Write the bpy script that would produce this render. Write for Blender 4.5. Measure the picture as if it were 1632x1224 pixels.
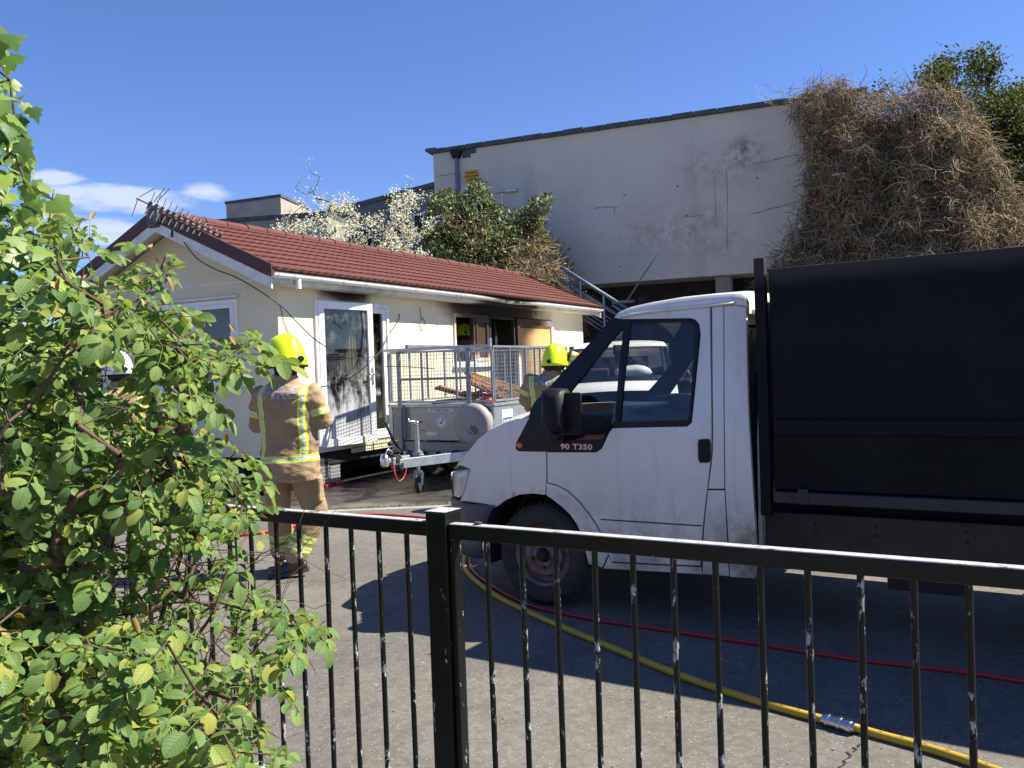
import bpy, bmesh, math, random
import numpy as np
from mathutils import Vector, Matrix, noise
from mathutils.geometry import delaunay_2d_cdt
from mathutils.bvhtree import BVHTree
random.seed(7)
R = math.radians
SC = bpy.context.scene
for o in list(bpy.data.objects): bpy.data.objects.remove(o)
COL = SC.collection
TMP = bpy.data.scenes.new('workbench')        # scratch scene for evaluating modifiers

# ------------------------------------------------------------------ camera
F, CX, CY, H = 1400.0, 816.0, 612.0, 1.58       # focal length and centre in photograph pixels, eye height in metres
_p, _r = math.atan(26 / F), math.atan(.035)
FW = Vector((0, math.cos(_p), -math.sin(_p)))
_u0, _r0 = Vector((0, math.sin(_p), math.cos(_p))), Vector((1, 0, 0))
RT = math.cos(_r) * _r0 - math.sin(_r) * _u0
UP = math.cos(_r) * _u0 + math.sin(_r) * _r0
EYE = Vector((0, 0, H))
cam = bpy.data.objects.new('camera', bpy.data.cameras.new('camera'))
COL.objects.link(cam)
cam.data.sensor_fit = 'HORIZONTAL'; cam.data.sensor_width = 36; cam.data.lens = 36 * F / 1632
cam.data.clip_start = .05; cam.data.clip_end = 5000
m = Matrix.Identity(4)
for i in range(3):
    m[i][0] = RT[i]; m[i][1] = UP[i]; m[i][2] = -FW[i]; m[i][3] = EYE[i]
cam.matrix_world = m
SC.camera = cam
SC.render.resolution_x, SC.render.resolution_y = 1024, 768

def ray(x, y): return FW + float(x - CX) / F * RT - float(y - CY) / F * UP
def lin(*a, **k): return [float(t) for t in np.linspace(*a, **k)]
def arange(*a): return [float(t) for t in np.arange(*a)]
def at_y(x, y, Y):
    d = ray(x, y); return EYE + d * (Y / d.y)
def ground(x, y, z=0.0):
    d = ray(x, y); return EYE + d * ((z - H) / d.z)
def on_plane(x, y, P, n):
    d = ray(x, y); return EYE + d * ((P - EYE).dot(n) / d.dot(n))

# ------------------------------------------------------------------ world, sun, exposure
SUN_DIR = Vector((.885, .03, 1.0)).normalized()          # towards the sun: from the right, about 48 degrees up
el = math.asin(SUN_DIR.z); azs = math.atan2(SUN_DIR.x, SUN_DIR.y)
W = bpy.data.worlds.new('World'); SC.world = W; W.use_nodes = True
nt = W.node_tree; nt.nodes.clear()
out = nt.nodes.new('ShaderNodeOutputWorld'); bg = nt.nodes.new('ShaderNodeBackground')
sky = nt.nodes.new('ShaderNodeTexSky'); sky.sky_type = 'NISHITA'; sky.sun_disc = False
sky.sun_elevation = el; sky.sun_rotation = azs; sky.air_density = 1.0; sky.dust_density = .0; sky.ozone_density = 6.0
bg.inputs[1].default_value = .056
# a few small low clouds, drifting along the horizon
tc = nt.nodes.new('ShaderNodeTexCoord')
mp = nt.nodes.new('ShaderNodeMapping'); mp.inputs['Scale'].default_value = (4.2, 4.2, 15.0); mp.inputs['Location'].default_value = (3.1, 1.7, .4)
nz = nt.nodes.new('ShaderNodeTexNoise'); nz.inputs['Scale'].default_value = 2.3; nz.inputs['Detail'].default_value = 9; nz.inputs['Roughness'].default_value = .55
nt.links.new(tc.outputs['Generated'], mp.inputs[0]); nt.links.new(mp.outputs[0], nz.inputs[0])
def wmath(op, a, b=None):
    n = nt.nodes.new('ShaderNodeMath'); n.operation = op; n.use_clamp = False
    for i, x in enumerate((a, b)):
        if x is None: continue
        if isinstance(x, (int, float)): n.inputs[i].default_value = x
        else: nt.links.new(x, n.inputs[i])
    return n.outputs[0]
sep = nt.nodes.new('ShaderNodeSeparateXYZ'); nt.links.new(tc.outputs['Generated'], sep.inputs[0])
def sky_puff(px, py, wx, wz):
    d = ray(px, py).normalized()
    a = math.atan2(d.x, d.y)
    azn = wmath('ARCTAN2', sep.outputs[0], sep.outputs[1])
    dx = wmath('DIVIDE', wmath('SUBTRACT', azn, a), wx)
    dz = wmath('DIVIDE', wmath('SUBTRACT', sep.outputs[2], d.z), wz)
    q = wmath('ADD', wmath('MULTIPLY', dx, dx), wmath('MULTIPLY', dz, dz))
    return wmath('SUBTRACT', 1.0, q)
puff = wmath('MAXIMUM', wmath('MAXIMUM', sky_puff(210, 316, .085, .017), sky_puff(322, 306, .036, .012)), wmath('MAXIMUM', sky_puff(150, 372, .10, .018), sky_puff(90, 282, .03, .008)))
edge = wmath('ADD', wmath('MULTIPLY', wmath('SUBTRACT', nz.outputs[0], .5), 5.2), wmath('MULTIPLY', puff, 1.15))
mr = nt.nodes.new('ShaderNodeMapRange'); mr.inputs[1].default_value = .05; mr.inputs[2].default_value = 1.25; mr.inputs[3].default_value = 0; mr.inputs[4].default_value = .6; mr.interpolation_type = 'SMOOTHSTEP'
nt.links.new(wmath('MINIMUM', edge, wmath('MULTIPLY', wmath('ADD', puff, .75), 1.1)), mr.inputs[0])
mixc = nt.nodes.new('ShaderNodeMix'); mixc.data_type = 'RGBA'
mixc.inputs['B'].default_value = (8.0, 8.3, 9.6, 1)
tint = nt.nodes.new('ShaderNodeMix'); tint.data_type = 'RGBA'; tint.blend_type = 'MULTIPLY'; tint.inputs['Factor'].default_value = 1
tint.inputs['B'].default_value = (.97, 1.04, 1.37, 1)                # the phone's colour balance: a clear, saturated blue
nt.links.new(sky.outputs[0], tint.inputs['A'])
nt.links.new(mr.outputs[0], mixc.inputs['Factor']); nt.links.new(tint.outputs['Result'], mixc.inputs['A'])
nt.links.new(mixc.outputs['Result'], bg.inputs[0]); nt.links.new(bg.outputs[0], out.inputs[0])

sl = bpy.data.lights.new('sun', 'SUN'); sl.energy = 5.0; sl.angle = R(.53); sl.color = (1, .935, .81)
sun = bpy.data.objects.new('sun', sl); COL.objects.link(sun)
sun.rotation_euler = SUN_DIR.to_track_quat('Z', 'Y').to_euler()
SC.view_settings.view_transform = 'Standard'; SC.view_settings.look = 'None'
SC.view_settings.exposure = 1.15; SC.view_settings.gamma = 1.0
SC.render.engine = 'CYCLES'
SC.cycles.max_bounces = 8; SC.cycles.transparent_max_bounces = 12

# ------------------------------------------------------------------ materials
class NT:
    """short-hand for building a node material"""
    def __init__(s, name):
        s.m = bpy.data.materials.new(name); s.m.use_nodes = True
        s.t = s.m.node_tree; s.b = s.t.nodes['Principled BSDF']; s.o = s.t.nodes['Material Output']
        s.tc = s.t.nodes.new('ShaderNodeTexCoord')
    def new(s, t): return s.t.nodes.new('ShaderNode' + t)
    def ln(s, a, b): s.t.links.new(a, b)
    def put(s, inp, x):
        if hasattr(x, 'is_output'): s.ln(x, inp)
        else:
            if isinstance(x, (tuple, list)) and len(x) == 3 and inp.type == 'RGBA': x = (*x, 1)
            inp.default_value = x
    def map(s, scale=(1, 1, 1), loc=(0, 0, 0), rot=(0, 0, 0), co='Object'):
        n = s.new('Mapping'); n.inputs['Scale'].default_value = scale; n.inputs['Location'].default_value = loc; n.inputs['Rotation'].default_value = rot
        s.ln(s.tc.outputs[co], n.inputs[0]); return n.outputs[0]
    def noise(s, scale, detail=4, rough=.55, vec=None, dist=0):
        n = s.new('TexNoise'); n.inputs['Scale'].default_value = scale; n.inputs['Detail'].default_value = detail
        n.inputs['Roughness'].default_value = rough; n.inputs['Distortion'].default_value = dist
        s.ln(vec if vec is not None else s.tc.outputs['Object'], n.inputs[0]); return n.outputs[0]
    def voro(s, scale, vec=None, feat='F1'):
        n = s.new('TexVoronoi'); n.inputs['Scale'].default_value = scale; n.feature = feat
        s.ln(vec if vec is not None else s.tc.outputs['Object'], n.inputs[0]); return n
    def ramp(s, fac, stops, interp='LINEAR'):
        n = s.new('ValToRGB'); n.color_ramp.interpolation = interp
        while len(n.color_ramp.elements) < len(stops): n.color_ramp.elements.new(.5)
        for e, (p, c) in zip(n.color_ramp.elements, stops):
            e.position = p; e.color = (*c, 1) if isinstance(c, (tuple, list)) else (c, c, c, 1)
        s.put(n.inputs[0], fac); return n.outputs[0]
    def mr(s, x, a, b, c=0, d=1, smooth=True):
        n = s.new('MapRange'); n.clamp = True
        if smooth: n.interpolation_type = 'SMOOTHSTEP'
        for i, v in enumerate((x, a, b, c, d)): s.put(n.inputs[i], v)
        return n.outputs[0]
    def math(s, op, a, b=0):
        n = s.new('Math'); n.operation = op; s.put(n.inputs[0], a); s.put(n.inputs[1], b); return n.outputs[0]
    def mix(s, f, a, b, mode='MIX'):
        n = s.new('Mix'); n.data_type = 'RGBA'; n.blend_type = mode
        s.put(n.inputs['Factor'], f); s.put(n.inputs['A'], a); s.put(n.inputs['B'], b); return n.outputs['Result']
    def xyz(s, vec=None):
        n = s.new('SeparateXYZ'); s.ln(vec if vec is not None else s.tc.outputs['Object'], n.inputs[0]); return n.outputs
    def attr(s, name):
        n = s.new('Attribute'); n.attribute_name = name; return n.outputs
    def bump(s, h, strength=.3, dist=.01):
        n = s.new('Bump'); n.inputs['Strength'].default_value = strength; n.inputs['Distance'].default_value = dist
        s.ln(h, n.inputs['Height']); s.ln(n.outputs[0], s.b.inputs['Normal'])
    def set(s, col=None, rough=None, metal=None, spec=None, **k):
        I = s.b.inputs
        if col is not None: s.put(I['Base Color'], col)
        if rough is not None: s.put(I['Roughness'], rough)
        if metal is not None: s.put(I['Metallic'], metal)
        if spec is not None: s.put(I['Specular IOR Level'], spec)
        for a, b in k.items(): s.put(I[a.replace('_', ' ')], b)
        return s.m
M = {}
def simple(name, c1, c2=None, scale=6, rough=.6, metal=0, bump=.15, bscale=None, spec=.5, vec=None, **k):
    n = NT(name)
    c2 = c2 or tuple(x * .75 for x in c1)
    f = n.noise(scale, 6, .6)
    col = n.mix(n.mr(f, .3, .7), c1, c2)
    n.set(col, n.mr(n.noise(scale * 2.3, 3), .2, .8, max(rough - .1, .02), min(rough + .1, 1)), metal, spec, **k)
    if bump: n.bump(n.noise(bscale or scale * 8, 4), bump, .004)
    M[name] = n.m; return n.m

def leaf_mat(name, stops, back=None, transl=.35, rough=.5, spec=.4):
    n = NT(name)
    g = n.new('NewGeometry'); oi = n.new('ObjectInfo')
    f = n.math('FRACT', n.math('ADD', g.outputs['Random Per Island'], oi.outputs['Random']))
    col = n.ramp(f, stops)
    uv = n.new('SeparateXYZ'); n.ln(n.attr('leafuv')[1], uv.inputs[0])
    au = n.math('ABSOLUTE', uv.outputs[0], 0)
    rib = n.mr(au, .03, .10, 1, 0)
    vn = n.math('ABSOLUTE', n.math('SUBTRACT', n.math('FRACT', n.math('MULTIPLY', n.math('SUBTRACT', uv.outputs[1], n.math('MULTIPLY', au, .32)), 7.0)), .5))
    side = n.math('MULTIPLY', n.mr(vn, .36, .48, 0, 1), n.mr(uv.outputs[1], .01, .05))
    vein = n.math('MAXIMUM', n.math('MULTIPLY', rib, n.mr(uv.outputs[1], .01, .05)), n.math('MULTIPLY', side, .55))
    col = n.mix(n.math('MULTIPLY', vein, .4), col, n.mix(1.0, col, (.62, .70, .55), 'MULTIPLY'))
    col = n.mix(n.mr(n.noise(45, 5, .7), .60, .75, 0, .35), col, n.mix(1.0, col, (1.5, 1.25, .8), 'MULTIPLY'))
    n.bump(n.math('MULTIPLY', vein, -1.0), .5, .002)
    if back: col = n.mix(g.outputs['Backfacing'], col, n.mix(.6, col, back))
    n.set(col, rough, 0, spec)
    tr = n.new('BsdfTranslucent'); n.ln(n.mix(1.0, col, (1.0, 1.0, .35), 'MULTIPLY'), tr.inputs[0])
    ms = n.new('MixShader'); ms.inputs[0].default_value = transl
    n.ln(n.b.outputs[0], ms.inputs[1]); n.ln(tr.outputs[0], ms.inputs[2]); n.ln(ms.outputs[0], n.o.inputs[0])
    M[name] = n.m; return n.m

def glass_mat(name, tint=(1, 1, 1), refl=1.0, dirt=.12):
    """thin pane: clear with Fresnel reflection and a little grime"""
    n = NT(name)
    tr = n.new('BsdfTransparent'); tr.inputs[0].default_value = (*tint, 1)
    gl = n.new('BsdfGlossy'); gl.inputs['Roughness'].default_value = .02
    ge = n.new('NewGeometry'); dp = n.new('VectorMath'); dp.operation = 'DOT_PRODUCT'; n.ln(ge.outputs['Normal'], dp.inputs[0]); n.ln(ge.outputs['Incoming'], dp.inputs[1])
    sch = n.math('ADD', .04, n.math('MULTIPLY', n.math('POWER', n.math('SUBTRACT', 1.0, n.math('ABSOLUTE', dp.outputs['Value'])), 5.0), .96))
    ms = n.new('MixShader'); n.ln(n.math('MINIMUM', n.math('MULTIPLY', sch, refl * 1.25), 1.0), ms.inputs[0]); n.ln(tr.outputs[0], ms.inputs[1]); n.ln(gl.outputs[0], ms.inputs[2])
    df = n.new('BsdfDiffuse'); df.inputs[0].default_value = (.45, .45, .42, 1)
    m2 = n.new('MixShader'); n.ln(n.mr(n.noise(3.5, 6, .7), .45, .85, 0, dirt), m2.inputs[0]); n.ln(ms.outputs[0], m2.inputs[1]); n.ln(df.outputs[0], m2.inputs[2])
    n.ln(m2.outputs[0], n.o.inputs[0]); M[name] = n.m; return n.m

# ------------------------------------------------------------------ mesh helpers
class MB:
    def __init__(s): s.v = []; s.f = []; s.mi = []
    def add(s, vs, fs, mi=0):
        o = len(s.v); s.v.extend([tuple(v) for v in vs]); s.f.extend([tuple(i + o for i in f) for f in fs]); s.mi.extend([mi] * len(fs)); return s
    def box(s, c, d, rz=0, mx=None, mi=0):
        hx, hy, hz = d[0] / 2, d[1] / 2, d[2] / 2
        vs = [Vector((x, y, z)) for x in (-hx, hx) for y in (-hy, hy) for z in (-hz, hz)]
        Q = mx if mx is not None else Matrix.Rotation(rz, 3, 'Z')
        vs = [Q @ v + Vector(c) for v in vs]
        return s.add(vs, [(0, 1, 3, 2), (4, 6, 7, 5), (0, 4, 5, 1), (2, 3, 7, 6), (0, 2, 6, 4), (1, 5, 7, 3)], mi)
    def bx(s, x0, x1, y0, y1, z0, z1, mi=0):
        return s.box(((x0 + x1) / 2, (y0 + y1) / 2, (z0 + z1) / 2), (x1 - x0, y1 - y0, z1 - z0), mi=mi)
    def bar(s, p0, p1, w, h, up=(0, 0, 1), mi=0):
        p0, p1 = Vector(p0), Vector(p1); a = (p1 - p0).normalized(); u = Vector(up)
        b = a.cross(u)
        if b.length < 1e-4: b = a.cross(Vector((1, 0, 0)))
        b.normalize(); c = b.cross(a)
        vs = []
        for p in (p0, p1):
            for i, j in ((-1, -1), (1, -1), (1, 1), (-1, 1)): vs.append(p + b * (w / 2 * i) + c * (h / 2 * j))
        return s.add(vs, [(3, 2, 1, 0), (4, 5, 6, 7), (0, 1, 5, 4), (1, 2, 6, 5), (2, 3, 7, 6), (3, 0, 4, 7)], mi)
    def tube(s, pts, r, n=6, caps=True, mi=0):
        pts = [Vector(p) for p in pts]; k = len(pts)
        rs = r if isinstance(r, (list, tuple)) else [r] * k
        t = (pts[1] - pts[0]).normalized(); a = t.orthogonal().normalized(); vs = []
        for i, p in enumerate(pts):
            t2 = (pts[min(i + 1, k - 1)] - pts[max(i - 1, 0)])
            t2 = t2.normalized() if t2.length > 1e-9 else t
            a = (a - t2 * a.dot(t2)); a = a.normalized() if a.length > 1e-6 else t2.orthogonal().normalized()
            b = t2.cross(a)
            for j in range(n):
                g = 2 * math.pi * j / n; vs.append(p + (a * math.cos(g) + b * math.sin(g)) * rs[i])
        fs = [(i * n + j, i * n + (j + 1) % n, (i + 1) * n + (j + 1) % n, (i + 1) * n + j) for i in range(k - 1) for j in range(n)]
        if caps: fs += [tuple(range(n - 1, -1, -1)), tuple(range((k - 1) * n, k * n))]
        return s.add(vs, fs, mi)
    def cyl(s, p0, p1, r, r1=None, n=16, mi=0):
        return s.tube([p0, p1], [r, r if r1 is None else r1], n, True, mi)
    def loft(s, rings, caps=True, close=True, mi=0):
        n = len(rings[0]); k = len(rings); vs = [v for r_ in rings for v in r_]
        fs = [(i * n + j, i * n + (j + 1) % n, (i + 1) * n + (j + 1) % n, (i + 1) * n + j) for i in range(k - 1) for j in range(n if close else n - 1)]
        if caps: fs += [tuple(range(n - 1, -1, -1)), tuple(range((k - 1) * n, k * n))]
        return s.add(vs, fs, mi)
    def prism(s, poly, fn, d0=0, d1=.03, mi=0):
        n = len(poly)
        vs = [fn(a, b, d0) for a, b in poly] + [fn(a, b, d1) for a, b in poly]
        fs = [tuple(range(n)), tuple(range(2 * n - 1, n - 1, -1))] + [(i, i + n, (i + 1) % n + n, (i + 1) % n) for i in range(n)]
        return s.add(vs, fs, mi)
    def lathe(s, prof, mx, n=24, mi=0):
        rings = []
        for r_, z in prof: rings.append([mx @ Vector((r_ * math.cos(2 * math.pi * j / n), r_ * math.sin(2 * math.pi * j / n), z)) for j in range(n)])
        s.loft(rings, caps=False, mi=mi); k_ = len(s.v) - n
        if prof[0][0] < .01: s.f.append(tuple(range(len(s.v) - n * len(prof) + n - 1, len(s.v) - n * len(prof) - 1, -1))); s.mi.append(mi)
        if prof[-1][0] < .01: s.f.append(tuple(range(k_, len(s.v)))); s.mi.append(mi)
        return s
    def build(s, name, mat, parent=None, smooth=False, bevel=0, seg=2, autos=None):
        me = bpy.data.meshes.new(name); me.from_pydata(s.v, [], s.f)
        mats = mat if isinstance(mat, (list, tuple)) else [mat]
        for x in mats: me.materials.append(M[x] if isinstance(x, str) else x)
        if len(mats) > 1: me.polygons.foreach_set('material_index', s.mi)
        bm = bmesh.new(); bm.from_mesh(me); bmesh.ops.recalc_face_normals(bm, faces=bm.faces); bm.to_mesh(me); bm.free()
        if smooth: me.polygons.foreach_set('use_smooth', [True] * len(me.polygons))
        o = bpy.data.objects.new(name, me); COL.objects.link(o); o.parent = parent
        if bevel:
            b = o.modifiers.new('bevel', 'BEVEL'); b.width = bevel; b.segments = seg; b.limit_method = 'ANGLE'; b.angle_limit = R(35)
        if autos is not None: sharp(me, autos)
        return o

def sharp(me, deg):
    me.polygons.foreach_set('use_smooth', [True] * len(me.polygons))
    bm = bmesh.new(); bm.from_mesh(me)
    for e in bm.edges:
        if len(e.link_faces) == 2 and e.calc_face_angle(0) > R(deg): e.smooth = False
    bm.to_mesh(me); bm.free()

def inpoly(x, y, P):
    c = False; n = len(P); j = n - 1
    for i in range(n):
        xi, yi = P[i]; xj, yj = P[j]
        if (yi > y) != (yj > y) and x < (xj - xi) * (y - yi) / (yj - yi) + xi: c = not c
        j = i
    return c
def panel(mb, outer, holes, fn, th=.03, step=.1, mi=0):
    """flat or curved sheet with openings: outline and holes in 2-D, fn(a,b,depth) -> 3-D"""
    vs, es = [], []
    for lp in [outer] + list(holes):
        o = len(vs); vs += [Vector((a, b)) for a, b in lp]; n = len(lp)
        es += [(o + i, o + (i + 1) % n) for i in range(n)]
    xs = [v.x for v in vs]; ys = [v.y for v in vs]
    if step:
        x = min(xs) + step * .53
        while x < max(xs):
            y = min(ys) + step * .47
            while y < max(ys):
                if inpoly(x, y, outer) and not any(inpoly(x, y, h) for h in holes): vs.append(Vector((x, y)))
                y += step
            x += step
    r_ = delaunay_2d_cdt(vs, es, [], 0, 1e-5)
    V, T = r_[0], r_[2]
    keep = []
    for t in T:
        cx = sum(V[i].x for i in t) / 3; cy = sum(V[i].y for i in t) / 3
        if inpoly(cx, cy, outer) and not any(inpoly(cx, cy, h) for h in holes): keep.append(tuple(t))
    cnt = {}
    for t in keep:
        for i in range(3):
            k = (t[i], t[(i + 1) % 3]); kk = tuple(sorted(k)); cnt.setdefault(kk, []).append(k)
    n = len(V)
    verts = [fn(v.x, v.y, 0) for v in V] + [fn(v.x, v.y, th) for v in V]
    fs = keep + [tuple(i + n for i in reversed(t)) for t in keep]
    for kk, l in cnt.items():
        if len(l) == 1: a, b = l[0]; fs.append((b, a, a + n, b + n))
    return mb.add(verts, fs, mi)

def rect(x0, x1, y0, y1): return [(x0, y0), (x1, y0), (x1, y1), (x0, y1)]
def rrect(x0, x1, y0, y1, r_, n=4):
    P = []
    for cx, cy, a0 in ((x1 - r_, y0 + r_, -90), (x1 - r_, y1 - r_, 0), (x0 + r_, y1 - r_, 90), (x0 + r_, y0 + r_, 180)):
        for k in range(n + 1):
            a = R(a0 + 90 * k / n); P.append((cx + r_ * math.cos(a), cy + r_ * math.sin(a)))
    return P

def tag(o, label, cat=None, group=None, kind=None):
    if label: o['label'] = label
    if cat: o['category'] = cat
    if group: o['group'] = group
    if kind: o['kind'] = kind
    return o
def thing(name, label, cat, loc=(0, 0, 0), rz=0, group=None):
    o = bpy.data.objects.new(name, None); COL.objects.link(o); o.empty_display_size = .2
    o.location = loc; o.rotation_euler = (0, 0, rz)
    return tag(o, label, cat, group)
def copy_tree(o, parent=None, skip=()):
    c = o.copy(); COL.objects.link(c); c.parent = parent
    for ch in list(o.children):
        if ch.name.split('.')[0] not in skip: copy_tree(ch, c, skip)
    return c
def child_copy(src, name, parent, loc=(0, 0, 0), rot=(0, 0, 0), sc=(1, 1, 1)):
    """another piece sharing src's mesh data"""
    o = bpy.data.objects.new(name, src); COL.objects.link(o); o.parent = parent
    o.location = loc; o.rotation_euler = rot; o.scale = sc
    return o
def text_mesh(body, size, extrude=.001, spacing=1.0, bold=0.0):
    cu = bpy.data.curves.new('lettering', 'FONT'); cu.body = body; cu.size = size; cu.extrude = extrude
    cu.align_x = 'CENTER'; cu.align_y = 'CENTER'; cu.space_character = spacing; cu.offset = bold; cu.resolution_u = 3
    o = bpy.data.objects.new('lettering_curve', cu); TMP.collection.objects.link(o)
    TMP.view_layers[0].update(); dg = TMP.view_layers[0].depsgraph; me = bpy.data.meshes.new_from_object(o.evaluated_get(dg))
    bpy.data.objects.remove(o); bpy.data.curves.remove(cu)
    me.materials.clear()
    return me
def text_obj(name, body, size, mat, parent, mx, extrude=.001, spacing=1.0, bold=0.0):
    me = text_mesh(body, size, extrude, spacing, bold); me.materials.append(M[mat])
    me.transform(mx)
    o = bpy.data.objects.new(name, me); COL.objects.link(o); o.parent = parent
    return o
# ------------------------------------------------------------------ shared materials
simple('white_upvc', (.80, .81, .80), (.74, .74, .72), 3, .3, bump=.03)
simple('white_board', (.78, .78, .74), (.62, .61, .56), 5, .5, bump=.08)
simple('maroon', (.085, .02, .02), (.06, .016, .016), 8, .55, bump=.2, bscale=120)
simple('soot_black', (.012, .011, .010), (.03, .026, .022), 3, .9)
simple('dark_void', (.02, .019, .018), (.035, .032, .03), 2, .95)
simple('galv', (.42, .45, .48), (.30, .33, .36), 14, .45, metal=.75, bump=.1)
simple('galv_dull', (.24, .27, .30), (.17, .19, .22), 10, .55, metal=.5, bump=.1)
simple('blue_rail', (.16, .21, .29), (.10, .13, .19), 10, .5, metal=.2)
simple('black_plastic', (.006, .0065, .008), (.010, .011, .012), 12, .5, bump=.12, bscale=200, spec=.25)
simple('rubber', (.022, .021, .02), (.04, .037, .033), 9, .8, bump=.3, bscale=90)
simple('cable', (.03, .03, .03), None, 5, .6, bump=0)
simple('cable_grey', (.30, .29, .27), None, 5, .6, bump=0)
simple('chrome', (.72, .72, .72), (.55, .55, .55), 8, .22, metal=1, bump=.02)
simple('rust', (.16, .07, .035), (.08, .035, .02), 18, .85, metal=.2, bump=.5)
simple('timber', (.36, .19, .09), (.24, .12, .055), 9, .75, bump=.3)
simple('timber_dark', (.07, .05, .035), (.04, .03, .022), 6, .85, bump=.3)
simple('red_plastic', (.55, .03, .03), (.45, .02, .02), 6, .4)
simple('bark', (.085, .055, .04), (.045, .03, .022), 25, .85, bump=.5)
simple('twig_red', (.11, .06, .035), (.06, .035, .022), 25, .7, bump=.3)
simple('twig_grey', (.10, .085, .07), (.06, .05, .042), 25, .8, bump=.3)
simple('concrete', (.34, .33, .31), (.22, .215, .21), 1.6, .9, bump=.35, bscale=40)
simple('concrete_dark', (.15, .155, .17), (.10, .105, .115), 1.2, .9, bump=.3, bscale=30)  # parapet's bluish shaded tone put into the colour
simple('concrete_lit', (.42, .37, .29), (.30, .27, .22), 1.6, .9, bump=.35, bscale=30)  # warm sunlit tone of the roof box put into the colour
simple('coping_stone', (.10, .105, .125), (.06, .06, .07), 4, .8, bump=.4)
simple('sign_orange', (.72, .36, .02), (.62, .30, .02), 6, .5)
simple('ink', (.02, .02, .02), None, 6, .6, bump=0)
simple('crack_line', (.24, .23, .215), (.17, .16, .15), 20, .95, bump=0)
simple('light_cover', (.75, .78, .80), (.6, .63, .65), 10, .3)
simple('curtain', (.55, .50, .33), (.40, .36, .22), 10, .85)
simple('skin', (.55, .30, .21), (.46, .24, .16), 12, .5, bump=.1)
glass_mat('pane_clear', (.88, .90, .90), 1.0, .10)
glass_mat('pane_cab', (.90, .92, .92), .75, .03)
glass_mat('pane_grimy', (.50, .52, .53), 1.2, .55)
glass_mat('pane_hazy', (.55, .58, .60), 1.6, .30)

# ------------------------------------------------------------------ ground
n = NT('asphalt')
wx = n.xyz()
big = n.noise(.45, 5, .6); mid = n.noise(4, 5, .65); fine = n.noise(160, 3, .6)
chip = n.voro(62); agg = n.voro(34)
base = n.mix(n.mr(big, .38, .62), (.150, .145, .125), (.215, .190, .162))
base = n.mix(n.mr(mid, .35, .75, 0, .45), base, (.115, .102, .088))
base = n.mix(n.mr(fine, .3, .75, 0, .55), base, (.080, .072, .063))
base = n.mix(n.mr(agg.outputs['Color'], .1, .9, .0, .55, False), base, n.mix(1.0, base, (.50, .49, .48), 'MULTIPLY'))
base = n.mix(n.mr(n.noise(55, 4, .7), .48, .70, 0, .5), base, n.mix(1.0, base, (1.5, 1.48, 1.42), 'MULTIPLY'))
chipm = n.math('MULTIPLY', n.mr(chip.outputs['Distance'], .16, .30, 1, 0), n.mr(chip.outputs['Color'], .62, .75))
base = n.mix(n.math('MULTIPLY', chipm, .8), base, (.36, .33, .29))
chip2 = n.voro(19)
pale = n.math('MULTIPLY', n.mr(chip2.outputs['Distance'], .08, .22, 1, 0), n.mr(chip2.outputs['Color'], .90, .93))
base = n.mix(n.math('MULTIPLY', pale, .7), base, (.40, .38, .34))
stain = n.mr(n.noise(1.7, 5, .65, dist=.6), .56, .72, 0, .55)
base = n.mix(stain, base, (.06, .055, .05))
# hose water standing in front of the bungalow, and the damp ring by the van
wetn = n.noise(1.3, 6, .65)
wet = n.math('MULTIPLY', n.mr(n.math('ADD', wx[1], n.math('MULTIPLY', wetn, 1.6)), 11.15, 11.55), n.mr(wx[0], 2.6, 3.4, 1, 0))
wet = n.math('MULTIPLY', wet, n.mr(wx[1], 20, 22, 1, 0))
base = n.mix(n.math('MULTIPLY', wet, .72), base, (.022, .020, .018))
rough = n.math('SUBTRACT', n.mr(fine, .2, .8, .78, .95), n.math('MULTIPLY', wet, n.mr(mid, .3, .6, .25, .62)))
n.set(base, rough, 0, .4)
hgt = n.math('ADD', n.math('MULTIPLY', fine, .7), n.math('ADD', n.math('MULTIPLY', chipm, .35), n.math('MULTIPLY', mid, .5)))
n.bump(hgt, .55, .006)
M['asphalt'] = n.m
g = MB()
gx = [-400, -120, -40, -16, -8, -4, 0, 4, 8, 16, 40, 120, 400]
g.add([(x, y, 0) for x in gx for y in gx], [(i * 13 + j, (i + 1) * 13 + j, (i + 1) * 13 + j + 1, i * 13 + j + 1) for i in range(12) for j in range(12)])
tag(g.build('ground', 'asphalt'), None, kind='structure')

# flush concrete edging with a fringe of grass, between the drive and the bungalow's wet yard
ea, eb = Vector((-6.5, 9.85, 0)), Vector((1.2, 10.28, 0)); ed = (eb - ea).normalized()
k = MB(); k.bar(ea + Vector((0, 0, -.02)), eb + Vector((0, 0, -.02)), .13, .055)
tag(k.build('kerb', 'concrete', bevel=.008), None, kind='structure')
leaf_mat('grass', [(0, (.07, .12, .02)), (.5, (.13, .19, .035)), (1, (.28, .27, .09))], transl=.3)
gr = MB()
for i in range(2600):
    q = ea + ed * random.uniform(0, 7.6) + Vector((0, random.gauss(.10, .035), 0))
    a = random.uniform(0, 6.28); h = random.uniform(.012, .045); w = .004
    d = Vector((math.cos(a), math.sin(a), 0)); t = Vector((random.uniform(-.02, .02), random.uniform(-.02, .02), h))
    gr.add([q - d * w, q + d * w, q + t], [(0, 1, 2)])
tag(gr.build('grass', 'grass'), 'thin fringe of grass along the concrete edging strip', 'grass', kind='stuff')

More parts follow.
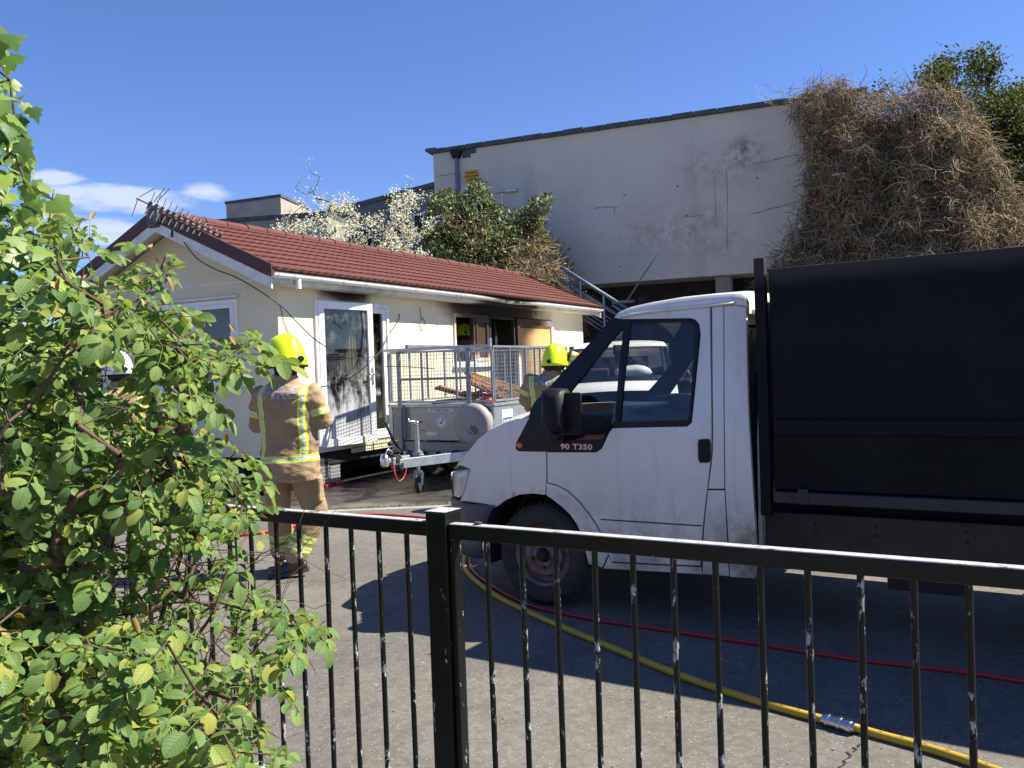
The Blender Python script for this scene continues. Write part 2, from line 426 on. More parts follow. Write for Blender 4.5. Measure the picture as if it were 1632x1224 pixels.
# ------------------------------------------------------------------ concrete building with the big blank wall
n = NT('render_wall')
ox = n.xyz()
b1 = n.mix(n.mr(n.noise(.6, 6, .6), .35, .7), (.60, .56, .485), (.54, .50, .43))
streak = n.noise(1, 5, .6, vec=n.map((1.1, 1.1, .10)))
b1 = n.mix(n.mr(streak, .52, .78, 0, .45), b1, (.30, .295, .29))
b1 = n.mix(n.mr(n.noise(2.2, 8, .7), .58, .78, 0, .5), b1, (.25, .245, .24))
def patch(n, x0, x1, z0, z1, s=.25):
    a = n.math('MULTIPLY', n.mr(ox[0], x0 - s, x0 + s), n.mr(ox[0], x1 - s, x1 + s, 1, 0))
    return n.math('MULTIPLY', a, n.math('MULTIPLY', n.mr(ox[2], z0 - s, z0 + s), n.mr(ox[2], z1 - s, z1 + s, 1, 0)))
b1 = n.mix(n.math('MULTIPLY', patch(n, 3.2, 5.5, 5.2, 6.15, .06), .45), b1, (.58, .58, .59))      # paler repaint
soil = n.mr(n.noise(3, 6, .7), .40, .62)
b1 = n.mix(n.math('MULTIPLY', n.math('MULTIPLY', patch(n, 8.6, 9.25, 6.65, 7.2, .3), soil), .85), b1, (.13, .125, .12))
b1 = n.mix(n.math('MULTIPLY', n.math('MULTIPLY', patch(n, 7.2, 9.6, 6.2, 7.0, .5), soil), .5), b1, (.22, .21, .20))
b1 = n.mix(n.math('MULTIPLY', n.math('MULTIPLY', patch(n, 5.6, 8.8, 4.4, 5.6, .6), soil), .45), b1, (.24, .225, .21))
n.set(b1, .9, 0, .3); n.bump(n.noise(55, 5, .7), .25, .008)
M['render_wall'] = n.m
d = ray(690, 238); PA = EYE + d * (26 / d.y); PA.z = 0
AW = R(-22.5)
WD, WN = Vector((math.cos(AW), math.sin(AW), 0)), Vector((-math.sin(AW), math.cos(AW), 0))
def wallpt(x, y, off=0.0):            # photo pixel -> (along the wall, height)
    P = on_plane(x, y, PA - WN * off, WN); return (P - PA).dot(WD), P.z
cb = thing('concrete_building', 'tall flat-roofed grey rendered building with blank cracked wall, behind the bungalow', 'building', PA, AW)
ZB, ZT = 3.79, 7.95
b = MB(); b.bx(0, 11.6, 0, 9, ZB, ZT)
b.build('wall', 'render_wall', cb)
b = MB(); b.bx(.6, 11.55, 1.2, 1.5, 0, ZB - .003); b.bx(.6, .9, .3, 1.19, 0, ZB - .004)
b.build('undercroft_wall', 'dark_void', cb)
b = MB(); b.bx(-.12, .0, .25, 9, 3.0, 7.35); b.build('end_pier', 'render_wall', cb)
# coping stones along the parapet, each its own block
me0 = MB().bx(0, .585, 0, .34, 0, .13).build('coping_stone', 'coping_stone', cb, bevel=.012)
x = -.12; i = 0
while x < 11.6:
    o = me0 if i == 0 else child_copy(me0.data, 'coping_stone', cb)
    if i: 
        b_ = o.modifiers.new('bevel', 'BEVEL'); b_.width = .012; b_.segments = 2
    o.location = (x, -.09 + random.uniform(-.008, .008), ZT + random.uniform(-.008, .01)); o.rotation_euler = (random.uniform(-.01, .01), random.uniform(-.012, .012), random.uniform(-.01, .01))
    x += .6; i += 1
b = MB(); b.box((-.06, .1, ZT + .135), (.36, .3, .09)); b.build('corner_block', 'coping_stone', cb, bevel=.01)
hx, hz = wallpt(729, 246)
b = MB(); b.loft([[Vector((hx + sx * w_, -.07 + sy * w_ * .7, hz + z_)) for sx, sy in ((-1, -1), (1, -1), (1, 1), (-1, 1))] for w_, z_ in ((.10, -.13), (.15, .0), (.16, .12))])
b.build('rain_hopper', 'black_plastic', cb, bevel=.008)
b = MB(); b.cyl((hx, -.075, hz - .1), (hx + .02, -.075, 3.0), .062, n=14)
for z_ in (7.2, 6.2, 5.2, 4.2): b.cyl((hx, -.075, z_), (hx, -.075, z_ + .05), .078, n=14)
b.build('downpipe', 'blue_rail', cb, autos=40)
b = MB(); b.bx(hx + .17, hx + .60, -.03, .0, hz - .03, hz + .12); b.bx(hx + .17, hx + .42, -.026, .0, hz - .13, hz - .03); b.build('bare_brick_patch', 'coping_stone', cb)
# anti-climb paint sign
sx_, sz_ = wallpt(752, 281)
sg = thing('warning_sign', 'small orange warning sign fixed high on the grey rendered wall', 'sign', PA + WD * sx_ - WN * .012 + Vector((0, 0, sz_)), AW)
b = MB(); b.prism(rrect(-.215, .215, -.18, .18, .03), lambda a, c, d_: Vector((a, d_, c)), -.008, .008); b.build('plate', 'sign_orange', sg)
rx = Matrix.Rotation(R(90), 4, 'X')
for j, (tx, s_, z_) in enumerate((('WARNING', .075, .10), ('ANTI-CLIMB', .085, 0), ('PAINT', .085, -.10))):
    text_obj('lettering', tx, s_, 'ink', sg, Matrix.Translation((0, -.0095, z_)) @ rx, .0008, 1.0, .002)
lx, lz = wallpt(815, 304)
fl = thing('bulkhead_light', 'small pale bulkhead light on the grey wall above the green bush', 'lamp', PA + WD * lx - WN * .0 + Vector((0, 0, lz)), AW)
b = MB(); b.bx(-.19, .19, -.05, 0, -.055, .055); b.build('backplate', 'galv', fl, bevel=.01)
b = MB(); b.loft([[Vector((x_, -.05 - h_ * d_, z_)) for x_, z_ in rrect(-.17 + d_ * .02, .17 - d_ * .02, -.042 + d_ * .02, .042 - d_ * .02, .015, 3)] for d_, h_ in ((0, 1), (1, .05))]); b.build('diffuser', 'light_cover', fl, bevel=.006)
b = MB(); b.tube([(lx - .19, -.012, lz - .01), (lx - .5, -.012, lz - .03), (lx - .75, -.012, lz - .02)], .008, 5); b.build('conduit', 'cable', cb)
# cracks in the render
def crack(pix, w=.012):
    P = []
    for a, c in zip(pix[:-1], pix[1:]):
        for t in lin(0, 1, 7)[:-1]: P.append((a[0] + (c[0] - a[0]) * t + random.uniform(-.9, .9), a[1] + (c[1] - a[1]) * t + random.uniform(-.9, .9)))
    P.append(pix[-1]); q = MB(); vs = []
    for i_, p in enumerate(P):
        x_, z_ = wallpt(*p); ww = w * random.uniform(.25, 1) * (1 - .6 * abs(i_ / (len(P) - 1) - .5))
        vs += [(x_, -.0032, z_ - ww), (x_, -.0032, z_ + ww)]
    q.add(vs, [(2 * i_, 2 * i_ + 2, 2 * i_ + 3, 2 * i_ + 1) for i_ in range(len(P) - 1)]); q.build('crack', 'crack_line', cb)
def vcrack(pix, w=.01):
    P = []
    for a, c in zip(pix[:-1], pix[1:]):
        for t in lin(0, 1, 7)[:-1]: P.append((a[0] + (c[0] - a[0]) * t + random.uniform(-.7, .7), a[1] + (c[1] - a[1]) * t))
    q = MB(); vs = []
    for i_, p in enumerate(P):
        x_, z_ = wallpt(*p); ww = w * random.uniform(.2, 1)
        vs += [(x_ - ww, -.0034, z_), (x_ + ww, -.0034, z_)]
    q.add(vs, [(2 * i_, 2 * i_ + 2, 2 * i_ + 3, 2 * i_ + 1) for i_ in range(len(P) - 1)]); q.build('crack', 'crack_line', cb)
crack([(1195, 262), (1230, 256), (1255, 249), (1279, 246)], .022); crack([(1192, 343), (1225, 334), (1260, 325), (1277, 320)], .022)
crack([(697, 281), (715, 278), (728, 276)], .016); crack([(945, 333), (962, 330), (985, 331)], .014); crack([(1093, 346), (1108, 344), (1120, 343)], .014)
vcrack([(1139, 284), (1140, 330), (1141, 372)], .012); vcrack([(1158, 270), (1160, 340), (1159, 410)], .010); vcrack([(979, 330), (979, 345)], .014)
for p, r_ in (((1080, 297), .035), ((995, 311), .03), ((1094, 344), .04), ((1099, 372), .03), ((907, 397), .05), ((989, 425), .03), ((1076, 344), .022), ((1067, 372), .022), ((1207, 284), .03)):
    x_, z_ = wallpt(*p); b = MB(); b.cyl((x_, -.0035, z_), (x_, .0, z_), r_, n=9); b.build('render_hole', 'crack_line', cb)
# pillar and block under the wall, seen over the van roof
px_, _ = wallpt(1150, 450)
b = MB(); b.bx(px_ - .20, px_ + .20, .25, .65, 0, ZB - .005); b.build('column', 'concrete', cb, bevel=.01)
b = MB(); b.bx(px_ - .55, px_ + .45, .15, .75, 2.6, 3.32); b.build('column_block', 'concrete', cb, bevel=.02)
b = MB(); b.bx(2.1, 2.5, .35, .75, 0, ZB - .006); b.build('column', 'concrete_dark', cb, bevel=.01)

# ------------------------------------------------------------------ lower concrete block with the roof box, far left behind the bungalow
def at(px, py, Y): return at_y(px, py, Y)
p0, p1, p2 = at(360, 322, 33), at(447, 314, 32), at(490, 323, 34.5)
fb = thing('roof_box_building', 'low grey concrete block with a square roof box, behind the bungalow ridge', 'building', (p0.x, 33, 0))
def wallseg(mb, a, c, z0, z1, th=.3, dx=0.0):
    a2, c2 = Vector((a.x - p0.x, a.y - 33, 0)), Vector((c.x - p0.x, c.y - 33, 0))
    nn = Vector(((c2 - a2).y, -(c2 - a2).x, 0)).normalized() * -th
    vs = [a2, c2, c2 + nn, a2 + nn]
    return mb.add([v + Vector((0, 0, z0)) for v in vs] + [v + Vector((0, 0, z1)) for v in vs], [(0, 1, 2, 3), (7, 6, 5, 4), (0, 4, 5, 1), (1, 5, 6, 2), (2, 6, 7, 3), (3, 7, 4, 0)])
zt, zb = p1.z, at(447, 356, 32).z
p3 = p0 + (p2 - p1)
b = MB(); q0, q1, q2, q3 = [Vector((p.x - p0.x, p.y - 33, 0)) for p in (p0, p1, p2, p3)]
b.add([v + Vector((0, 0, z_)) for z_ in (zb - .2, zt) for v in (q0, q1, q2, q3)], [(0, 1, 2, 3), (7, 6, 5, 4), (0, 4, 5, 1), (1, 5, 6, 2), (2, 6, 7, 3), (3, 7, 4, 0)])
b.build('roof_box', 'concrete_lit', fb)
b = MB(); cc = (q0 + q1 + q2 + q3) / 4
b.add([cc + (v - cc) * 1.03 + Vector((0, 0, z_)) for z_ in (zt + .002, zt + .10) for v in (q0, q1, q2, q3)], [(0, 1, 2, 3), (7, 6, 5, 4), (0, 4, 5, 1), (1, 5, 6, 2), (2, 6, 7, 3), (3, 7, 4, 0)]); b.build('roof_lid', 'coping_stone', fb)
l0, l1 = at(300, 366, 31.6), at(520, 353, 30.5)
b = MB(); wallseg(b, l0, l1, 0, zb - .05, 6.0); b.build('wall', 'concrete', fb)
b = MB(); wallseg(b, l0 + Vector((0, -.08, 0)), l1 + Vector((0, -.08, 0)), zb - .045, zb + .10, 6.2); b.build('coping', 'coping_stone', fb)
# long dark parapet block behind the blossom
r0, r1 = at(488, 346, 36), at(712, 322, 30)
pb = thing('parapet_block', 'long dark concrete block with small windows, behind the white blossom', 'building', (p0.x, 33, 0))
ztp = at(488, 346, 36).z
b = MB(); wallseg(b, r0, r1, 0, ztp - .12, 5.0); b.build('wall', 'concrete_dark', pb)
b = MB(); wallseg(b, r0 + Vector((0, -.1, 0)), r1 + Vector((0, -.1, 0)), ztp - .117, ztp + .04, 5.2); b.build('coping', 'coping_stone', pb)
sd = (r1 - r0); sl_ = Vector((sd.x, sd.y, 0)).length; su = Vector((sd.x, sd.y, 0)).normalized(); sn = Vector((su.y, -su.x, 0))
for fr in (.28, .45, .72, .86):
    c = Vector((r0.x - p0.x, r0.y - 33, ztp - 1.35)) + su * (sl_ * fr)
    win = MB(); w_, h_ = .55, .42
    for a, e in ((( -w_, -h_), (w_, -h_)), ((w_, -h_), (w_, h_)), ((w_, h_), (-w_, h_)), ((-w_, h_), (-w_, -h_)), ((0, -h_), (0, h_))):
        win.bar(c + su * a[0] + Vector((0, 0, a[1])) + sn * .02, c + su * e[0] + Vector((0, 0, e[1])) + sn * .02, .06, .06)
    wo = win.build('window', 'white_board', pb)
    gl_ = MB(); gl_.bar(c - su * w_ + sn * .012, c + su * w_ + sn * .012, .02, 2 * h_); gl_.build('pane', 'dark_void', wo)

# ------------------------------------------------------------------ stair railing between bungalow and building
sr = thing('stair_railing', 'sloping blue-grey metal stair railing beside the vine-covered bush', 'railing', at(950, 470, 22) * 1.0)
sr.location.z = 0
def lp(px, py, Y=22.0):
    q = at(px, py, Y); return Vector((q.x, q.y, q.z)) - sr.location
for (a, c) in (((893, 425), (1003, 494)), ((884, 440), (1000, 512))):
    b = MB(); b.tube([lp(*a), lp(*c)], .045, 8); b.build('top_rail', 'blue_rail', sr, smooth=True)
for k_ in range(5):
    b = MB(); b.tube([lp(880, 449 + k_ * 7), lp(985, 516 + k_ * 7)], .016, 6); b.build('lower_rail', 'blue_rail', sr, smooth=True)
for (a, c) in (((925, 446), (926, 500)), ((962, 469), (963, 530)), ((995, 492), (997, 560)), ((905, 434), (906, 480))):
    b = MB(); q0_, q1_ = lp(*a), lp(*c); q1_.z = 0; b.tube([q0_, q1_], .03, 8); b.build('post', 'blue_rail', sr, smooth=True)
b = MB(); b.tube([lp(975, 482), lp(1012, 480)], .04, 8); b.tube([lp(975, 486), lp(998, 500)], .035, 8); b.build('landing_rail', 'blue_rail', sr, smooth=True)
fl2 = MB(); q = lp(1016, 479)
fl2.bx(q.x - .02, q.x + .22, q.y - .1, q.y + .12, q.z - .13, q.z + .07); fl2.build('flood_lamp', 'black_plastic', sr, bevel=.02)

# ------------------------------------------------------------------ brick garden wall to the left behind the camera (shows as the reflection in the cab window)
n = NT('brickwork')
bt = n.new('TexBrick'); bt.inputs['Color1'].default_value = (.20, .075, .045, 1); bt.inputs['Color2'].default_value = (.26, .11, .07, 1); bt.inputs['Mortar'].default_value = (.30, .27, .23, 1)
bt.inputs['Scale'].default_value = 4.4; bt.inputs['Mortar Size'].default_value = .018
n.ln(n.map((1, 1, 1), rot=(R(90), 0, R(90))), bt.inputs[0]); n.set(bt.outputs[0], .85); M['brickwork'] = n.m
bw_ = thing('brick_wall', 'red brick garden wall seen mirrored in the cab door window', 'wall', (-9, -4, 0))
b = MB(); b.bx(-.12, .12, -9, 7.5, 0, 2.05); b.build('brick_face', 'brickwork', bw_)
b = MB(); b.bx(-.16, .16, -9.05, 7.55, 2.053, 2.13); b.build('coping', 'concrete', bw_)
# ------------------------------------------------------------------ park railing in front of the camera
n = NT('railing_paint')
ob = n.xyz(); geo = n.new('NewGeometry'); nz_ = n.new('SeparateXYZ'); n.ln(geo.outputs['Normal'], nz_.inputs[0])
oi = n.new('ObjectInfo'); va = n.new('VectorMath'); va.operation = 'ADD'; n.ln(n.map((1, 1, .35)), va.inputs[0])
cx = n.new('CombineXYZ'); n.ln(n.math('MULTIPLY', oi.outputs['Random'], 37.0), cx.inputs[0]); n.ln(n.math('MULTIPLY', oi.outputs['Random'], 91.0), cx.inputs[2]); n.ln(cx.outputs[0], va.inputs[1])
worn = n.noise(30, 8, .74, vec=va.outputs[0])
pt = n.new('NewGeometry').outputs['Pointiness']
edge_ = n.mr(pt, .52, .60)
chipm = n.mr(n.math('ADD', worn, n.math('MULTIPLY', edge_, .16)), .735, .765)
top_glare = n.math('MULTIPLY', n.mr(nz_.outputs[2], .6, .9), n.mr(n.noise(9, 8, .75), .36, .44))  # sun glare on upward faces painted as patchy pale colour
bare_glare = n.math('MAXIMUM', chipm, top_glare)
col = n.mix(n.mr(n.noise(3, 5), .3, .7), (.004, .006, .006), (.008, .010, .009))
col = n.mix(bare_glare, col, n.mix(n.noise(30, 4), (.58, .58, .57), (.20, .21, .21)))
n.set(col, n.mix(bare_glare, (.34, .34, .34), (.6, .6, .6)), 0, .3)
n.bump(n.math('SUBTRACT', n.noise(120, 4, .6), n.math('MULTIPLY', bare_glare, .8)), .35, .002)
M['railing_paint'] = n.m
AF = R(-31.7)
FD, FN = Vector((math.cos(AF), math.sin(AF), 0)), Vector((-math.sin(AF), math.cos(AF), 0))
FP = ground(1040, 860, 1.10); FP.z = 0
def frail(name, label, s0, s1, bars, ztop, off):
    t = thing(name, label, 'railing', FP + FD * s0, AF)
    b = MB(); b.bx(0, s1 - s0, off - .020, off + .020, ztop - .048, ztop); b.build('top_rail', 'railing_paint', t, bevel=.006, seg=3)
    b = MB(); b.bx(0, s1 - s0, off - .018, off + .018, .10, .145); b.build('bottom_rail', 'railing_paint', t, bevel=.005)
    bar0 = None
    for s in bars:
        if bar0 is None:
            q = MB(); q.cyl((0, 0, .146), (0, 0, ztop - .0485), .0088, n=12); bar0 = q.build('bar', 'railing_paint', t, autos=40); o = bar0
        else: o = child_copy(bar0.data, 'bar', t)
        o.location = (s - s0, off, 0); o.rotation_euler = (random.uniform(-.004, .004), random.uniform(-.006, .006), random.uniform(0, 6))
    return t
fr_ = frail('metal_railing', 'chipped black metal railing panel to the right of the square post, before the van', -.671, 1.75, [-.536 + .1183 * i for i in range(19)], 1.104, 0)
# hinge bracket plate and bolt at the post end of the right panel
b = MB(); b.bx(.002, .022, -.019, .019, .146, 1.0555); b.build('end_stile', 'railing_paint', fr_, bevel=.004)
b = MB(); b.cyl((.10, 0, 1.104), (.10, 0, 1.112), .012, n=8); b.build('bolt', 'rust', fr_)
frail('metal_railing', 'black metal railing panel left of the square post, behind the rose bush', -3.4, -.752, [-.854 - .1215 * i for i in range(20)], 1.104, .01)
fp = thing('railing_post', 'square black metal post with bright flat top between the two railing panels', 'post', FP + FD * -.711, AF)
b = MB(); b.bx(-.039, .039, -.030, .055, 0, 1.135); b.build('shaft', 'railing_paint', fp, bevel=.004)
b = MB(); b.bx(-.041, .041, -.032, .057, 1.1355, 1.141); b.build('cap', 'railing_paint', fp, bevel=.002)

# ------------------------------------------------------------------ the bungalow
BU = thing('bungalow', 'cream single-storey park home with red tiled roof and fire-blackened openings', 'house', (-3.036, 11.542, 0), R(62.1))
BV, BMn = Vector((math.sin(R(27.9)), math.cos(R(27.9)), 0)), Vector((math.cos(R(27.9)), -math.sin(R(27.9)), 0))
BO = Vector((-3.036, 11.542, 0))
def lw(px, py, o=0.0):       # pixel on the long wall (o metres out from it) -> local x, z
    P = on_plane(px, py, BO + BMn * o, BMn); return (P - BO).dot(BV), P.z
def gw(px, py, g_=0.0):      # pixel on the gable wall -> local y, z
    P = on_plane(px, py, BO - BV * g_, BV); return -(P - BO).dot(BMn), P.z
LX, WY = 10.1, 3.5
n = NT('cream_wall')
o_ = n.xyz()
c_ = n.mix(n.mr(n.noise(1.1, 5), .35, .7), (.78, .71, .51), (.73, .655, .46))
c_ = n.mix(n.mr(n.noise(1.0, 6, .65, vec=n.map((2.2, 2.2, .25))), .55, .82, 0, .28), c_, (.47, .43, .34))
so = n.noise(2.6, 6, .65)
def blob(cx, cz, rx_, rz_):
    a = n.math('DIVIDE', n.math('SUBTRACT', o_[0], cx), rx_); e = n.math('DIVIDE', n.math('SUBTRACT', o_[2], cz), rz_)
    return n.math('SUBTRACT', 1.0, n.math('SQRT', n.math('ADD', n.math('MULTIPLY', a, a), n.math('MULTIPLY', e, e))))
sh = n.math('MAXIMUM', n.math('MAXIMUM', blob(6.0, 2.85, 2.4, .62), blob(6.15, 2.6, 1.1, .7)), n.math('MULTIPLY', blob(1.45, 2.78, .75, .22), .75))
front = n.mr(o_[1], .02, .12, 1, 0)
sm = n.math('MULTIPLY', n.mr(n.math('ADD', sh, n.math('MULTIPLY', n.math('SUBTRACT', so, .5), .55)), -.12, .36), front)
c_ = n.mix(sm, c_, n.mix(n.mr(sh, .1, .6), (.085, .055, .03), (.009, .008, .008)))
n.set(c_, .85, 0, .3)
n.bump(n.noise(70, 6, .7), .28, .006)
M['cream_wall'] = n.m
openings = [rect(.70, 2.42, .575, 2.62), rect(4.36, 5.60, 1.66, 2.57), rect(5.64, 8.42, .575, 2.57)]
b = MB(); panel(b, rect(0, LX, .49, 2.95), openings, lambda a, c, d_: Vector((a, d_, c)), .12, 0)
b.build('front_wall', 'cream_wall', BU)
# gable end wall with a window opening
gz = lambda y: 2.95 + (3.74 - 2.95) * (1 - abs(y - 1.75) / 1.75)
gab = [(.002, .49), (WY, .49), (WY, 2.95), (1.75, 3.74), (.002, 2.95)]
gy0, gy1 = .70, 2.35
b = MB(); panel(b, gab, [rect(gy0, gy1, 1.42, 2.64)], lambda a, c, d_: Vector((-.003 + d_, a, c)), .12, 0); b.build('gable_wall', 'cream_wall', BU)
b = MB(); panel(b, gab, [], lambda a, c, d_: Vector((LX + .003 - d_, a, c)), .12, 0); b.build('far_gable_wall', 'cream_wall', BU)
b = MB(); b.bx(0, LX, WY - .12, WY - .001, .49, 2.95); b.build('back_wall', 'cream_wall', BU)
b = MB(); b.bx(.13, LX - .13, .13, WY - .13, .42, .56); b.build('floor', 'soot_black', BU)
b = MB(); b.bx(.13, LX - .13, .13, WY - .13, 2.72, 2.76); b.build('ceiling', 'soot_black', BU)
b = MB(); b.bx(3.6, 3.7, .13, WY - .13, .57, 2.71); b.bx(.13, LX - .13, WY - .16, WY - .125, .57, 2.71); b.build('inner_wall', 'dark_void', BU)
# underside: dark steel chassis, brick piers, a course of brick slips
b = MB(); b.bx(.05, LX - .05, .05, .16, .30, .485); b.bx(.05, LX - .05, WY - .2, WY - .05, .30, .485)
for x in arange(.4, LX, 1.2): b.bx(x, x + .06, .165, WY - .205, .34, .418)
b.build('chassis', 'soot_black', BU)
b = MB(); b.bx(.3, LX - .3, 1.0, 1.1, 0, .335); b.bx(.3, .4, 1.11, WY, 0, .335); b.build('dark_backing', 'dark_void', BU)  # dark wall added under the open floor to block light from behind
simple('slip_brick', (.70, .64, .46), (.58, .52, .38), 14, .85, bump=.4)
bm0 = MB().bx(-.115, .115, -.014, 0, -.032, .032).build('brick', 'slip_brick', BU, bevel=.004)
first = True
for row in range(4):
    z_ = .455 + row * .0
for (x0_, x1_, zs) in ((1.28, 2.9, (.525, .45)), (2.44, 2.95, (.60,))):
    for ri, z_ in enumerate(zs):
        x = x0_ + (.12 if ri else 0)
        while x < x1_:
            o = bm0 if first else child_copy(bm0.data, 'brick', BU); first = False
            o.location = (x + .115, -.003 - random.uniform(0, .004), z_); x += .242
px0 = MB()
for k_ in range(7): px0.bx(-.11, .11, -.05, .05, .04 + k_ * .052, .04 + k_ * .052 + .046)
pier = px0.build('brick_pier', 'concrete', BU, bevel=.004); pier.location = (.86, .10, 0)
for x in (1.12, 3.2, 5.4, 7.6, 9.6):
    o = child_copy(pier.data, 'brick_pier', BU, (x, .12, 0))
b = MB(); b.bx(.78, .95, -.02, .2, 0, .035); b.bx(1.03, 1.2, -.02, .2, 0, .035); b.build('pier_pad', 'red_plastic', BU, bevel=.005)

# roof: interlocking wavy tiles laid in courses
n = NT('roof_tile')
g_ = n.noise(1.2, 6, .6); sp = n.noise(240, 3, .7)
c_ = n.mix(n.mr(g_, .3, .7), (.125, .037, .027), (.095, .029, .022))
c_ = n.mix(n.mr(n.noise(7, 6, .7), .5, .8, 0, .6), c_, (.08, .025, .02))
c_ = n.mix(n.mr(sp, .45, .75, 0, .5), c_, (.19, .07, .052))
c_ = n.mix(n.mr(n.noise(3, 5, .65), .64, .76, 0, .5), c_, (.10, .085, .05))
n.set(c_, .75, 0, .35); n.bump(sp, .4, .003); M['roof_tile'] = n.m
ev, rg = Vector((0, -.30, 2.93)), Vector((0, 1.75, 3.83)); sl2 = (rg - ev); L = sl2.length; su2 = sl2.normalized(); nn2 = Vector((0, -su2.z, su2.y))
X0, X1 = -.42, 10.52; NC = 9; per = .158
nx = int((X1 - X0) / per * 6)
def wave(x):
    p_ = ((x - X0) / per) % 1.0
    return .015 * (max(0, math.sin(p_ * math.pi)) ** .7)
for side in (0, 1):
    for ci in range(NC):
        a0, a1 = ci * L / NC - (.01 if ci else .035), (ci + 1) * L / NC + .02
        b = MB(); vs = []
        jit = [random.uniform(-.003, .003) for _ in range(nx + 1)]
        for i in range(nx + 1):
            x = X0 + (X1 - X0) * i / nx; w = wave(x)
            scal = .012 * math.cos(2 * math.pi * (x - X0) / per)
            for a, h in ((a0 + scal, .002), (a0 + scal, .030 + w + jit[i]), (a0 + (a1 - a0) * .5, .018 + w), (a1, .008 + w * .9)):
                q = ev + su2 * a + nn2 * h; vs.append((x, q.y if side == 0 else WY - q.y, q.z))
        fs = [(i * 4 + j, (i + 1) * 4 + j, (i + 1) * 4 + j + 1, i * 4 + j + 1) for i in range(nx) for j in range(3)]
        b.add(vs, fs)
        if side == 0 or ci > 6: b.build('tile_course', 'roof_tile', BU, autos=50)
b = MB()
b.add([(X0 + .02, ev.y + .02, ev.z - .02), (X1 - .02, ev.y + .02, ev.z - .02), (X1 - .02, 1.75, 3.80), (X0 + .02, 1.75, 3.80), (X0 + .02, WY + .28, ev.z - .02), (X1 - .02, WY + .28, ev.z - .02)], [(0, 1, 2, 3), (3, 2, 5, 4)])
o = b.build('roof_deck', 'white_board', BU)
rc = MB()
x = X0
k_ = 0
ridge0 = None
while x < X1 - .1:
    if ridge0 is None:
        q = MB(); q.loft([[Vector((xx, math.cos(a) * .11 * s_, math.sin(a) * .075 * s_ - .01)) for a in lin(-.35, math.pi + .35, 9)] for xx, s_ in ((0, 1.06), (.02, 1.06), (.021, 1.0), (.43, .94))], caps=False, close=False)
        ridge0 = q.build('ridge_tile', 'roof_tile', BU, autos=50); o = ridge0
    else: o = child_copy(ridge0.data, 'ridge_tile', BU)
    o.location = (x, 1.75, 3.845 + random.uniform(-.004, .004)); x += .41
# verge: maroon cloaked edge above a white bargeboard, both gables
for xe, sgn in ((X0, 1), (X1, -1)):
    for s_, nm in ((0, 'near'), (1, 'far')):
        def yy(y): return y if s_ == 0 else WY - y
        b = MB(); pr = [(ev.y - .02, ev.z + .055), (1.75, 3.905), (1.75, 3.905 - .17), (ev.y - .02, ev.z + .055 - .17)]
        b.prism(pr, lambda a, c, d_: Vector((xe + sgn * d_, yy(a), c)), -.02, .045); b.build('verge_tile', 'maroon', BU, bevel=.006)
        b = MB(); pr = [(ev.y + .0, ev.z - .112), (1.75, 3.735), (1.75, 3.735 - .14), (ev.y + .0, ev.z - .255)]
        b.prism(pr, lambda a, c, d_: Vector((xe + sgn * d_, yy(a), c)), -.004, .025); b.build('bargeboard', 'white_board', BU, bevel=.004)
b = MB(); b.box((X0 - .01, 1.75, 3.80), (.09, .22, .30)); b.build('ridge_end_block', 'concrete_dark', BU, bevel=.03)
n = NT('eave_board'); o_ = n.xyz(); s_ = n.noise(3, 6, .65)
k2 = n.math('ADD', n.math('MULTIPLY', n.math('MULTIPLY', n.mr(o_[0], 4.2, 5.6), n.mr(o_[0], 6.6, 8.0, 1, 0)), 1.0), n.math('MULTIPLY', n.math('SUBTRACT', s_, .5), .8))
k3 = n.math('MULTIPLY', n.mr(n.math('ABSOLUTE', n.math('SUBTRACT', o_[0], 1.5)), .3, .9, 1, 0), .35)
n.set(n.mix(n.mr(n.math('MAXIMUM', k2, k3), .15, .75), n.mix(n.mr(n.noise(5, 6), .4, .8), (.66, .64, .57), (.45, .43, .37)), (.012, .010, .009)), .6); M['eave_board'] = n.m
b = MB(); b.bx(X0 + .03, X1 - .03, -.272, -.250, 2.755, 2.90); b.build('fascia', 'eave_board', BU)
b = MB(); b.bx(X0 + .05, X1 - .05, -.249, -.001, 2.752, 2.768); b.build('soffit', 'eave_board', BU)
b = MB(); b.bx(X0 + .03, X0 + .06, -.249, WY + .25, 2.80, 2.815); b.build('verge_soffit', 'white_board', BU)
# gutter
gp = [(-.272 - .055 + .055 * math.cos(a), 2.868 + .055 * math.sin(a)) for a in lin(math.pi, 2 * math.pi, 9)]
gi = [(-.272 - .055 + .049 * math.cos(a), 2.868 + .049 * math.sin(a)) for a in lin(2 * math.pi, math.pi, 9)]
n = NT('gutter_pvc'); o_ = n.xyz()
sm_ = n.math('MULTIPLY', n.mr(o_[0], 4.6, 5.6), n.mr(o_[0], 6.3, 7.2, 1, 0))
n.set(n.mix(n.math('MULTIPLY', sm_, n.mr(n.noise(5, 5), .2, .55)), n.mix(n.mr(n.noise(4, 6), .5, .8, 0, .4), (.82, .82, .80), (.55, .53, .47)), (.05, .035, .02)), .3); M['gutter_pvc'] = n.m
b = MB(); b.loft([[Vector((x, y - (.03 if 5.3 < x < 6.3 else 0) * 0, z - .0042 * 0 - (.035 * math.exp(-((x - 6.0) / .8) ** 2)))) for y, z in gp + gi] for x in lin(X0 - .02, X1 - .02, 60)]); b.build('gutter', 'gutter_pvc', BU, autos=50)
bk = None
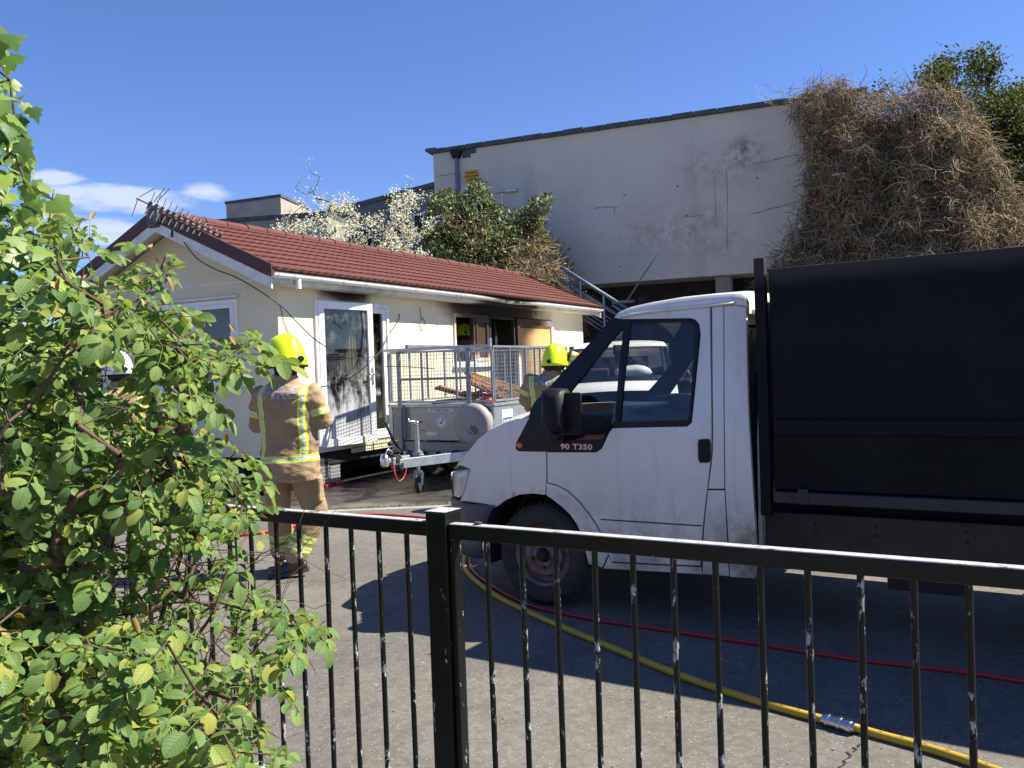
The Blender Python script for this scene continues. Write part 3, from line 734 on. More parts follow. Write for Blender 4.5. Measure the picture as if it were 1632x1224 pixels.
for px in (437, 462, 540, 576, 655, 727, 873, 912, 950):
    x = lw(px, 450, .27)[0]
    if bk is None:
        q = MB(); q.loft([[Vector((xx, -.272 - .057 + .062 * math.cos(a), 2.868 + .062 * math.sin(a))) for a in lin(math.pi, 2 * math.pi, 9)] + [Vector((xx, -.272 - .057 + .056 * math.cos(a), 2.868 + .056 * math.sin(a))) for a in lin(2 * math.pi, math.pi, 9)] for xx in (-.025, .025)])
        q.bx(-.02, .02, -.30, -.2725, 2.80, 2.82); bk = q.build('gutter_bracket', 'white_upvc', BU, autos=50); o = bk
    else: o = child_copy(bk.data, 'gutter_bracket', BU)
    o.location.x = x
b = MB(); x = lw(470, 450, .27)[0]; b.cyl((x, -.327, 2.82), (x, -.327, 2.70), .038, n=14); b.build('outlet_stub', 'white_upvc', BU, autos=40)

# frames
def frame(parent, x0, x1, z0, z1, w=.07, y=.0, d=.06, mat='white_upvc', name='frame', bars=(), fn=None):
    b = MB(); fn = fn or (lambda a, c, d_: Vector((a, y + d_, c)))
    holes = []; xs = [x0] + list(bars) + [x1]
    for i in range(len(xs) - 1):
        l = xs[i] + (w if i == 0 else w / 2); r_ = xs[i + 1] - (w if i == len(xs) - 2 else w / 2); holes.append(rect(l, r_, z0 + w, z1 - w))
    panel(b, rect(x0, x1, z0, z1), holes, fn, d, 0)
    return b.build(name, mat, parent, bevel=.006)
def sheet(parent, name, mat, pts, fn, th=.008):
    b = MB(); b.prism(pts, fn, 0, th); return b.build(name, mat, parent)
# patio door: fixed frame with the right sash, left leaf standing open a little
frame(BU, .70, 2.42, .575, 2.62, .055, -.035, .10, name='door_frame')
frame(BU, 1.93, 2.37, .63, 2.565, .085, -.01, .06, name='door_sash')
sheet(BU, 'pane', 'pane_hazy', rect(2.015, 2.285, .72, 2.48), lambda a, c, d_: Vector((a, .015 + d_, c)))
hinge = Vector((.755, -.045, 0)); ang = R(-8)
def leaf(a, c, d_):
    return hinge + Vector((math.cos(ang) * a - math.sin(ang) * d_, math.sin(ang) * a + math.cos(ang) * d_, c))
dl = frame(BU, 0, 1.05, .555, 2.60, .105, name='open_door_leaf', fn=lambda a, c, d_: leaf(a, c, d_), d=.06)
# broken double glazing: jagged remains of the pane
gx0, gx1, gz0, gz1 = .105, .945, .66, 2.495
shards = [[(gx0, gz1), (gx0, 2.25), (.30, 2.33), (.47, 2.22), (.62, 2.30), (.70, gz1)],
          [(gx1, gz1), (.86, gz1), (.88, 2.2), (.84, 1.95), (.78, 1.8), (.64, 1.62), (.48, 1.52), (.28, 1.58), (gx0, 1.74), (gx0, gz0), (gx1, gz0)]]
sheet(dl, 'inner_pane', 'pane_hazy', rect(gx0, gx1, gz0, gz1), lambda a, c, d_: leaf(a, c, .048 + d_), .004)
for sh_ in shards:
    sheet(dl, 'pane', 'pane_grimy', sh_, lambda a, c, d_: leaf(a, c, .028 + d_), .006)
b = MB(); b.tube([leaf(.995, 1.55, -.01), leaf(.995, 1.55, -.055), leaf(.885, 1.56, -.055)], .011, 8); b.build('handle', 'chrome', dl, smooth=True)
b = MB(); b.prism(rrect(.975, 1.018, 1.40, 1.66, .015), lambda a, c, d_: leaf(a, c, d_), -.008, .002); b.build('handle_plate', 'chrome', dl)
# light frosted smears low on the open leaf, curtain inside
n = NT('smear'); a_ = n.attr('Generated') if False else None
n.set((.62, .64, .66), .6)
trn = n.new('BsdfTransparent'); mx = n.new('MixShader'); sz = n.xyz(); fade = n.math('ADD', n.mr(sz[2], .75, 1.75, .30, -.12, False), n.noise(4.5, 7, .75, vec=n.map((1.6, 1.6, .5)))); n.ln(n.mr(fade, .50, .85, 0, .72), mx.inputs[0]); n.ln(trn.outputs[0], mx.inputs[1]); n.ln(n.b.outputs[0], mx.inputs[2]); n.ln(mx.outputs[0], n.o.inputs[0]); M['smear'] = n.m
sheet(dl, 'smeared_glass', 'smear', rect(.107, .943, .662, 1.75), lambda a, c, d_: leaf(a, c, .02 + d_), .004)
def drape(x0, x1, y, z0, z1, name='curtain', amp=.03, k=9):
    b = MB(); vs = []; nx_ = 40
    for i in range(nx_ + 1):
        t = i / nx_; x = x0 + (x1 - x0) * t
        for z in lin(z0, z1, 6): vs.append((x + .02 * math.sin(z * 5), y + amp * math.sin(t * k * 2 * math.pi) + .015 * math.sin(z * 7 + t * 4), z))
    b.add(vs, [(i * 6 + j, (i + 1) * 6 + j, (i + 1) * 6 + j + 1, i * 6 + j + 1) for i in range(nx_) for j in range(5)])
    return b.build(name, 'curtain', BU, smooth=True)
drape(2.05, 2.33, .14, .6, 1.62, k=4); drape(1.5, 1.85, .2, .6, 2.55, k=5)
# burnt window with sashes
n = NT('scorched_upvc'); o_ = n.xyz(); s_ = n.noise(4, 5)
hz_ = n.mr(n.math('ADD', o_[2], n.math('MULTIPLY', s_, .5)), 1.9, 2.75)
hx_ = n.mr(n.math('ABSOLUTE', n.math('SUBTRACT', o_[0], 6.2)), .5, 2.1, 1, 0)
f_ = n.math('MULTIPLY', hz_, hx_)
n.set(n.mix(n.mr(f_, .0, .35), n.mix(n.mr(f_, 0, .12), (.76, .73, .66), (.55, .33, .16)), (.06, .035, .022)), .45); M['scorched_upvc'] = n.m
frame(BU, 4.36, 5.60, 1.66, 2.57, .06, -.03, .09, 'scorched_upvc', 'window_frame', bars=(5.05,))
frame(BU, 5.10, 5.56, 1.71, 2.52, .07, -.045, .05, 'scorched_upvc', 'window_sash')
b = MB(); b.bx(4.30, 5.66, -.075, .0, 1.615, 1.655); b.build('window_sill', 'white_upvc', BU, bevel=.006)
n = NT('smoked_pane'); o_ = n.xyz()
dk = n.math('ADD', n.mr(o_[0], 6.7, 8.0, 1, 0), n.mr(o_[2], 2.1, 2.55, 0, .6))
n.set(n.mix(n.mr(n.math('ADD', dk, n.math('MULTIPLY', n.noise(5, 5), .3)), .25, 1.15), (.62, .40, .17), (.06, .04, .025)), .35); M['smoked_pane'] = n.m
sheet(BU, 'pane', 'smoked_pane', rect(5.17, 5.49, 1.78, 2.45), lambda a, c, d_: Vector((a, -.012 + d_, c)))
# burnt doorway: blackened frame, charred edges, boarded heat-browned leaf on the right
frame(BU, 5.64, 6.66, .575, 2.57, .05, -.02, .08, 'soot_black', 'burnt_door_frame')
frame(BU, 6.72, 8.42, .60, 2.55, .12, -.05, .07, 'scorched_upvc', 'scorched_door_leaf')
sheet(BU, 'pane', 'smoked_pane', rect(6.84, 8.30, .72, 2.43), lambda a, c, d_: Vector((a, -.015 + d_, c)))
b = MB(); b.bx(6.05, 6.13, .10, .16, .575, 2.3); b.bx(6.4, 6.46, .3, .38, .575, 2.5); b.bx(5.7, 6.6, .8, .86, 1.9, 2.0); b.build('charred_stud', 'soot_black', BU)
# gable window
gfn = lambda a, c, d_: Vector((-.03 + d_, a, c))
frame(BU, gy0, gy1, 1.42, 2.64, .075, name='window_frame', fn=gfn, d=.09, bars=(1.56,))
frame(BU, gy0 + .06, 1.53, 1.48, 2.58, .06, name='window_sash', fn=lambda a, c, d_: Vector((-.045 + d_, a, c)), d=.05)
sheet(BU, 'pane', 'pane_clear', rect(gy0 + .12, 1.47, 1.54, 2.52), lambda a, c, d_: Vector((.0 + d_, a, c)))
sheet(BU, 'pane', 'pane_clear', rect(1.60, gy1 - .075, 1.495, 2.565), lambda a, c, d_: Vector((.0 + d_, a, c)))
b = MB(); b.bx(-.075, -.005, gy0 - .04, gy1 + .04, 1.375, 1.415); b.build('window_sill', 'white_upvc', BU, bevel=.006)
b = MB(); b.bx(-.05, -.005, gy0 - .03, gy1 + .03, 2.655, 2.69); b.build('drip_rail', 'white_board', BU, bevel=.006)
b = MB()
for y in (1.66, 1.74, 1.82, 1.90): b.bar((.05, y, 2.28), (.05, y, 2.52), .012, .012)
for z in (2.30, 2.40, 2.50): b.bar((.05, 1.63, z), (.05, 1.93, z), .012, .012)
b.build('vent_grille', 'white_board', BU)
# white kitchen-like things seen in the gable window
b = MB(); b.bx(.35, .75, .8, 1.25, 1.2, 1.85); b.build('stacked_box', 'white_board', BU)

# ------------------------------------------------------------------ cables on the wall, aerial on the ridge
ca = thing('aerial_cable', 'thin dark cable looping from the roof edge down across the patio door', 'cable', BO)
P = [Vector((X0 - .03, *gw(px, py, .42 + .03))) for px, py in ((293, 386), (305, 402), (318, 415), (345, 430), (372, 440), (405, 458))]
def wp(px, py, o=.05):
    x, z = lw(px, py, o); return Vector((x, -o, z))
P += [wp(447, 487, .25), wp(470, 510, .30), wp(495, 535, .33), wp(520, 553, .36), wp(548, 567, .36), wp(570, 571, .34), wp(592, 569, .28), wp(606, 561, .15), wp(614, 545, .05), wp(622, 530, .03), wp(634, 512, .02), wp(637, 503, .02), wp(636, 500, .015)]
ca.rotation_euler.z = R(62.1)
def smooth_path(P, k=5):
    out_ = []
    for i in range(len(P) - 1):
        p_0, p_1, p_2, p_3 = P[max(i - 1, 0)], P[i], P[i + 1], P[min(i + 2, len(P) - 1)]
        for t in lin(0, 1, k, endpoint=False):
            t = float(t)
            out_.append(.5 * ((2 * p_1) + (p_2 - p_0) * t + (2 * p_0 - 5 * p_1 + 4 * p_2 - p_3) * t * t + (3 * p_1 - p_0 - 3 * p_2 + p_3) * t ** 3))
    out_.append(P[-1]); return out_
b = MB(); b.tube(smooth_path(P), .0075, 6); b.build('wire', 'cable', ca, smooth=True)
for nm, pts, lab in (('hanging_wire', ((669, 489), (671, 503), (672, 508), (669, 516), (671, 524), (674, 526)), 'short loop of wire hanging on the cream wall between door and burnt window'),
                     ('hanging_wire', ((446, 485), (450, 500), (456, 520), (480, 575), (487, 590)), 'thin wire running down the cream wall left of the patio door')):
    c2 = thing(nm, lab, 'wire', BO, R(62.1)); b = MB(); b.tube(smooth_path([wp(a, c, .012) for a, c in pts]), .006, 5); b.build('strand', 'cable_grey', c2, smooth=True)
    if pts[0][0] == 669:
        b = MB(); b.tube(smooth_path([wp(a, c, .012) for a, c in ((671, 504), (675, 509), (679, 517))]), .006, 5); b.build('strand', 'cable_grey', c2, smooth=True)
ae = thing('tv_aerial', 'dark multi-element television aerial on the near end of the red ridge', 'aerial', (-4.6, 11.35, 0))
def ap(px, py, dy=0.0):
    q = at_y(px, py, 11.35 + dy); return q - Vector((-4.6, 11.35, 0))
A0, A1 = ap(217, 316), ap(350, 377, .25)
b = MB(); b.tube([A0, A1], .012, 6); b.build('boom', 'cable_grey', ae, smooth=True)
b = MB(); b.tube([ap(276, 345, .12), ap(274, 378, .12)], .018, 8); b.tube([ap(276, 340, .12), ap(246, 360, .1)], .012, 6); b.build('mast', 'bark', ae, smooth=True)
adir = (A1 - A0).normalized(); side = adir.cross(Vector((0, 0, 1))).normalized(); upv = side.cross(adir)
for i in range(13):
    t = .16 + .84 * i / 12; c = A0.lerp(A1, t); l_ = .20 - .11 * t
    b = MB()
    b.box(c, (.035, .035, .08), mx=Matrix((adir, side, upv)).transposed().to_3x3()); b.build('insulator', 'cable', ae)
    for sg_ in (1, -1):
        e = MB(); e.tube([c + upv * .02 * sg_, c + (upv * sg_ + side * .25).normalized() * l_], .005, 5); e.build('element', 'cable_grey', ae)
        e = MB(); e.tube([c + upv * .02 * sg_, c + (upv * sg_ - side * .7 + adir * .1).normalized() * l_], .005, 5); e.build('element', 'cable_grey', ae)
for a, c in (((220, 316), (210, 346)), ((222, 314), (247, 300)), ((245, 322), (263, 300)), ((250, 322), (271, 300)), ((243, 324), (232, 341))):
    e = MB(); e.tube([ap(*a), ap(*c)], .006, 5); e.build('element', 'cable_grey', ae)
# ------------------------------------------------------------------ the white tipper van
n = NT('van_white')
o_ = n.xyz()
c_ = n.mix(n.mr(n.noise(1.5, 5), .3, .7), (.76, .735, .68), (.70, .675, .615))
lowd = n.mr(o_[2], .30, .95, 1, 0)
grime = n.math('MULTIPLY', lowd, n.mr(n.noise(6, 7, .7, vec=n.map((1, 1, .6))), .35, .70))
c_ = n.mix(n.math('MULTIPLY', grime, .8), c_, (.19, .155, .12))
rear_ = n.math('MULTIPLY', n.mr(o_[0], 1.05, 1.40), n.mr(n.math('ADD', o_[2], n.math('MULTIPLY', n.noise(5, 7, .7), .5)), .72, 1.12, 1, 0))
c_ = n.mix(n.math('MULTIPLY', rear_, n.mr(n.noise(9, 8, .75), .30, .62)), c_, (.15, .12, .095))
run = n.noise(1, 6, .7, vec=n.map((14, 14, .9)))
c_ = n.mix(n.math('MULTIPLY', n.mr(run, .50, .75), .34), c_, (.42, .37, .30))
c_ = n.mix(n.math('MULTIPLY', n.mr(n.noise(20, 8, .75), .66, .72), .6), c_, (.30, .22, .17))
arch = n.math('SQRT', n.math('ADD', n.math('MULTIPLY', o_[0], o_[0]), n.math('POWER', n.math('SUBTRACT', o_[2], .34), 2)))
c_ = n.mix(n.math('MULTIPLY', n.mr(arch, .44, .468, 1, 0), n.mr(n.noise(14, 6), .52, .72)), c_, (.28, .20, .15))
n.set(c_, n.mr(n.noise(5, 4), .3, .7, .28, .42), 0, .5, Coat_Weight=.35, Coat_Roughness=.12)
M['van_white'] = n.m
simple('bumper_grey', (.075, .08, .09), (.10, .10, .105), 6, .6, bump=.2, bscale=160)
simple('trim_black', (.005, .0055, .007), (.009, .0095, .011), 8, .35, bump=.05, spec=.3)
n = NT('bed_black'); o_ = n.xyz()
c_ = n.mix(n.mr(n.noise(2.2, 6, .65), .35, .75), (.0035, .004, .0055), (.007, .007, .0085))
c_ = n.mix(n.mr(n.noise(9, 8, .8, vec=n.map((.5, 1, 1.6))), .66, .74, 0, .6), c_, (.085, .078, .075))
c_ = n.mix(n.mr(n.noise(1.6, 7, .7), .50, .75, 0, .5), c_, (.022, .020, .019))
c_ = n.mix(n.math('MULTIPLY', n.mr(n.math('ADD', o_[2], n.math('MULTIPLY', n.noise(4, 6), .12)), 2.02, 2.12), .8), c_, (.05, .044, .038))
c_ = n.mix(n.mr(n.noise(4, 8, .75), .72, .75, 0, .8), c_, (.13, .055, .025))
n.set(c_, .6, 0, .18); n.bump(n.noise(30, 5), .2, .004); M['bed_black'] = n.m
simple('bed_rail', (.016, .018, .024), (.028, .028, .034), 7, .55, bump=.25)
simple('chassis_board', (.06, .05, .04), (.03, .026, .02), 3, .85, bump=.35)
simple('wheel_steel', (.24, .19, .165), (.14, .07, .04), 11, .6, metal=.35, bump=.4)
simple('lens_clear', (.55, .58, .58), (.42, .45, .45), 14, .12, metal=.3)
simple('amber', (.75, .16, .02), (.6, .12, .02), 8, .25)
simple('cab_grey', (.022, .023, .026), (.034, .034, .037), 7, .7)
simple('badge', (.60, .61, .62), None, 9, .3, metal=.6, bump=0)

VO = Vector((.138, 5.742, 0)); VR = R(-32.47)
VX, VY = Vector((math.cos(VR), math.sin(VR), 0)), Vector((-math.sin(VR), math.cos(VR), 0))
HW = .97                      # half width of the body
def ys(t, z):                 # how far the body side lies in from the flat side plane
    y = 0.0
    if z > 1.14: y += .20 * (z - 1.14) ** 1.15
    if z < .62: y += .22 * (.62 - z) ** 1.6
    if t < -.52: y += 2.1 * (-.52 - t) ** 2.0
    y += .018 * (1 - min(1, abs(z - .93) / .13)) * (-.4 if z < 2 else 0)     # soft waist swage, proud of the door
    return y
def V2(px, py, extra=0.0):
    """photo pixel -> (distance behind front axle, height) on the van's side surface"""
    t, z = .5, 1.0
    for _ in range(8):
        P = on_plane(px, py, VO + VY * (ys(t, z) + extra), VY); q = P - VO
        t, z = max(q.dot(VX), -.86), P.z
    return t, z
def Z2(zx, zy, extra=0.0): return V2(700 + zx / 2.26667, 440 + zy / 2.26667, extra)
def ZP(L, extra=0.0): return [Z2(a, c, extra) for a, c in L]
VAN = thing('tipper_van', 'white single-cab tipper van with tall black sided bed, parked behind the railing', 'van', VO, VR)
def sidefn(s, d0=0.0):
    if s == 0: return lambda a, c, d_: Vector((a, ys(a, c) + d0 + d_, c))
    return lambda a, c, d_: Vector((a, 2 * HW - ys(a, c) - d0 - d_, c))
wingP = ZP([(75, 682), (100, 640), (140, 590), (185, 555), (235, 530), (280, 516), (326, 512), (300, 560), (280, 600), (277, 625), (290, 633), (385, 634), (386, 742), (383, 790), (340, 785), (290, 789), (240, 808), (212, 830), (198, 836), (176, 824), (76, 813), (85, 790), (100, 745), (112, 696)])
doorP = ZP([(391, 637), (568, 637), (588, 623), (616, 562), (628, 550), (895, 544), (913, 530), (945, 210), (940, 175), (926, 157), (905, 151), (660, 155), (648, 151), (700, 141), (800, 129), (900, 120), (977, 113), (981, 400), (983, 560), (981, 640), (973, 720), (962, 810), (952, 900), (947, 965), (942, 1046), (800, 1040), (640, 1032), (622, 1029), (612, 1005), (597, 950), (572, 900), (542, 855), (507, 812), (467, 775), (427, 754), (392, 745)])
archP = ZP([(388, 748), (425, 758), (465, 780), (503, 816), (538, 860), (568, 905), (593, 953), (608, 1008), (588, 1052), (540, 1040), (528, 990), (515, 935), (497, 895), (472, 860), (440, 830), (405, 803), (388, 793)])
trimP = ZP([(326, 512), (280, 600), (277, 625), (290, 633), (385, 634.5), (568, 633), (586, 620), (613, 560), (626, 546), (895, 540), (909, 528), (942, 205), (936, 175), (922, 158), (905, 153), (655, 156), (632, 150), (610, 170), (560, 225), (500, 290), (440, 355), (385, 415), (345, 455), (330, 485)])
qgl = ZP([(455, 440), (500, 385), (560, 310), (620, 235), (655, 195), (668, 188), (650, 330), (636, 520), (588, 590), (440, 592), (420, 560), (425, 480)])
mgl = ZP([(690, 172), (900, 166), (920, 176), (926, 205), (904, 505), (898, 520), (652, 526), (668, 350)])
pilP = ZP([(986, 113), (1026, 109), (1027, 500), (1029, 768), (972, 768), (980, 715), (988, 640), (990, 560), (988, 400)])
flapP = ZP([(971, 774), (1030, 774), (1034, 850), (1040, 960), (1046, 1084), (952, 1076), (953, 970), (960, 880)])
rearP = ZP([(1030, 109), (1068, 106), (1108, 113), (1112, 300), (1117, 500), (1128, 700), (1138, 850), (1146, 1000), (1148, 1080), (1138, 1092), (1051, 1086), (1045, 960), (1039, 850), (1034, 770), (1031, 500)])
sillP = ZP([(612, 1014), (624, 1036), (800, 1046), (946, 1052), (948, 1077), (800, 1068), (594, 1056)])
parts = {}
for s in (0, 1):
    f = sidefn(s)
    for nm, P, hs, mat, th, st in (('front_wing', wingP, [], 'van_white', .03, .07), ('wheel_arch_panel', archP, [], 'van_white', .03, .06), ('rear_corner', rearP, [], 'van_white', .03, .1),
                               ('door_pillar', pilP, [], 'van_white', .03, .1), ('fuel_flap', flapP, [], 'van_white', .03, .1), ('sill', sillP, [], 'van_white', .05, .1)):
        b = MB(); panel(b, P, hs, f, th, st); b.build(nm, mat, VAN, autos=30)
    b = MB(); panel(b, doorP, [], f, .035, .07); dr = b.build('door', 'van_white', VAN, autos=30); parts[s] = dr
    b = MB(); panel(b, trimP, [qgl, mgl], sidefn(s, -.004), .03, .07); b.build('window_surround', 'trim_black', dr, autos=30)
    for nm, P in (('quarter_window', qgl), ('door_window', mgl)):
        b = MB(); panel(b, P, [], sidefn(s, .012), .004, .12); b.build(nm, 'pane_cab', dr, autos=30)
    # door handle in its recess
    P = ZP([(938, 590), (975, 588), (980, 600), (981, 660), (975, 674), (942, 674), (937, 660), (936, 605)])
    b = MB(); panel(b, P, [], sidefn(s, -.012), .02, 0); b.build('door_handle', 'black_plastic', dr, bevel=.005)
    # body shell behind the gaps
    b = MB(); panel(b, ZP([(330, 640), (985, 545), (985, 1040), (640, 1030), (560, 890), (450, 770), (330, 740)]), [], sidefn(s, .045), .01, 0); b.build('inner_skin', 'soot_black', VAN)
    b = MB(); panel(b, ZP([(955, 125), (1100, 118), (1138, 1080), (930, 1070)]), [], sidefn(s, .045), .01, 0); b.build('inner_skin', 'soot_black', VAN)
# swage line / rubbing crease low on the door
a, c = Z2(585, 879), Z2(948, 902)
b = MB(); b.tube([Vector((a[0], ys(*a) - .001, a[1])), Vector((c[0], ys(*c) - .001, c[1]))], .004, 5); b.build('door_crease', 'cab_grey', parts[0])
# cross surfaces from the edge profile: bonnet, windscreen, roof
def row(e, bulge, crown, k=2.2, n_=15, inset=0.0):
    t, z = e; y0 = ys(t, z) + inset; hw = HW - y0; P = []
    for i in range(n_):
        s = -1 + 2 * i / (n_ - 1); P.append(Vector((t - bulge * (1 - abs(s) ** k), HW + s * hw, z + crown * (1 - abs(s) ** k))))
    return P
def skin(name, rows, mat, parent=VAN, th=0):
    b = MB(); n_ = len(rows[0])
    b.add([v for r_ in rows for v in r_], [(i * n_ + j, (i + 1) * n_ + j, (i + 1) * n_ + j + 1, i * n_ + j + 1) for i in range(len(rows) - 1) for j in range(n_ - 1)])
    o = b.build(name, mat, parent, smooth=True)
    if th:
        m_ = o.modifiers.new('thickness', 'SOLIDIFY'); m_.thickness = th; m_.offset = 0
    return o
bon = [(-.85, .825)] + ZP([(75, 682), (100, 640), (140, 590), (185, 555), (235, 530), (280, 516), (322, 511)])
skin('bonnet', [row(e, bb, cr) for e, bb, cr in zip(bon, (.10, .12, .15, .18, .19, .19, .18, .17), (.0, .01, .02, .03, .035, .04, .04, .035))], 'van_white')
cow = ZP([(322, 511), (330, 487), (345, 455)])
skin('scuttle', [row(e, bb, cr) for e, bb, cr in zip(cow, (.172, .16, .14), (.037, .03, .02))], 'trim_black')
ws = ZP([(345, 455), (385, 415), (440, 355), (500, 290), (560, 225), (610, 170), (632, 150)])
skin('windscreen', [row(e, bb, cr, 2.4) for e, bb, cr in zip(ws, (.139, .135, .13, .12, .11, .10, .095), (.02, .018, .016, .014, .012, .01, .01))], 'pane_cab')
rf = ZP([(632, 150), (650, 130), (690, 113), (760, 98), (860, 82), (960, 71), (1060, 63), (1092, 65), (1112, 76), (1120, 96), (1120, 135)])
roof = skin('roof', [row(e, bb, cr, 3.4, 21) for e, bb, cr in zip(rf, (.096, .09, .08, .06, .04, .02, .0, 0, 0, 0, 0), (.01, .02, .03, .035, .04, .04, .04, .035, .03, .02, 0))], 'van_white')
# roof side: rounded cant rail joining roof edge and door tops
for s in (0, 1):
    top = ZP([(632, 150), (650, 130), (690, 113), (760, 98), (860, 82), (960, 71), (1060, 63), (1092, 65), (1112, 76)])
    bot = ZP([(645, 152), (655, 149), (700, 138), (770, 130), (860, 122), (960, 112), (1060, 103), (1092, 106), (1114, 112)])
    vs = []; K = 5
    for (t0, z0), (t1, z1) in zip(top, bot):
        y0, y1 = ys(t0, z0), ys(t1, z1)
        for k_ in range(K):
            u = k_ / (K - 1); y = y0 + (y1 - y0) * u - .012 * math.sin(math.pi * u)
            vs.append((t0 + (t1 - t0) * u, y if s == 0 else 2 * HW - y, z0 + (z1 - z0) * u))
    b = MB(); b.add(vs, [(i * K + j, (i + 1) * K + j, (i + 1) * K + j + 1, i * K + j + 1) for i in range(len(top) - 1) for j in range(K - 1)]); b.build('cant_rail', 'van_white', VAN, smooth=True)
    g_ = ZP([(648, 150), (700, 138), (760, 129), (860, 118), (960, 109), (1066, 98)])
    b = MB(); b.tube([Vector((t, (ys(t, z) - .012) if s == 0 else 2 * HW - ys(t, z) + .012, z)) for t, z in g_], .009, 6); b.build('rain_gutter', 'van_white', VAN, smooth=True)
# nose panel with grille and headlamps, bumper
ns = [(-.845, .655), (-.86, .70), (-.86, .77), (-.85, .825)]
skin('nose_panel', [row(e, bb, 0) for e, bb in zip(ns, (.10, .105, .105, .10))], 'van_white')
t_, z_ = ns[1]
b = MB()
for k_ in range(4):
    P = row((t_ - .012, .68 + k_ * .045), .105, 0, n_=21)[6:15]; b.tube(P, .014, 6)
b.build('grille', 'black_plastic', VAN, smooth=True)
bmp = [Z2(46, 812), Z2(38, 840), Z2(36, 890), Z2(42, 950), Z2(60, 1000)]
bmp = [(-.85, .655), (-.875, .62), (-.885, .50), (-.87, .38), (-.82, .285)]
rows_ = []
for (t, z) in bmp:
    r_ = row((t, z), .10, 0, 2.4, 17, -.015)
    y_ = r_[0].y
    te = -math.sqrt(max(.01, .452 ** 2 - (z - .345) ** 2)); near = [Vector((te, ys(te, .7) - .004, z)), Vector(((te - .56) / 2, ys((te - .56) / 2, .7) - .008, z)), Vector((-.56, ys(-.56, .7) - .010, z))]
    far = [Vector((v.x, 2 * HW - v.y, v.z)) for v in reversed(near)]
    rows_.append(near + r_ + far)
skin('bumper', rows_, 'bumper_grey', th=.02)
lampP = ZP([(54, 706), (110, 696), (100, 745), (86, 788), (74, 800), (56, 794), (51, 760)])
for s in (0, 1):
    b = MB(); panel(b, lampP, [], sidefn(s, -.006), .02, .05); hl = b.build('headlight', 'lens_clear', VAN, autos=40)
    P = [Vector((v.x - .012, v.y, v.z)) for v in row((ns[1][0], .745), .105, 0, n_=21)]
    seg_ = P[:5] if s == 0 else P[-5:]
    b = MB(); b.add([v + Vector((0, 0, dz)) for dz in (-.085, .085) for v in seg_] , [(i, i + 1, i + 6, i + 5) for i in range(4)]); b.build('front_lens', 'lens_clear', hl, smooth=True)
    a = Z2(294, 611)
    b = MB(); b.lathe([(.001, -.014), (.016, -.013), (.021, -.008), (.021, .004)], Matrix.Translation((a[0], ys(*a) - .004 if s == 0 else 2 * HW - ys(*a) + .004, a[1])) @ Matrix.Rotation(R(-90 if s == 0 else 90), 4, 'X'), 14); b.build('side_repeater', 'amber', VAN, smooth=True)
    # mirror: housing on an arm
    yo = -.20
    P0 = ZP([(386, 412), (400, 404), (452, 406), (462, 420), (466, 545), (450, 572), (430, 577), (400, 560), (386, 530)], yo)
    mf = (lambda a, c, d_: Vector((a, yo + ys(a, c) + d_, c))) if s == 0 else (lambda a, c, d_: Vector((a, 2 * HW - yo - ys(a, c) - d_, c)))
    cx_ = sum(a for a, _ in P0) / len(P0); cz_ = sum(c for _, c in P0) / len(P0)
    b = MB(); rings = []
    for d_, sc_ in ((-.10, .55), (-.085, .8), (-.05, .97), (0, 1.0), (.06, .98), (.10, .9), (.112, .7)):
        rings.append([mf(cx_ + (a - cx_) * sc_, cz_ + (c - cz_) * sc_, d_) for a, c in P0])
    b.loft(rings); mo = b.build('door_mirror', 'black_plastic', VAN, autos=60)
    b = MB(); b.box(mf(cx_ + .115, cz_ - .01, .0), (.125, .03, .26)); b.build('mirror_shell', 'black_plastic', mo, bevel=.014)
    q1, q2 = mf(cx_, cz_ - .13, .06), Vector((cx_ - .10, (ys(cx_ - .1, 1.15)) if s == 0 else 2 * HW - ys(cx_ - .1, 1.15), cz_ - .16))
    b = MB(); b.tube([q1, q1.lerp(q2, .5) + Vector((0, 0, -.015)), q2], [.035, .04, .055], 8); b.build('mirror_arm', 'black_plastic', mo, smooth=True)
# badge lettering
a = Z2(497, 617)
rxm = Matrix.Rotation(R(90), 4, 'X')
text_obj('lettering', '90 T350', .048, 'badge', VAN, Matrix.Translation((a[0], ys(*a) - .0075, a[1])) @ rxm @ Matrix.Scale(1.35, 4, (1, 0, 0)), .0012, 1.05, .0012)
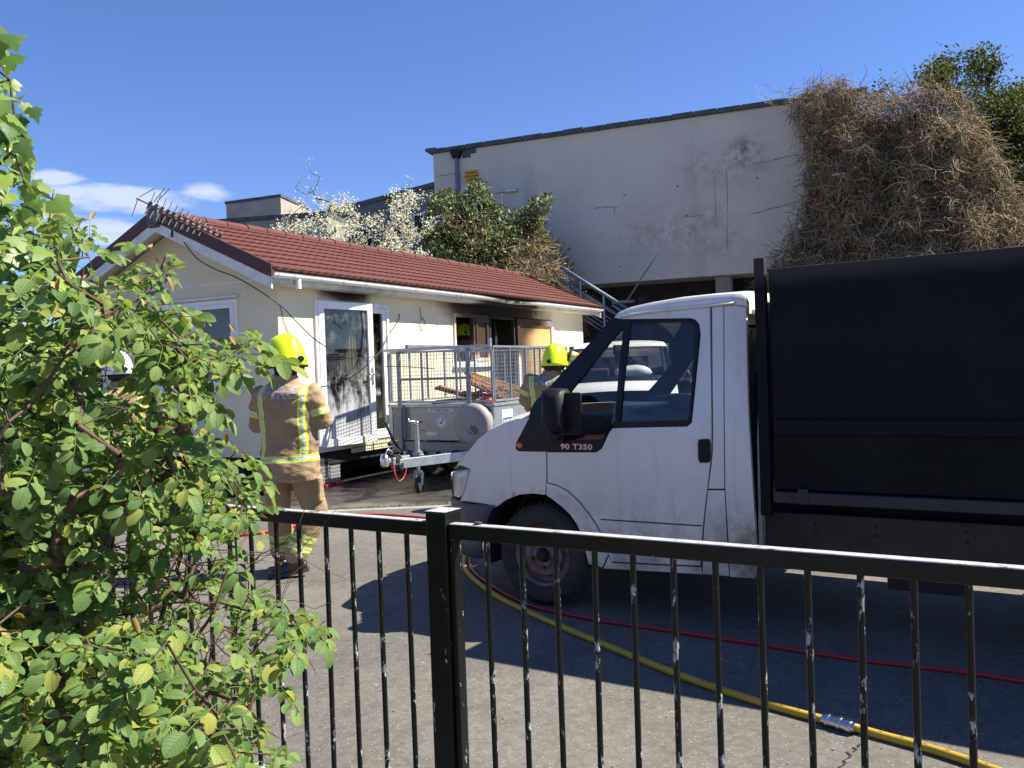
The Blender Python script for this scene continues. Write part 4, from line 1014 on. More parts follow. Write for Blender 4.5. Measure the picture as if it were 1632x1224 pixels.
# wheels
def wheel(parent, t, y, flip=1, name='wheel'):
    R_, wd = .338, .2
    Mx = Matrix.Translation((t, y, .336)) @ Matrix.Rotation(R(-90), 4, 'X')
    if flip < 0: Mx = Matrix.Translation((t, y, .336)) @ Matrix.Rotation(R(90), 4, 'X')
    b = MB(); b.lathe([(.205, .0), (.212, -.012), (.25, -.022), (.295, -.016), (.322, .008), (.335, .03), (R_, .06), (R_, wd - .04), (.322, wd), (.21, wd)], Mx.inverted() @ Mx @ Mx if False else Mx, 48)
    w_ = b.build(name, 'rubber', parent, autos=30)
    b = MB()
    for k_ in range(48):
        a = 2 * math.pi * k_ / 48
        for zz in (.05, .11, .16):
            b.box(Mx @ Vector(((R_ + .002) * math.cos(a + zz), (R_ + .002) * math.sin(a + zz), zz)), (.012, .012, .03), mx=(Mx.to_3x3() @ Matrix.Rotation(a, 3, 'Z')))
    tag(b.build('tread', 'rubber', w_), None, kind='stuff')
    b = MB(); b.lathe([(.001, .05), (.045, .048), (.05, .02), (.075, .02), (.085, .03), (.10, .018), (.135, .02), (.15, .055), (.185, .06), (.19, .02), (.206, .004), (.21, .02)], Mx, 40); rm = b.build('rim', 'wheel_steel', w_, autos=35)
    b = MB(); b.lathe([(.001, -.02), (.03, -.018), (.042, .0), (.046, .05)], Mx, 16); b.build('hub', 'soot_black', w_, autos=35)
    for k_ in range(5):
        a = 2 * math.pi * k_ / 5 + .3
        p_ = Mx @ Vector((.082 * math.cos(a), .082 * math.sin(a), .03)); q_ = Mx @ Vector((.082 * math.cos(a), .082 * math.sin(a), -.004))
        b = MB(); b.cyl(p_, q_, .012, n=6); b.build('wheel_nut', 'rust', w_)
    return w_
wheel(VAN, 0, .035); wheel(VAN, 0, 2 * HW - .035, -1)
# wheel-arch liner and underbody
b = MB(); rings = []
for y in (.04, .40):
    rings.append([Vector((.47 * math.cos(a), y, .36 + .44 * math.sin(a))) for a in lin(-.25, math.pi + .3, 15)])
b.loft(rings, caps=False, close=False); b.build('arch_liner', 'soot_black', VAN, smooth=True)
b = MB(); b.bx(-.55, 1.42, .42, 2 * HW - .42, .30, .75); b.bx(.52, 1.42, .10, 2 * HW - .1, .36, .52); b.build('underbody', 'soot_black', VAN)
# cab interior
b = MB(); fnd = lambda a, c, d_: Vector((a, .10 + d_, c))
b.prism([(-.05, .80), (.05, 1.20), (.22, 1.265), (.42, 1.255), (.56, 1.21), (.62, 1.10), (.58, .95), (.50, .80)], fnd, 0, 2 * HW - .2); b.build('dashboard', 'cab_grey', VAN, bevel=.02, seg=3)
b = MB(); b.prism([(.24, 1.26), (.30, 1.335), (.46, 1.33), (.55, 1.27), (.56, 1.215)], lambda a, c, d_: Vector((a, 1.15 + d_, c)), 0, .5); b.build('instrument_hood', 'cab_grey', VAN, bevel=.025, seg=3)
b = MB(); C0 = Vector((.73, 1.40, 1.235)); ax = Vector((.62, 0, .78)).normalized(); e1 = Vector((0, 1, 0)); e2 = ax.cross(e1)
b.tube([C0 + (e1 * math.cos(a) + e2 * math.sin(a)) * .20 for a in lin(0, 2 * math.pi, 29)], .017, 8)
for a in (.3, math.pi - .3, -math.pi / 2): b.tube([C0 - ax * .02, C0 + (e1 * math.cos(a) + e2 * math.sin(a)) * .20], .018, 6)
b.tube([C0 - ax * .3, C0 - ax * .01], [.04, .07], 10); b.build('steering_wheel', 'black_plastic', VAN, smooth=True)
for y0, y1 in ((.16, 1.08), (1.17, 1.76)):
    b = MB(); b.prism([(.82, .62), (.84, .80), (1.22, .78), (1.36, 1.50), (1.42, 1.52), (1.40, .62)], lambda a, c, d_: Vector((a, y0 + d_, c)), 0, y1 - y0); b.build('seat', 'cab_grey', VAN, bevel=.035, seg=3)
b = MB(); b.bx(.3, 1.42, .08, 2 * HW - .08, .54, .60); b.build('cab_floor', 'cab_grey', VAN)
b = MB(); panel(b, [(.05, .5), (2 * HW - .05, .5), (2 * HW - .08, 1.1), (2 * HW - .22, 1.93), (.22, 1.93), (.08, 1.1)], [rect(.42, 2 * HW - .42, 1.25, 1.72)], lambda a, c, d_: Vector((1.44 + d_, a, c)), .02, 0); bw2 = b.build('cab_back', 'van_white', VAN)
b = MB(); b.bx(1.446, 1.452, .42, 2 * HW - .42, 1.25, 1.72); b.build('rear_window', 'pane_grimy', VAN)
b = MB(); b.lathe([(.001, 0), (.03, .002), (.055, .0)], Matrix.Translation((.26, .75, 1.63)) @ Matrix.Rotation(R(90), 4, 'Y'), 16); b.box((.27, .78, 1.68), (.02, .24, .07)); b.build('rear_view_mirror', 'black_plastic', VAN, bevel=.01)
b = MB(); b.prism(rrect(.62, .95, 1.285, 1.30, .005), lambda a, c, d_: Vector((.33 + (d_), a, c)), 0, .22); b.build('paper', 'white_board', VAN)
# aerial
A = V2(1000, 477, .12); Bq = V2(1056, 404, .12)
b = MB(); b.tube([Vector((A[0], ys(*A) + .12, A[1])), Vector((Bq[0], ys(A[0], A[1]) + .12, Bq[1]))], [.006, .0035], 6); b.build('aerial', 'cable', VAN, smooth=True)
# ---- tall-sided tipper bed
BED = []
def bedpart(name, mb, mat, bevel=.006):
    o = mb.build(name, mat, VAN, bevel=bevel); BED.append(name); return o
E0, E1 = 1.555, 4.75
b = MB(); b.bx(E0, E1, .0, .035, .848, 2.08); bedpart('bed_side', b, 'bed_black')
b = MB(); b.bx(E0, E1, 2 * HW - .035, 2 * HW, .848, 2.08); bedpart('bed_side', b, 'bed_black')
b = MB(); b.bx(E0, E0 + .03, .04, 2 * HW - .04, .80, 2.05); bedpart('headboard', b, 'bed_black')
b = MB(); b.bx(E1 - .03, E1, .04, 2 * HW - .04, .80, 2.05); bedpart('tailboard', b, 'bed_black')
b = MB(); b.bx(E0 + .012, E1, -.028, -.001, 1.155, 1.24); bedpart('side_rail', b, 'bed_black')
b = MB(); b.bx(E0 - .0, E1, -.03, .05, .776, .840); bedpart('bottom_rail', b, 'bed_rail')
b = MB(); b.bx(E0 - .0, E1, 2 * HW - .05, 2 * HW + .03, .776, .840); bedpart('bottom_rail', b, 'bed_rail')
for y in (-.022, 2 * HW - .035):
    b = MB(); b.bx(1.478, 1.538, y, y + .057, .70, 2.144); bedpart('bed_post', b, 'bed_black')
b = MB(); b.bx(E0 + .005, E1, .037, .048, .80, .90); bedpart('gap_filler', b, 'bed_black')  # strip added behind the panel gap to stop sunlight leaking through
b = MB(); b.bx(1.69, 1.745, -.034, -.0305, .776, .86); bedpart('hinge_plate', b, 'bed_rail', .002)
b = MB(); b.bx(E0 + .031, E1 - .031, .051, 2 * HW - .051, .79, .835); bedpart('bed_floor', b, 'bed_black')
b = MB(); b.bx(1.46, 4.7, .12, .16, .47, .70); cbd = bedpart('chassis_board', b, 'chassis_board')
for t in (1.74, 2.06, 2.5):
    for z in (.65, .60):
        q = MB(); q.cyl((t, .121, z), (t, .112, z), .009, n=8); q.build('bolt', 'soot_black', cbd)
b = MB(); b.bx(1.46, 4.7, .30, .36, .50, .76); b.bx(1.46, 4.7, 2 * HW - .36, 2 * HW - .30, .50, .76); b.bx(1.5, 4.6, .361, 2 * HW - .361, .62, .70); bedpart('chassis_rail', b, 'soot_black')
b = MB(); b.bx(2.1, 2.5, .18, .30, .30, .47); bedpart('battery_box', b, 'soot_black')
BED += ['wheel_rear']
wr = wheel(VAN, 3.35, .03, 1, 'rear_wheel'); wr2 = wheel(VAN, 3.35, 2 * HW - .03, -1, 'rear_wheel')

# ------------------------------------------------------------------ the second white van, nose towards the camera, seen through the first one's cab
V2N = copy_tree(VAN, None, skip=set(BED) | {'rear_wheel', 'lettering', 'aerial', 'bolt'})
rz2 = R(84); c2, s2 = math.cos(rz2), math.sin(rz2)
tgt = at_y(990, 560, 14.6)
V2N.location = (tgt.x - (c2 * -.8 - s2 * HW), tgt.y - (s2 * -.8 + c2 * HW), 0); V2N.rotation_euler = (0, 0, rz2)
V2N.name = 'white_van'
tag(V2N, 'white van facing forward beside the trailer, seen through the nearer van cab windows', 'van')
b = MB(); b.bx(1.47, 4.6, .0, 2 * HW, .75, 1.25); b.build('load_bed', 'van_white', V2N, bevel=.01)
b = MB(); b.bx(1.50, 1.56, .02, 2 * HW - .02, 1.26, 1.95)
b.build('headboard', 'galv_dull', V2N)
b = MB(); b.bx(1.3, 4.5, .3, 2 * HW - .3, .4, .74); b.build('chassis', 'soot_black', V2N)
wheel(V2N, 3.3, .03, 1, 'rear_wheel'); wheel(V2N, 3.3, 2 * HW - .03, -1, 'rear_wheel')
# white paper bag on the second van's dashboard
bg_ = thing('paper_sack', 'pale paper sack lying on the far van dashboard behind its windscreen', 'sack', V2N.location, rz2)
b = MB(); rings = []
for k_, (x_, s_) in enumerate(((.02, .3), (.05, .9), (.25, 1.0), (.45, .95), (.5, .4))):
    rings.append([Vector((x_, .75 + .34 * s_ * math.cos(a), 1.42 + .13 * s_ * math.sin(a) + .012 * math.sin(3 * a + k_))) for a in lin(0, 2 * math.pi, 15)[:-1]])
b.loft(rings); b.build('sack_body', 'white_board', bg_, smooth=True)
# ------------------------------------------------------------------ caged trailer
simple('alu_panel', (.40, .38, .35), (.33, .315, .29), 2.5, .5, metal=.25, bump=.05)
simple('cover_grey', (.30, .285, .275), (.23, .22, .215), 4, .55, bump=.25, bscale=18)
simple('sticker_white', (.72, .72, .70), None, 8, .5, bump=0)
simple('sticker_blue', (.03, .06, .26), None, 8, .5, bump=0)
simple('sticker_red', (.55, .05, .05), None, 8, .5, bump=0)
simple('sticker_yellow', (.70, .42, .06), None, 8, .5, bump=0)
TR = thing('cage_trailer', 'galvanised mesh-sided trailer with covered spare wheel, parked beside the bungalow', 'trailer', (-1.577, 10.893, 0), R(62.1))
TF, TL, TW, TZ0, TZ1, TZ2 = 1.25, 3.65, .83, .60, 1.12, 1.90
def tb(name, boxes, mat, bevel=.004, parent=TR):
    b = MB()
    for q in boxes: b.bx(*q)
    return b.build(name, mat, parent, bevel=bevel)
tb('front_panel', [(TF, TF + .02, -TW + .04, TW - .04, TZ0 + .02, TZ1 - .04)], 'alu_panel')
for s in (-1, 1):
    tb('side_panel', [(TF + .05, TL - .05, s * TW - .012, s * TW + .012, TZ0 + .02, TZ1 - .04)], 'galv')
    tb('corner_post', [(TF - .012, TF + .05, s * (TW - .012) - .028, s * (TW - .012) + .028, TZ0 - .02, TZ1 - .045)], 'galv')
    tb('corner_post', [(TL - .05, TL + .012, s * (TW - .012) - .028, s * (TW - .012) + .028, TZ0 - .02, TZ1 - .045)], 'galv')
    tb('body_rail', [(TF - .03, TL + .03, s * TW - .03, s * TW + .03, TZ1 - .04, TZ1)], 'galv')
    tb('lower_rail', [(TF - .0, TL, s * TW - .022, s * TW + .022, TZ0 - .06, TZ0 + .015)], 'galv_dull')
for x in (TF, TL): tb('body_rail', [(x - .03, x + .03, -TW + .032, TW - .032, TZ1 - .041, TZ1 - .001)], 'galv')
tb('floor', [(TF + .021, TL, -TW + .013, TW - .013, TZ0 - .04, TZ0)], 'timber_dark')
for x in (1.32, 2.0, 2.6, 3.3): tb('cross_member', [(x, x + .05, -TW + .03, TW - .03, TZ0 - .12, TZ0 - .042)], 'galv_dull')
tb('cross_beam', [(TF - .035, TF - .0125, -TW + .05, TW - .02, TZ0 - .13, TZ0 - .005)], 'galv_dull')
for y0, y1, z0, z1 in ((.28, .52, .33, .50), (-.45, -.02, .36, .47)): tb('bracket_plate', [(TF - .06, TF - .037, y0, y1, z0, z1)], 'galv')
# dark posts of the ladder gate in front of the panel
for y in (.625, -.50):
    tb('gate_post', [(TF - .075, TF - .035, y - .028, y + .028, .36 if y > 0 else 1.13, TZ2 - .04)], 'galv_dull')
tb('gate_bar', [(TF - .072, TF - .038, -.471, .596, 1.45, 1.485)], 'galv_dull')
tb('gate_bar', [(TF - .078, TF - .03, -TW - .03, TW + .02, TZ2 - .04, TZ2)], 'galv')
tb('dark_strip', [(TF - .004, TF - .001, .70, .775, TZ0 + .03, TZ1 - .05)], 'galv_dull', 0); tb('dark_strip', [(TF - .004, TF - .001, .50, .58, TZ0 + .03, TZ1 - .05)], 'galv_dull', 0)
# mesh cage
def mesh_panel(p0, p1, z0, z1, name):
    p0, p1 = Vector((*p0, 0)), Vector((*p1, 0)); L_ = (p1 - p0).length; d = (p1 - p0) / L_; nrm = Vector((-d.y, d.x, 0))
    fr = MB(); zf = Vector((0, 0, 1))
    for a, c, e in ((0, L_, z0), (0, L_, z1)): fr.bar(p0 + d * a + zf * e, p0 + d * c + zf * e, .028, .028)
    f = fr.build(name, 'galv', TR, bevel=.003)
    k_ = max(2, round(L_ / .5))
    for i in range(k_ + 1):
        q = MB(); q.bar(p0 + d * (L_ * i / k_) + zf * (z0 + .015), p0 + d * (L_ * i / k_) + zf * (z1 - .015), .024, .024); q.build('cage_upright', 'galv_dull', f)
    w = MB(); nx_ = int(L_ / .05); nz_ = int((z1 - z0) / .05)
    for i in range(1, nx_): w.bar(p0 + d * (L_ * i / nx_) + zf * (z0 + .01), p0 + d * (L_ * i / nx_) + zf * (z1 - .01), .0045, .0045, up=(d.x, d.y, 0))
    for j in range(1, nz_): w.bar(p0 + nrm * .005 + zf * (z0 + (z1 - z0) * j / nz_), p1 + nrm * .005 + zf * (z0 + (z1 - z0) * j / nz_), .0045, .0045)
    tag(w.build('wire_mesh', 'galv', f), None, kind='stuff')
mesh_panel((TF, TW), (TF, -TW), TZ1 + .03, TZ2 - .06, 'cage_front')
mesh_panel((TF + .04, -TW), (TL, -TW), TZ1 + .03, TZ2 - .03, 'cage_side')
mesh_panel((TF + .04, TW), (TL, TW), TZ1 + .03, TZ2 - .03, 'cage_side')
mesh_panel((TL, TW), (TL, -TW), TZ1 + .03, TZ2 - .03, 'cage_rear')
b = MB(); b.bar((TF + .3, TW - .1, TZ2 + .03), (TL, TW - .1, TZ2 + .03), .045, .06); b.build('ramp_rail', 'galv_dull', TR, bevel=.004)
b = MB(); b.box((TF - .03, -TW - .0, TZ2 + .03), (.05, .04, .10)); b.build('catch', 'galv', TR, bevel=.006)
# A-frame, coupling, jockey wheel, brake lever
for s in (-1, 1):
    b = MB(); b.bar((.17, s * .04, .42), (TF + .1, s * .60, .44), .055, .12); b.build('drawbar_arm', 'galv' if s < 0 else 'galv_dull', TR, bevel=.005)
b = MB(); b.bar((.06, 0, .46), (.42, 0, .46), .11, .10); b.build('coupling_body', 'galv', TR, bevel=.015, seg=3)
b = MB(); b.bar((.28, -.062, .42), (.50, -.155, .42), .02, .125); b.build('white_plate', 'white_upvc', TR, bevel=.003)
b = MB(); b.lathe([(.001, .11), (.04, .10), (.058, .05), (.06, -.02), (.052, -.05), (.001, -.05)], Matrix.Translation((-.06, 0, .46)), 16); b.tube([(-.06, 0, .47), (.08, 0, .48)], [.05, .045], 10); b.build('coupling_head', 'chrome', TR, smooth=True)
b = MB(); b.tube([(-.03, .0, .56), (.0, 0, .615), (.09, 0, .60), (.11, 0, .54)], .010, 6); b.build('coupling_handle', 'chrome', TR, smooth=True)
b = MB(); b.tube([(.10, 0, .47), (.22, 0, .47)], .062, 14)
for k_ in range(5): b.tube([(.105 + k_ * .024, 0, .47), (.117 + k_ * .024, 0, .47)], .072, 14)
b.build('rubber_gaiter', 'rubber', TR, autos=40)
b = MB(); b.tube(smooth_path([Vector(p) for p in ((.05, -.05, .46), (.02, -.09, .32), (.08, -.1, .22), (.2, -.1, .26), (.27, -.1, .40))]), .007, 6); b.build('breakaway_cable', 'sticker_red', TR, smooth=True)
b = MB(); b.tube(smooth_path([Vector(p) for p in ((.35, .05, .55), (.2, .06, .64), (.1, .06, .60), (.16, .03, .5))]), .012, 6); b.build('light_cable', 'cable', TR, smooth=True)
b = MB(); b.bar((.16, -.06, .33), (.26, -.06, .45), .06, .09); b.build('plug_socket', 'black_plastic', TR, bevel=.02)
J0 = ground(668, 785); jl = Vector(((J0 - Vector((-1.577, 10.893, 0))).dot(BV), -(J0 - Vector((-1.577, 10.893, 0))).dot(BMn), 0))
jx, jy = jl.x, jl.y
b = MB(); b.cyl((jx, jy, .30), (jx, jy, .88), .024, n=12); b.cyl((jx, jy, .42), (jx, jy, .74), .032, n=12); b.build('jockey_tube', 'galv', TR, autos=40)
b = MB(); b.cyl((jx, jy, .88), (jx, jy, .93), .03, n=12); b.tube([(jx, jy, .925), (jx + .0, jy + .12, .925), (jx, jy + .12, .96)], .008, 6); b.build('jockey_crank', 'chrome', TR, smooth=True)
b = MB(); b.tube([(jx, jy - .02, .50), (jx + .05, jy - .16, .46), (jx + .1, jy - .26, .39)], .010, 6); b.build('clamp_handle', 'chrome', TR, smooth=True)
b = MB(); b.cyl((jx - .0, jy + .05, .50), (jx, jy - .06, .50), .045, n=12); b.build('clamp', 'galv', TR, autos=40)
b = MB(); b.lathe([(.05, -.035), (.085, -.035), (.10, -.022), (.10, .022), (.085, .035), (.05, .035)], Matrix.Translation((jx, jy, .101)) @ Matrix.Rotation(R(90), 4, 'X') @ Matrix.Rotation(R(20), 4, 'Y'), 24); jw = b.build('jockey_wheel', 'rubber', TR, autos=40)
b = MB(); b.lathe([(.001, -.03), (.03, -.032), (.055, -.028), (.056, .028), (.001, .03)], Matrix.Translation((jx, jy, .101)) @ Matrix.Rotation(R(90), 4, 'X') @ Matrix.Rotation(R(20), 4, 'Y'), 18); b.build('wheel_hub', 'white_board', jw, autos=40)
b = MB(); b.bar((jx, jy - .045, .10), (jx + .03, jy - .045, .26), .05, .012, up=(0, 1, 0)); b.bar((jx - .02, jy + .045, .10), (jx + .0, jy + .045, .26), .05, .012, up=(0, 1, 0)); b.bar((jx, jy - .05, .27), (jx, jy + .05, .27), .05, .03); b.build('wheel_fork', 'galv', TR, bevel=.003)
b = MB(); b.tube([(.62, .20, .48), (.50, .27, .70), (.42, .32, .93)], [.022, .018, .020], 8); b.build('brake_lever', 'black_plastic', TR, smooth=True)
b = MB(); b.lathe([(.001, -.03), (.03, -.02), (.036, 0), (.03, .02), (.001, .03)], Matrix.Translation((.26, .14, .66)), 12); b.build('lever_knob', 'black_plastic', TR, smooth=True)
b = MB(); b.bar((TF - .12, -.30, .45), (TF - .06, .02, .42), .02, .015); b.box((TF - .10, -.28, .45), (.06, .08, .10)); b.build('winch_latch', 'black_plastic', TR, bevel=.008)
# spare wheel under its cover
q = (TF - .11, -.575, .86)
Mx = Matrix.Translation(q) @ Matrix.Rotation(R(-90), 4, 'Y') @ Matrix.Rotation(R(4), 4, 'X')
b = MB(); b.lathe([(.001, .088), (.15, .092), (.235, .085), (.268, .055), (.278, .0), (.27, -.07), (.24, -.10), (.001, -.10)], Mx, 40); sp_ = b.build('spare_wheel', 'cover_grey', TR, smooth=True)
for k_, (dx, dy, w_) in enumerate(((.03, .10, .10), (-.0, .105, .15), (-.03, .11, .13), (-.075, .12, .045))):
    b = MB(); mq = Mx @ Matrix.Rotation(R(-60), 4, 'Z'); b.box(mq @ Vector((.02 + dx, -.10 + .0 * dy, .0905)), (.016, w_, .004), mx=(mq.to_3x3() @ Matrix.Rotation(R(10), 3, 'Z'))); b.build('cover_mark', 'ink', sp_)
b = MB(); b.bx(TF - .03, TF - .012, -.75, -.40, .78, .95); b.build('spare_bracket', 'galv_dull', TR)
# stickers
def flat(name, y0, y1, z0, z1, mat, e=.0015, parent=TR): 
    b = MB(); b.bx(TF - e, TF - .0002, y0, y1, z0, z1); return b.build(name, mat, parent)
ry = Matrix.Rotation(R(-90), 4, 'Z') @ Matrix.Rotation(R(90), 4, 'X')
st = flat('maker_sticker', -.20, .20, 1.015, 1.052, 'sticker_white')
text_obj('lettering', 'Ifor Williams Trailers', .036, 'sticker_blue', st, Matrix.Translation((TF - .0022, .0, 1.033)) @ ry, .0004, 1.0, .0006)
cy, cz = -.015, .875
b = MB(); b.lathe([(.001, .0), (.088, .0), (.088, .0012), (.001, .0012)], Matrix.Translation((TF - .0013, cy, cz)) @ Matrix.Rotation(R(90), 4, 'Y'), 32); rs = b.build('round_badge', 'sticker_white', TR)
b = MB()
for k_ in range(20):
    a = 2 * math.pi * k_ / 20; b.box((TF - .002, cy + .076 * math.cos(a), cz + .076 * math.sin(a)), (.001, .012, .014), mx=Matrix.Rotation(a, 3, 'X'))
tag(b.build('badge_ring', 'sticker_blue', rs), None, kind='stuff')
b = MB(); b.bar((TF - .002, cy + .03, cz + .0), (TF - .002, cy + .008, cz - .03), .001, .013, up=(0, 1, 1)); b.bar((TF - .002, cy + .008, cz - .03), (TF - .002, cy - .035, cz + .045), .001, .013, up=(0, 1, -1)); b.build('tick_mark', 'sticker_blue', rs)
flat('small_sticker', .36, .405, .86, .885, 'sticker_red'); flat('small_sticker', .30, .355, .86, .885, 'sticker_blue')
sh_ = MB(); sh_.prism([(.325, .775), (.415, .775), (.415, .72), (.37, .685), (.325, .72)], lambda a, c, d_: Vector((TF - .0015 + d_ * .05, a, c)), 0, .02); sh_.build('shield_sticker', 'sticker_yellow', TR)
flat('small_sticker', .25, .315, .745, .765, 'sticker_red'); flat('label_plate', .07, .235, .69, .735, 'sticker_white')
b = MB(); b.bx(TF + .22, TF + .52, -TW - .0135, -TW - .0122, .76, 1.02); ss = b.build('maker_sticker', 'sticker_white', TR)
b = MB(); b.bx(TF + .24, TF + .50, -TW - .0148, -TW - .0138, .83, .91); b.build('sticker_band', 'sticker_blue', ss)
text_obj('lettering', 'Ifor Williams', .05, 'sticker_white', ss, Matrix.Translation((TF + .37, -TW - .0152, .87)) @ Matrix.Rotation(R(90), 4, 'X'), .0004, .9, .0008)
# road wheels and mudguards
for s in (-1, 1):
    for x in (2.35, 2.95):
        b = MB(); b.lathe([(.14, -.08), (.26, -.08), (.285, -.05), (.285, .05), (.26, .08), (.14, .08)], Matrix.Translation((x, s * (TW + .14), .285)) @ Matrix.Rotation(R(90), 4, 'X'), 28); w_ = b.build('road_wheel', 'rubber', TR, autos=40)
        b = MB(); b.lathe([(.001, -.04), (.10, -.06), (.14, -.075), (.14, .075), (.001, .05)], Matrix.Translation((x, s * (TW + .14), .285)) @ Matrix.Rotation(R(90), 4, 'X'), 20); b.build('rim', 'galv', w_, autos=40)
    b = MB(); b.loft([[Vector((2.65 + sgx, yy_, zz)) for sgx, zz in ((-.72, .42), (-.62, .62), (.62, .62), (.72, .42), (.66, .42), (.57, .58), (-.57, .58), (-.66, .42))] for yy_ in (s * (TW + .03), s * (TW + .25))]); b.build('mudguard', 'galv', TR)
# load: loose timber battens and boards, each its own piece
def on_tr(px, py, y):                       # pixel -> trailer-local point on the lengthwise plane y
    P = on_plane(px, py, Vector((-1.577, 10.893, 0)) - BMn * y, BMn) - Vector((-1.577, 10.893, 0))
    return Vector((P.dot(BV), y, P.z))
TOFF = Vector((-1.577, 10.893, 0)); RZT = Matrix.Rotation(R(62.1), 3, 'Z')
for i in range(12):
    a = on_tr(742 + i * 1.2, 592 + i * 2.2, .15 - i * .07); c = on_tr(846 + i * .6, 622 + i * 4.2, -.35 - i * .035)
    a.x = min(max(a.x, 1.32), 3.5); c.x = min(max(c.x, 1.4), 3.58)
    a = a + Vector((random.uniform(-.05, .05), 0, 0))
    o = thing('timber_batten', ['uppermost', 'second', 'third', 'fourth', 'fifth', 'sixth', 'seventh', 'eighth', 'ninth', 'tenth', 'eleventh', 'lowest'][i] + ' long brown batten of the slanting pile in the cage trailer', 'batten', TOFF, R(62.1), 'battens in the trailer')
    b = MB(); b.bar(a, c, .045, .02); b.build('strip', 'timber', o, bevel=.002)
for i, (p_, q_, y0, y1, lab) in enumerate((((697, 617), (760, 634), .35, .1, 'broad brown board lying across the left of the trailer load'), ((735, 626), (800, 634), .1, -.2, 'short tan board in the middle of the trailer load'), ((762, 624), (800, 618), -.1, -.3, 'dark wedge of board sticking up in the trailer load'), ((692, 641), (760, 634), .5, .2, 'thin dark board low at the left of the trailer load'))):
    a, c = on_tr(*p_, y0), on_tr(*q_, y1); a.x = max(a.x, 1.35); c.x = min(max(c.x, 1.5), 3.5)
    o = thing('loose_board', lab, 'board', TOFF, R(62.1), 'boards in the trailer')
    b = MB(); b.bar(a, c, .14, .03, up=(0, .3, 1)); b.build('plank', 'timber' if i < 2 else 'timber_dark', o, bevel=.003)
rt = on_tr(776, 638, -.55); rt.x = max(rt.x, 1.45)
o = thing('red_bucket_lid', 'crumpled red plastic lump on the trailer load above the spare wheel', 'plastic', TOFF + RZT @ Vector((rt.x, rt.y, 0)))
b = MB(); b.lathe([(.001, .06), (.07, .05), (.11, .02), (.13, -.04), (.10, -.08), (.001, -.09)], Matrix.Translation((0, 0, rt.z)) @ Matrix.Rotation(R(15), 4, 'X'), 14)
b.v = [(x * (1 + .25 * noise.noise(Vector((x * 9, y * 9, z * 9)))), y * (1 + .25 * noise.noise(Vector((y * 9, z * 9, x * 9 + 4)))), z) for x, y, z in b.v]; b.build('shell', 'red_plastic', o, smooth=True)
# rubbish heaped under the boards, filling the trailer bed
hp = MB(); nx_, ny_ = 26, 18; vs = []
for i in range(nx_ + 1):
    for j in range(ny_ + 1):
        x = 1.3 + 2.2 * i / nx_; y = -.79 + 1.58 * j / ny_
        vs.append((x, y, .62 + .42 * (1 - abs(2 * j / ny_ - 1) ** 3) * (1 - abs(2 * i / nx_ - 1) ** 4) + .07 * noise.noise(Vector((x * 5, y * 5, 0)))))
hp.add(vs, [(i * (ny_ + 1) + j, (i + 1) * (ny_ + 1) + j, (i + 1) * (ny_ + 1) + j + 1, i * (ny_ + 1) + j + 1) for i in range(nx_) for j in range(ny_)])
o = hp.build('rubbish_heap', 'timber_dark'); o.location = TOFF; o.rotation_euler.z = R(62.1)
tag(o, 'dark heap of burnt rubbish lying under the boards inside the trailer', 'rubbish', kind='stuff')
# red string tied across the cage
a, c = on_tr(623, 582, .80), on_tr(709, 590, .80)
b = MB(); Q = [Vector((TF - .085, .83, 1.66)), Vector((TF - .085, .4, 1.64)), Vector((TF - .08, .02, 1.60))]
b.tube(Q, .006, 5); o = b.build('red_string', 'sticker_red'); o.location = TOFF; o.rotation_euler.z = R(62.1); tag(o, 'thin red string tied across the front of the trailer cage', 'string')

# ------------------------------------------------------------------ fire crew
n = NT('fire_kit')
c_ = n.mix(n.mr(n.noise(5, 6, .6), .3, .7), (.37, .265, .15), (.285, .20, .11))
c_ = n.mix(n.mr(n.noise(14, 7, .7), .55, .75, 0, .45), c_, (.17, .11, .06))
a_ = n.attr('stripe')[2]
band = n.mr(a_, .96, 1.02, 1, 0, False); silver = n.mr(a_, .40, .46, 1, 0, False)
c_ = n.mix(band, c_, (.62, .80, .04)); c_ = n.mix(silver, c_, (.46, .47, .45))
n.set(c_, n.mix(band, (.85, .85, .85), (.5, .5, .5)), 0, .25)
wv = n.noise(9, 4, .55, vec=n.map((1, 1, 2.2))); n.bump(n.math('ADD', n.math('MULTIPLY', wv, 1.0), n.math('MULTIPLY', n.noise(260, 2), .06)), .55, .03)
M['fire_kit'] = n.m
simple('helmet_yellow', (.72, .92, .015), (.62, .82, .012), 5, .28, bump=.02)
simple('helmet_white', (.80, .80, .78), (.72, .72, .70), 5, .28, bump=.02)
simple('flash_hood', (.018, .018, .02), None, 9, .85)
simple('boot_leather', (.02, .02, .022), (.035, .035, .036), 10, .35, bump=.2)
simple('boot_yellow', (.70, .58, .03), None, 8, .4)
simple('fire_letters', (.36, .33, .35), (.30, .25, .23), 22, .5, bump=0)
simple('glove', (.10, .085, .07), (.05, .045, .04), 12, .8)
def fused(mb, voxel, it=3, disp=()):
    me = bpy.data.meshes.new('tmp'); me.from_pydata(mb.v, [], mb.f)
    bm = bmesh.new(); bm.from_mesh(me); bmesh.ops.recalc_face_normals(bm, faces=bm.faces); bm.to_mesh(me); bm.free()
    o = bpy.data.objects.new('tmp', me); TMP.collection.objects.link(o)
    m_ = o.modifiers.new('r', 'REMESH'); m_.mode = 'VOXEL'; m_.voxel_size = voxel; m_.use_smooth_shade = True
    if it: s_ = o.modifiers.new('s', 'SMOOTH'); s_.factor = .5; s_.iterations = it
    TMP.view_layers[0].update(); dg = TMP.view_layers[0].depsgraph; r_ = bpy.data.meshes.new_from_object(o.evaluated_get(dg))
    bpy.data.objects.remove(o); bpy.data.meshes.remove(me)
    return r_
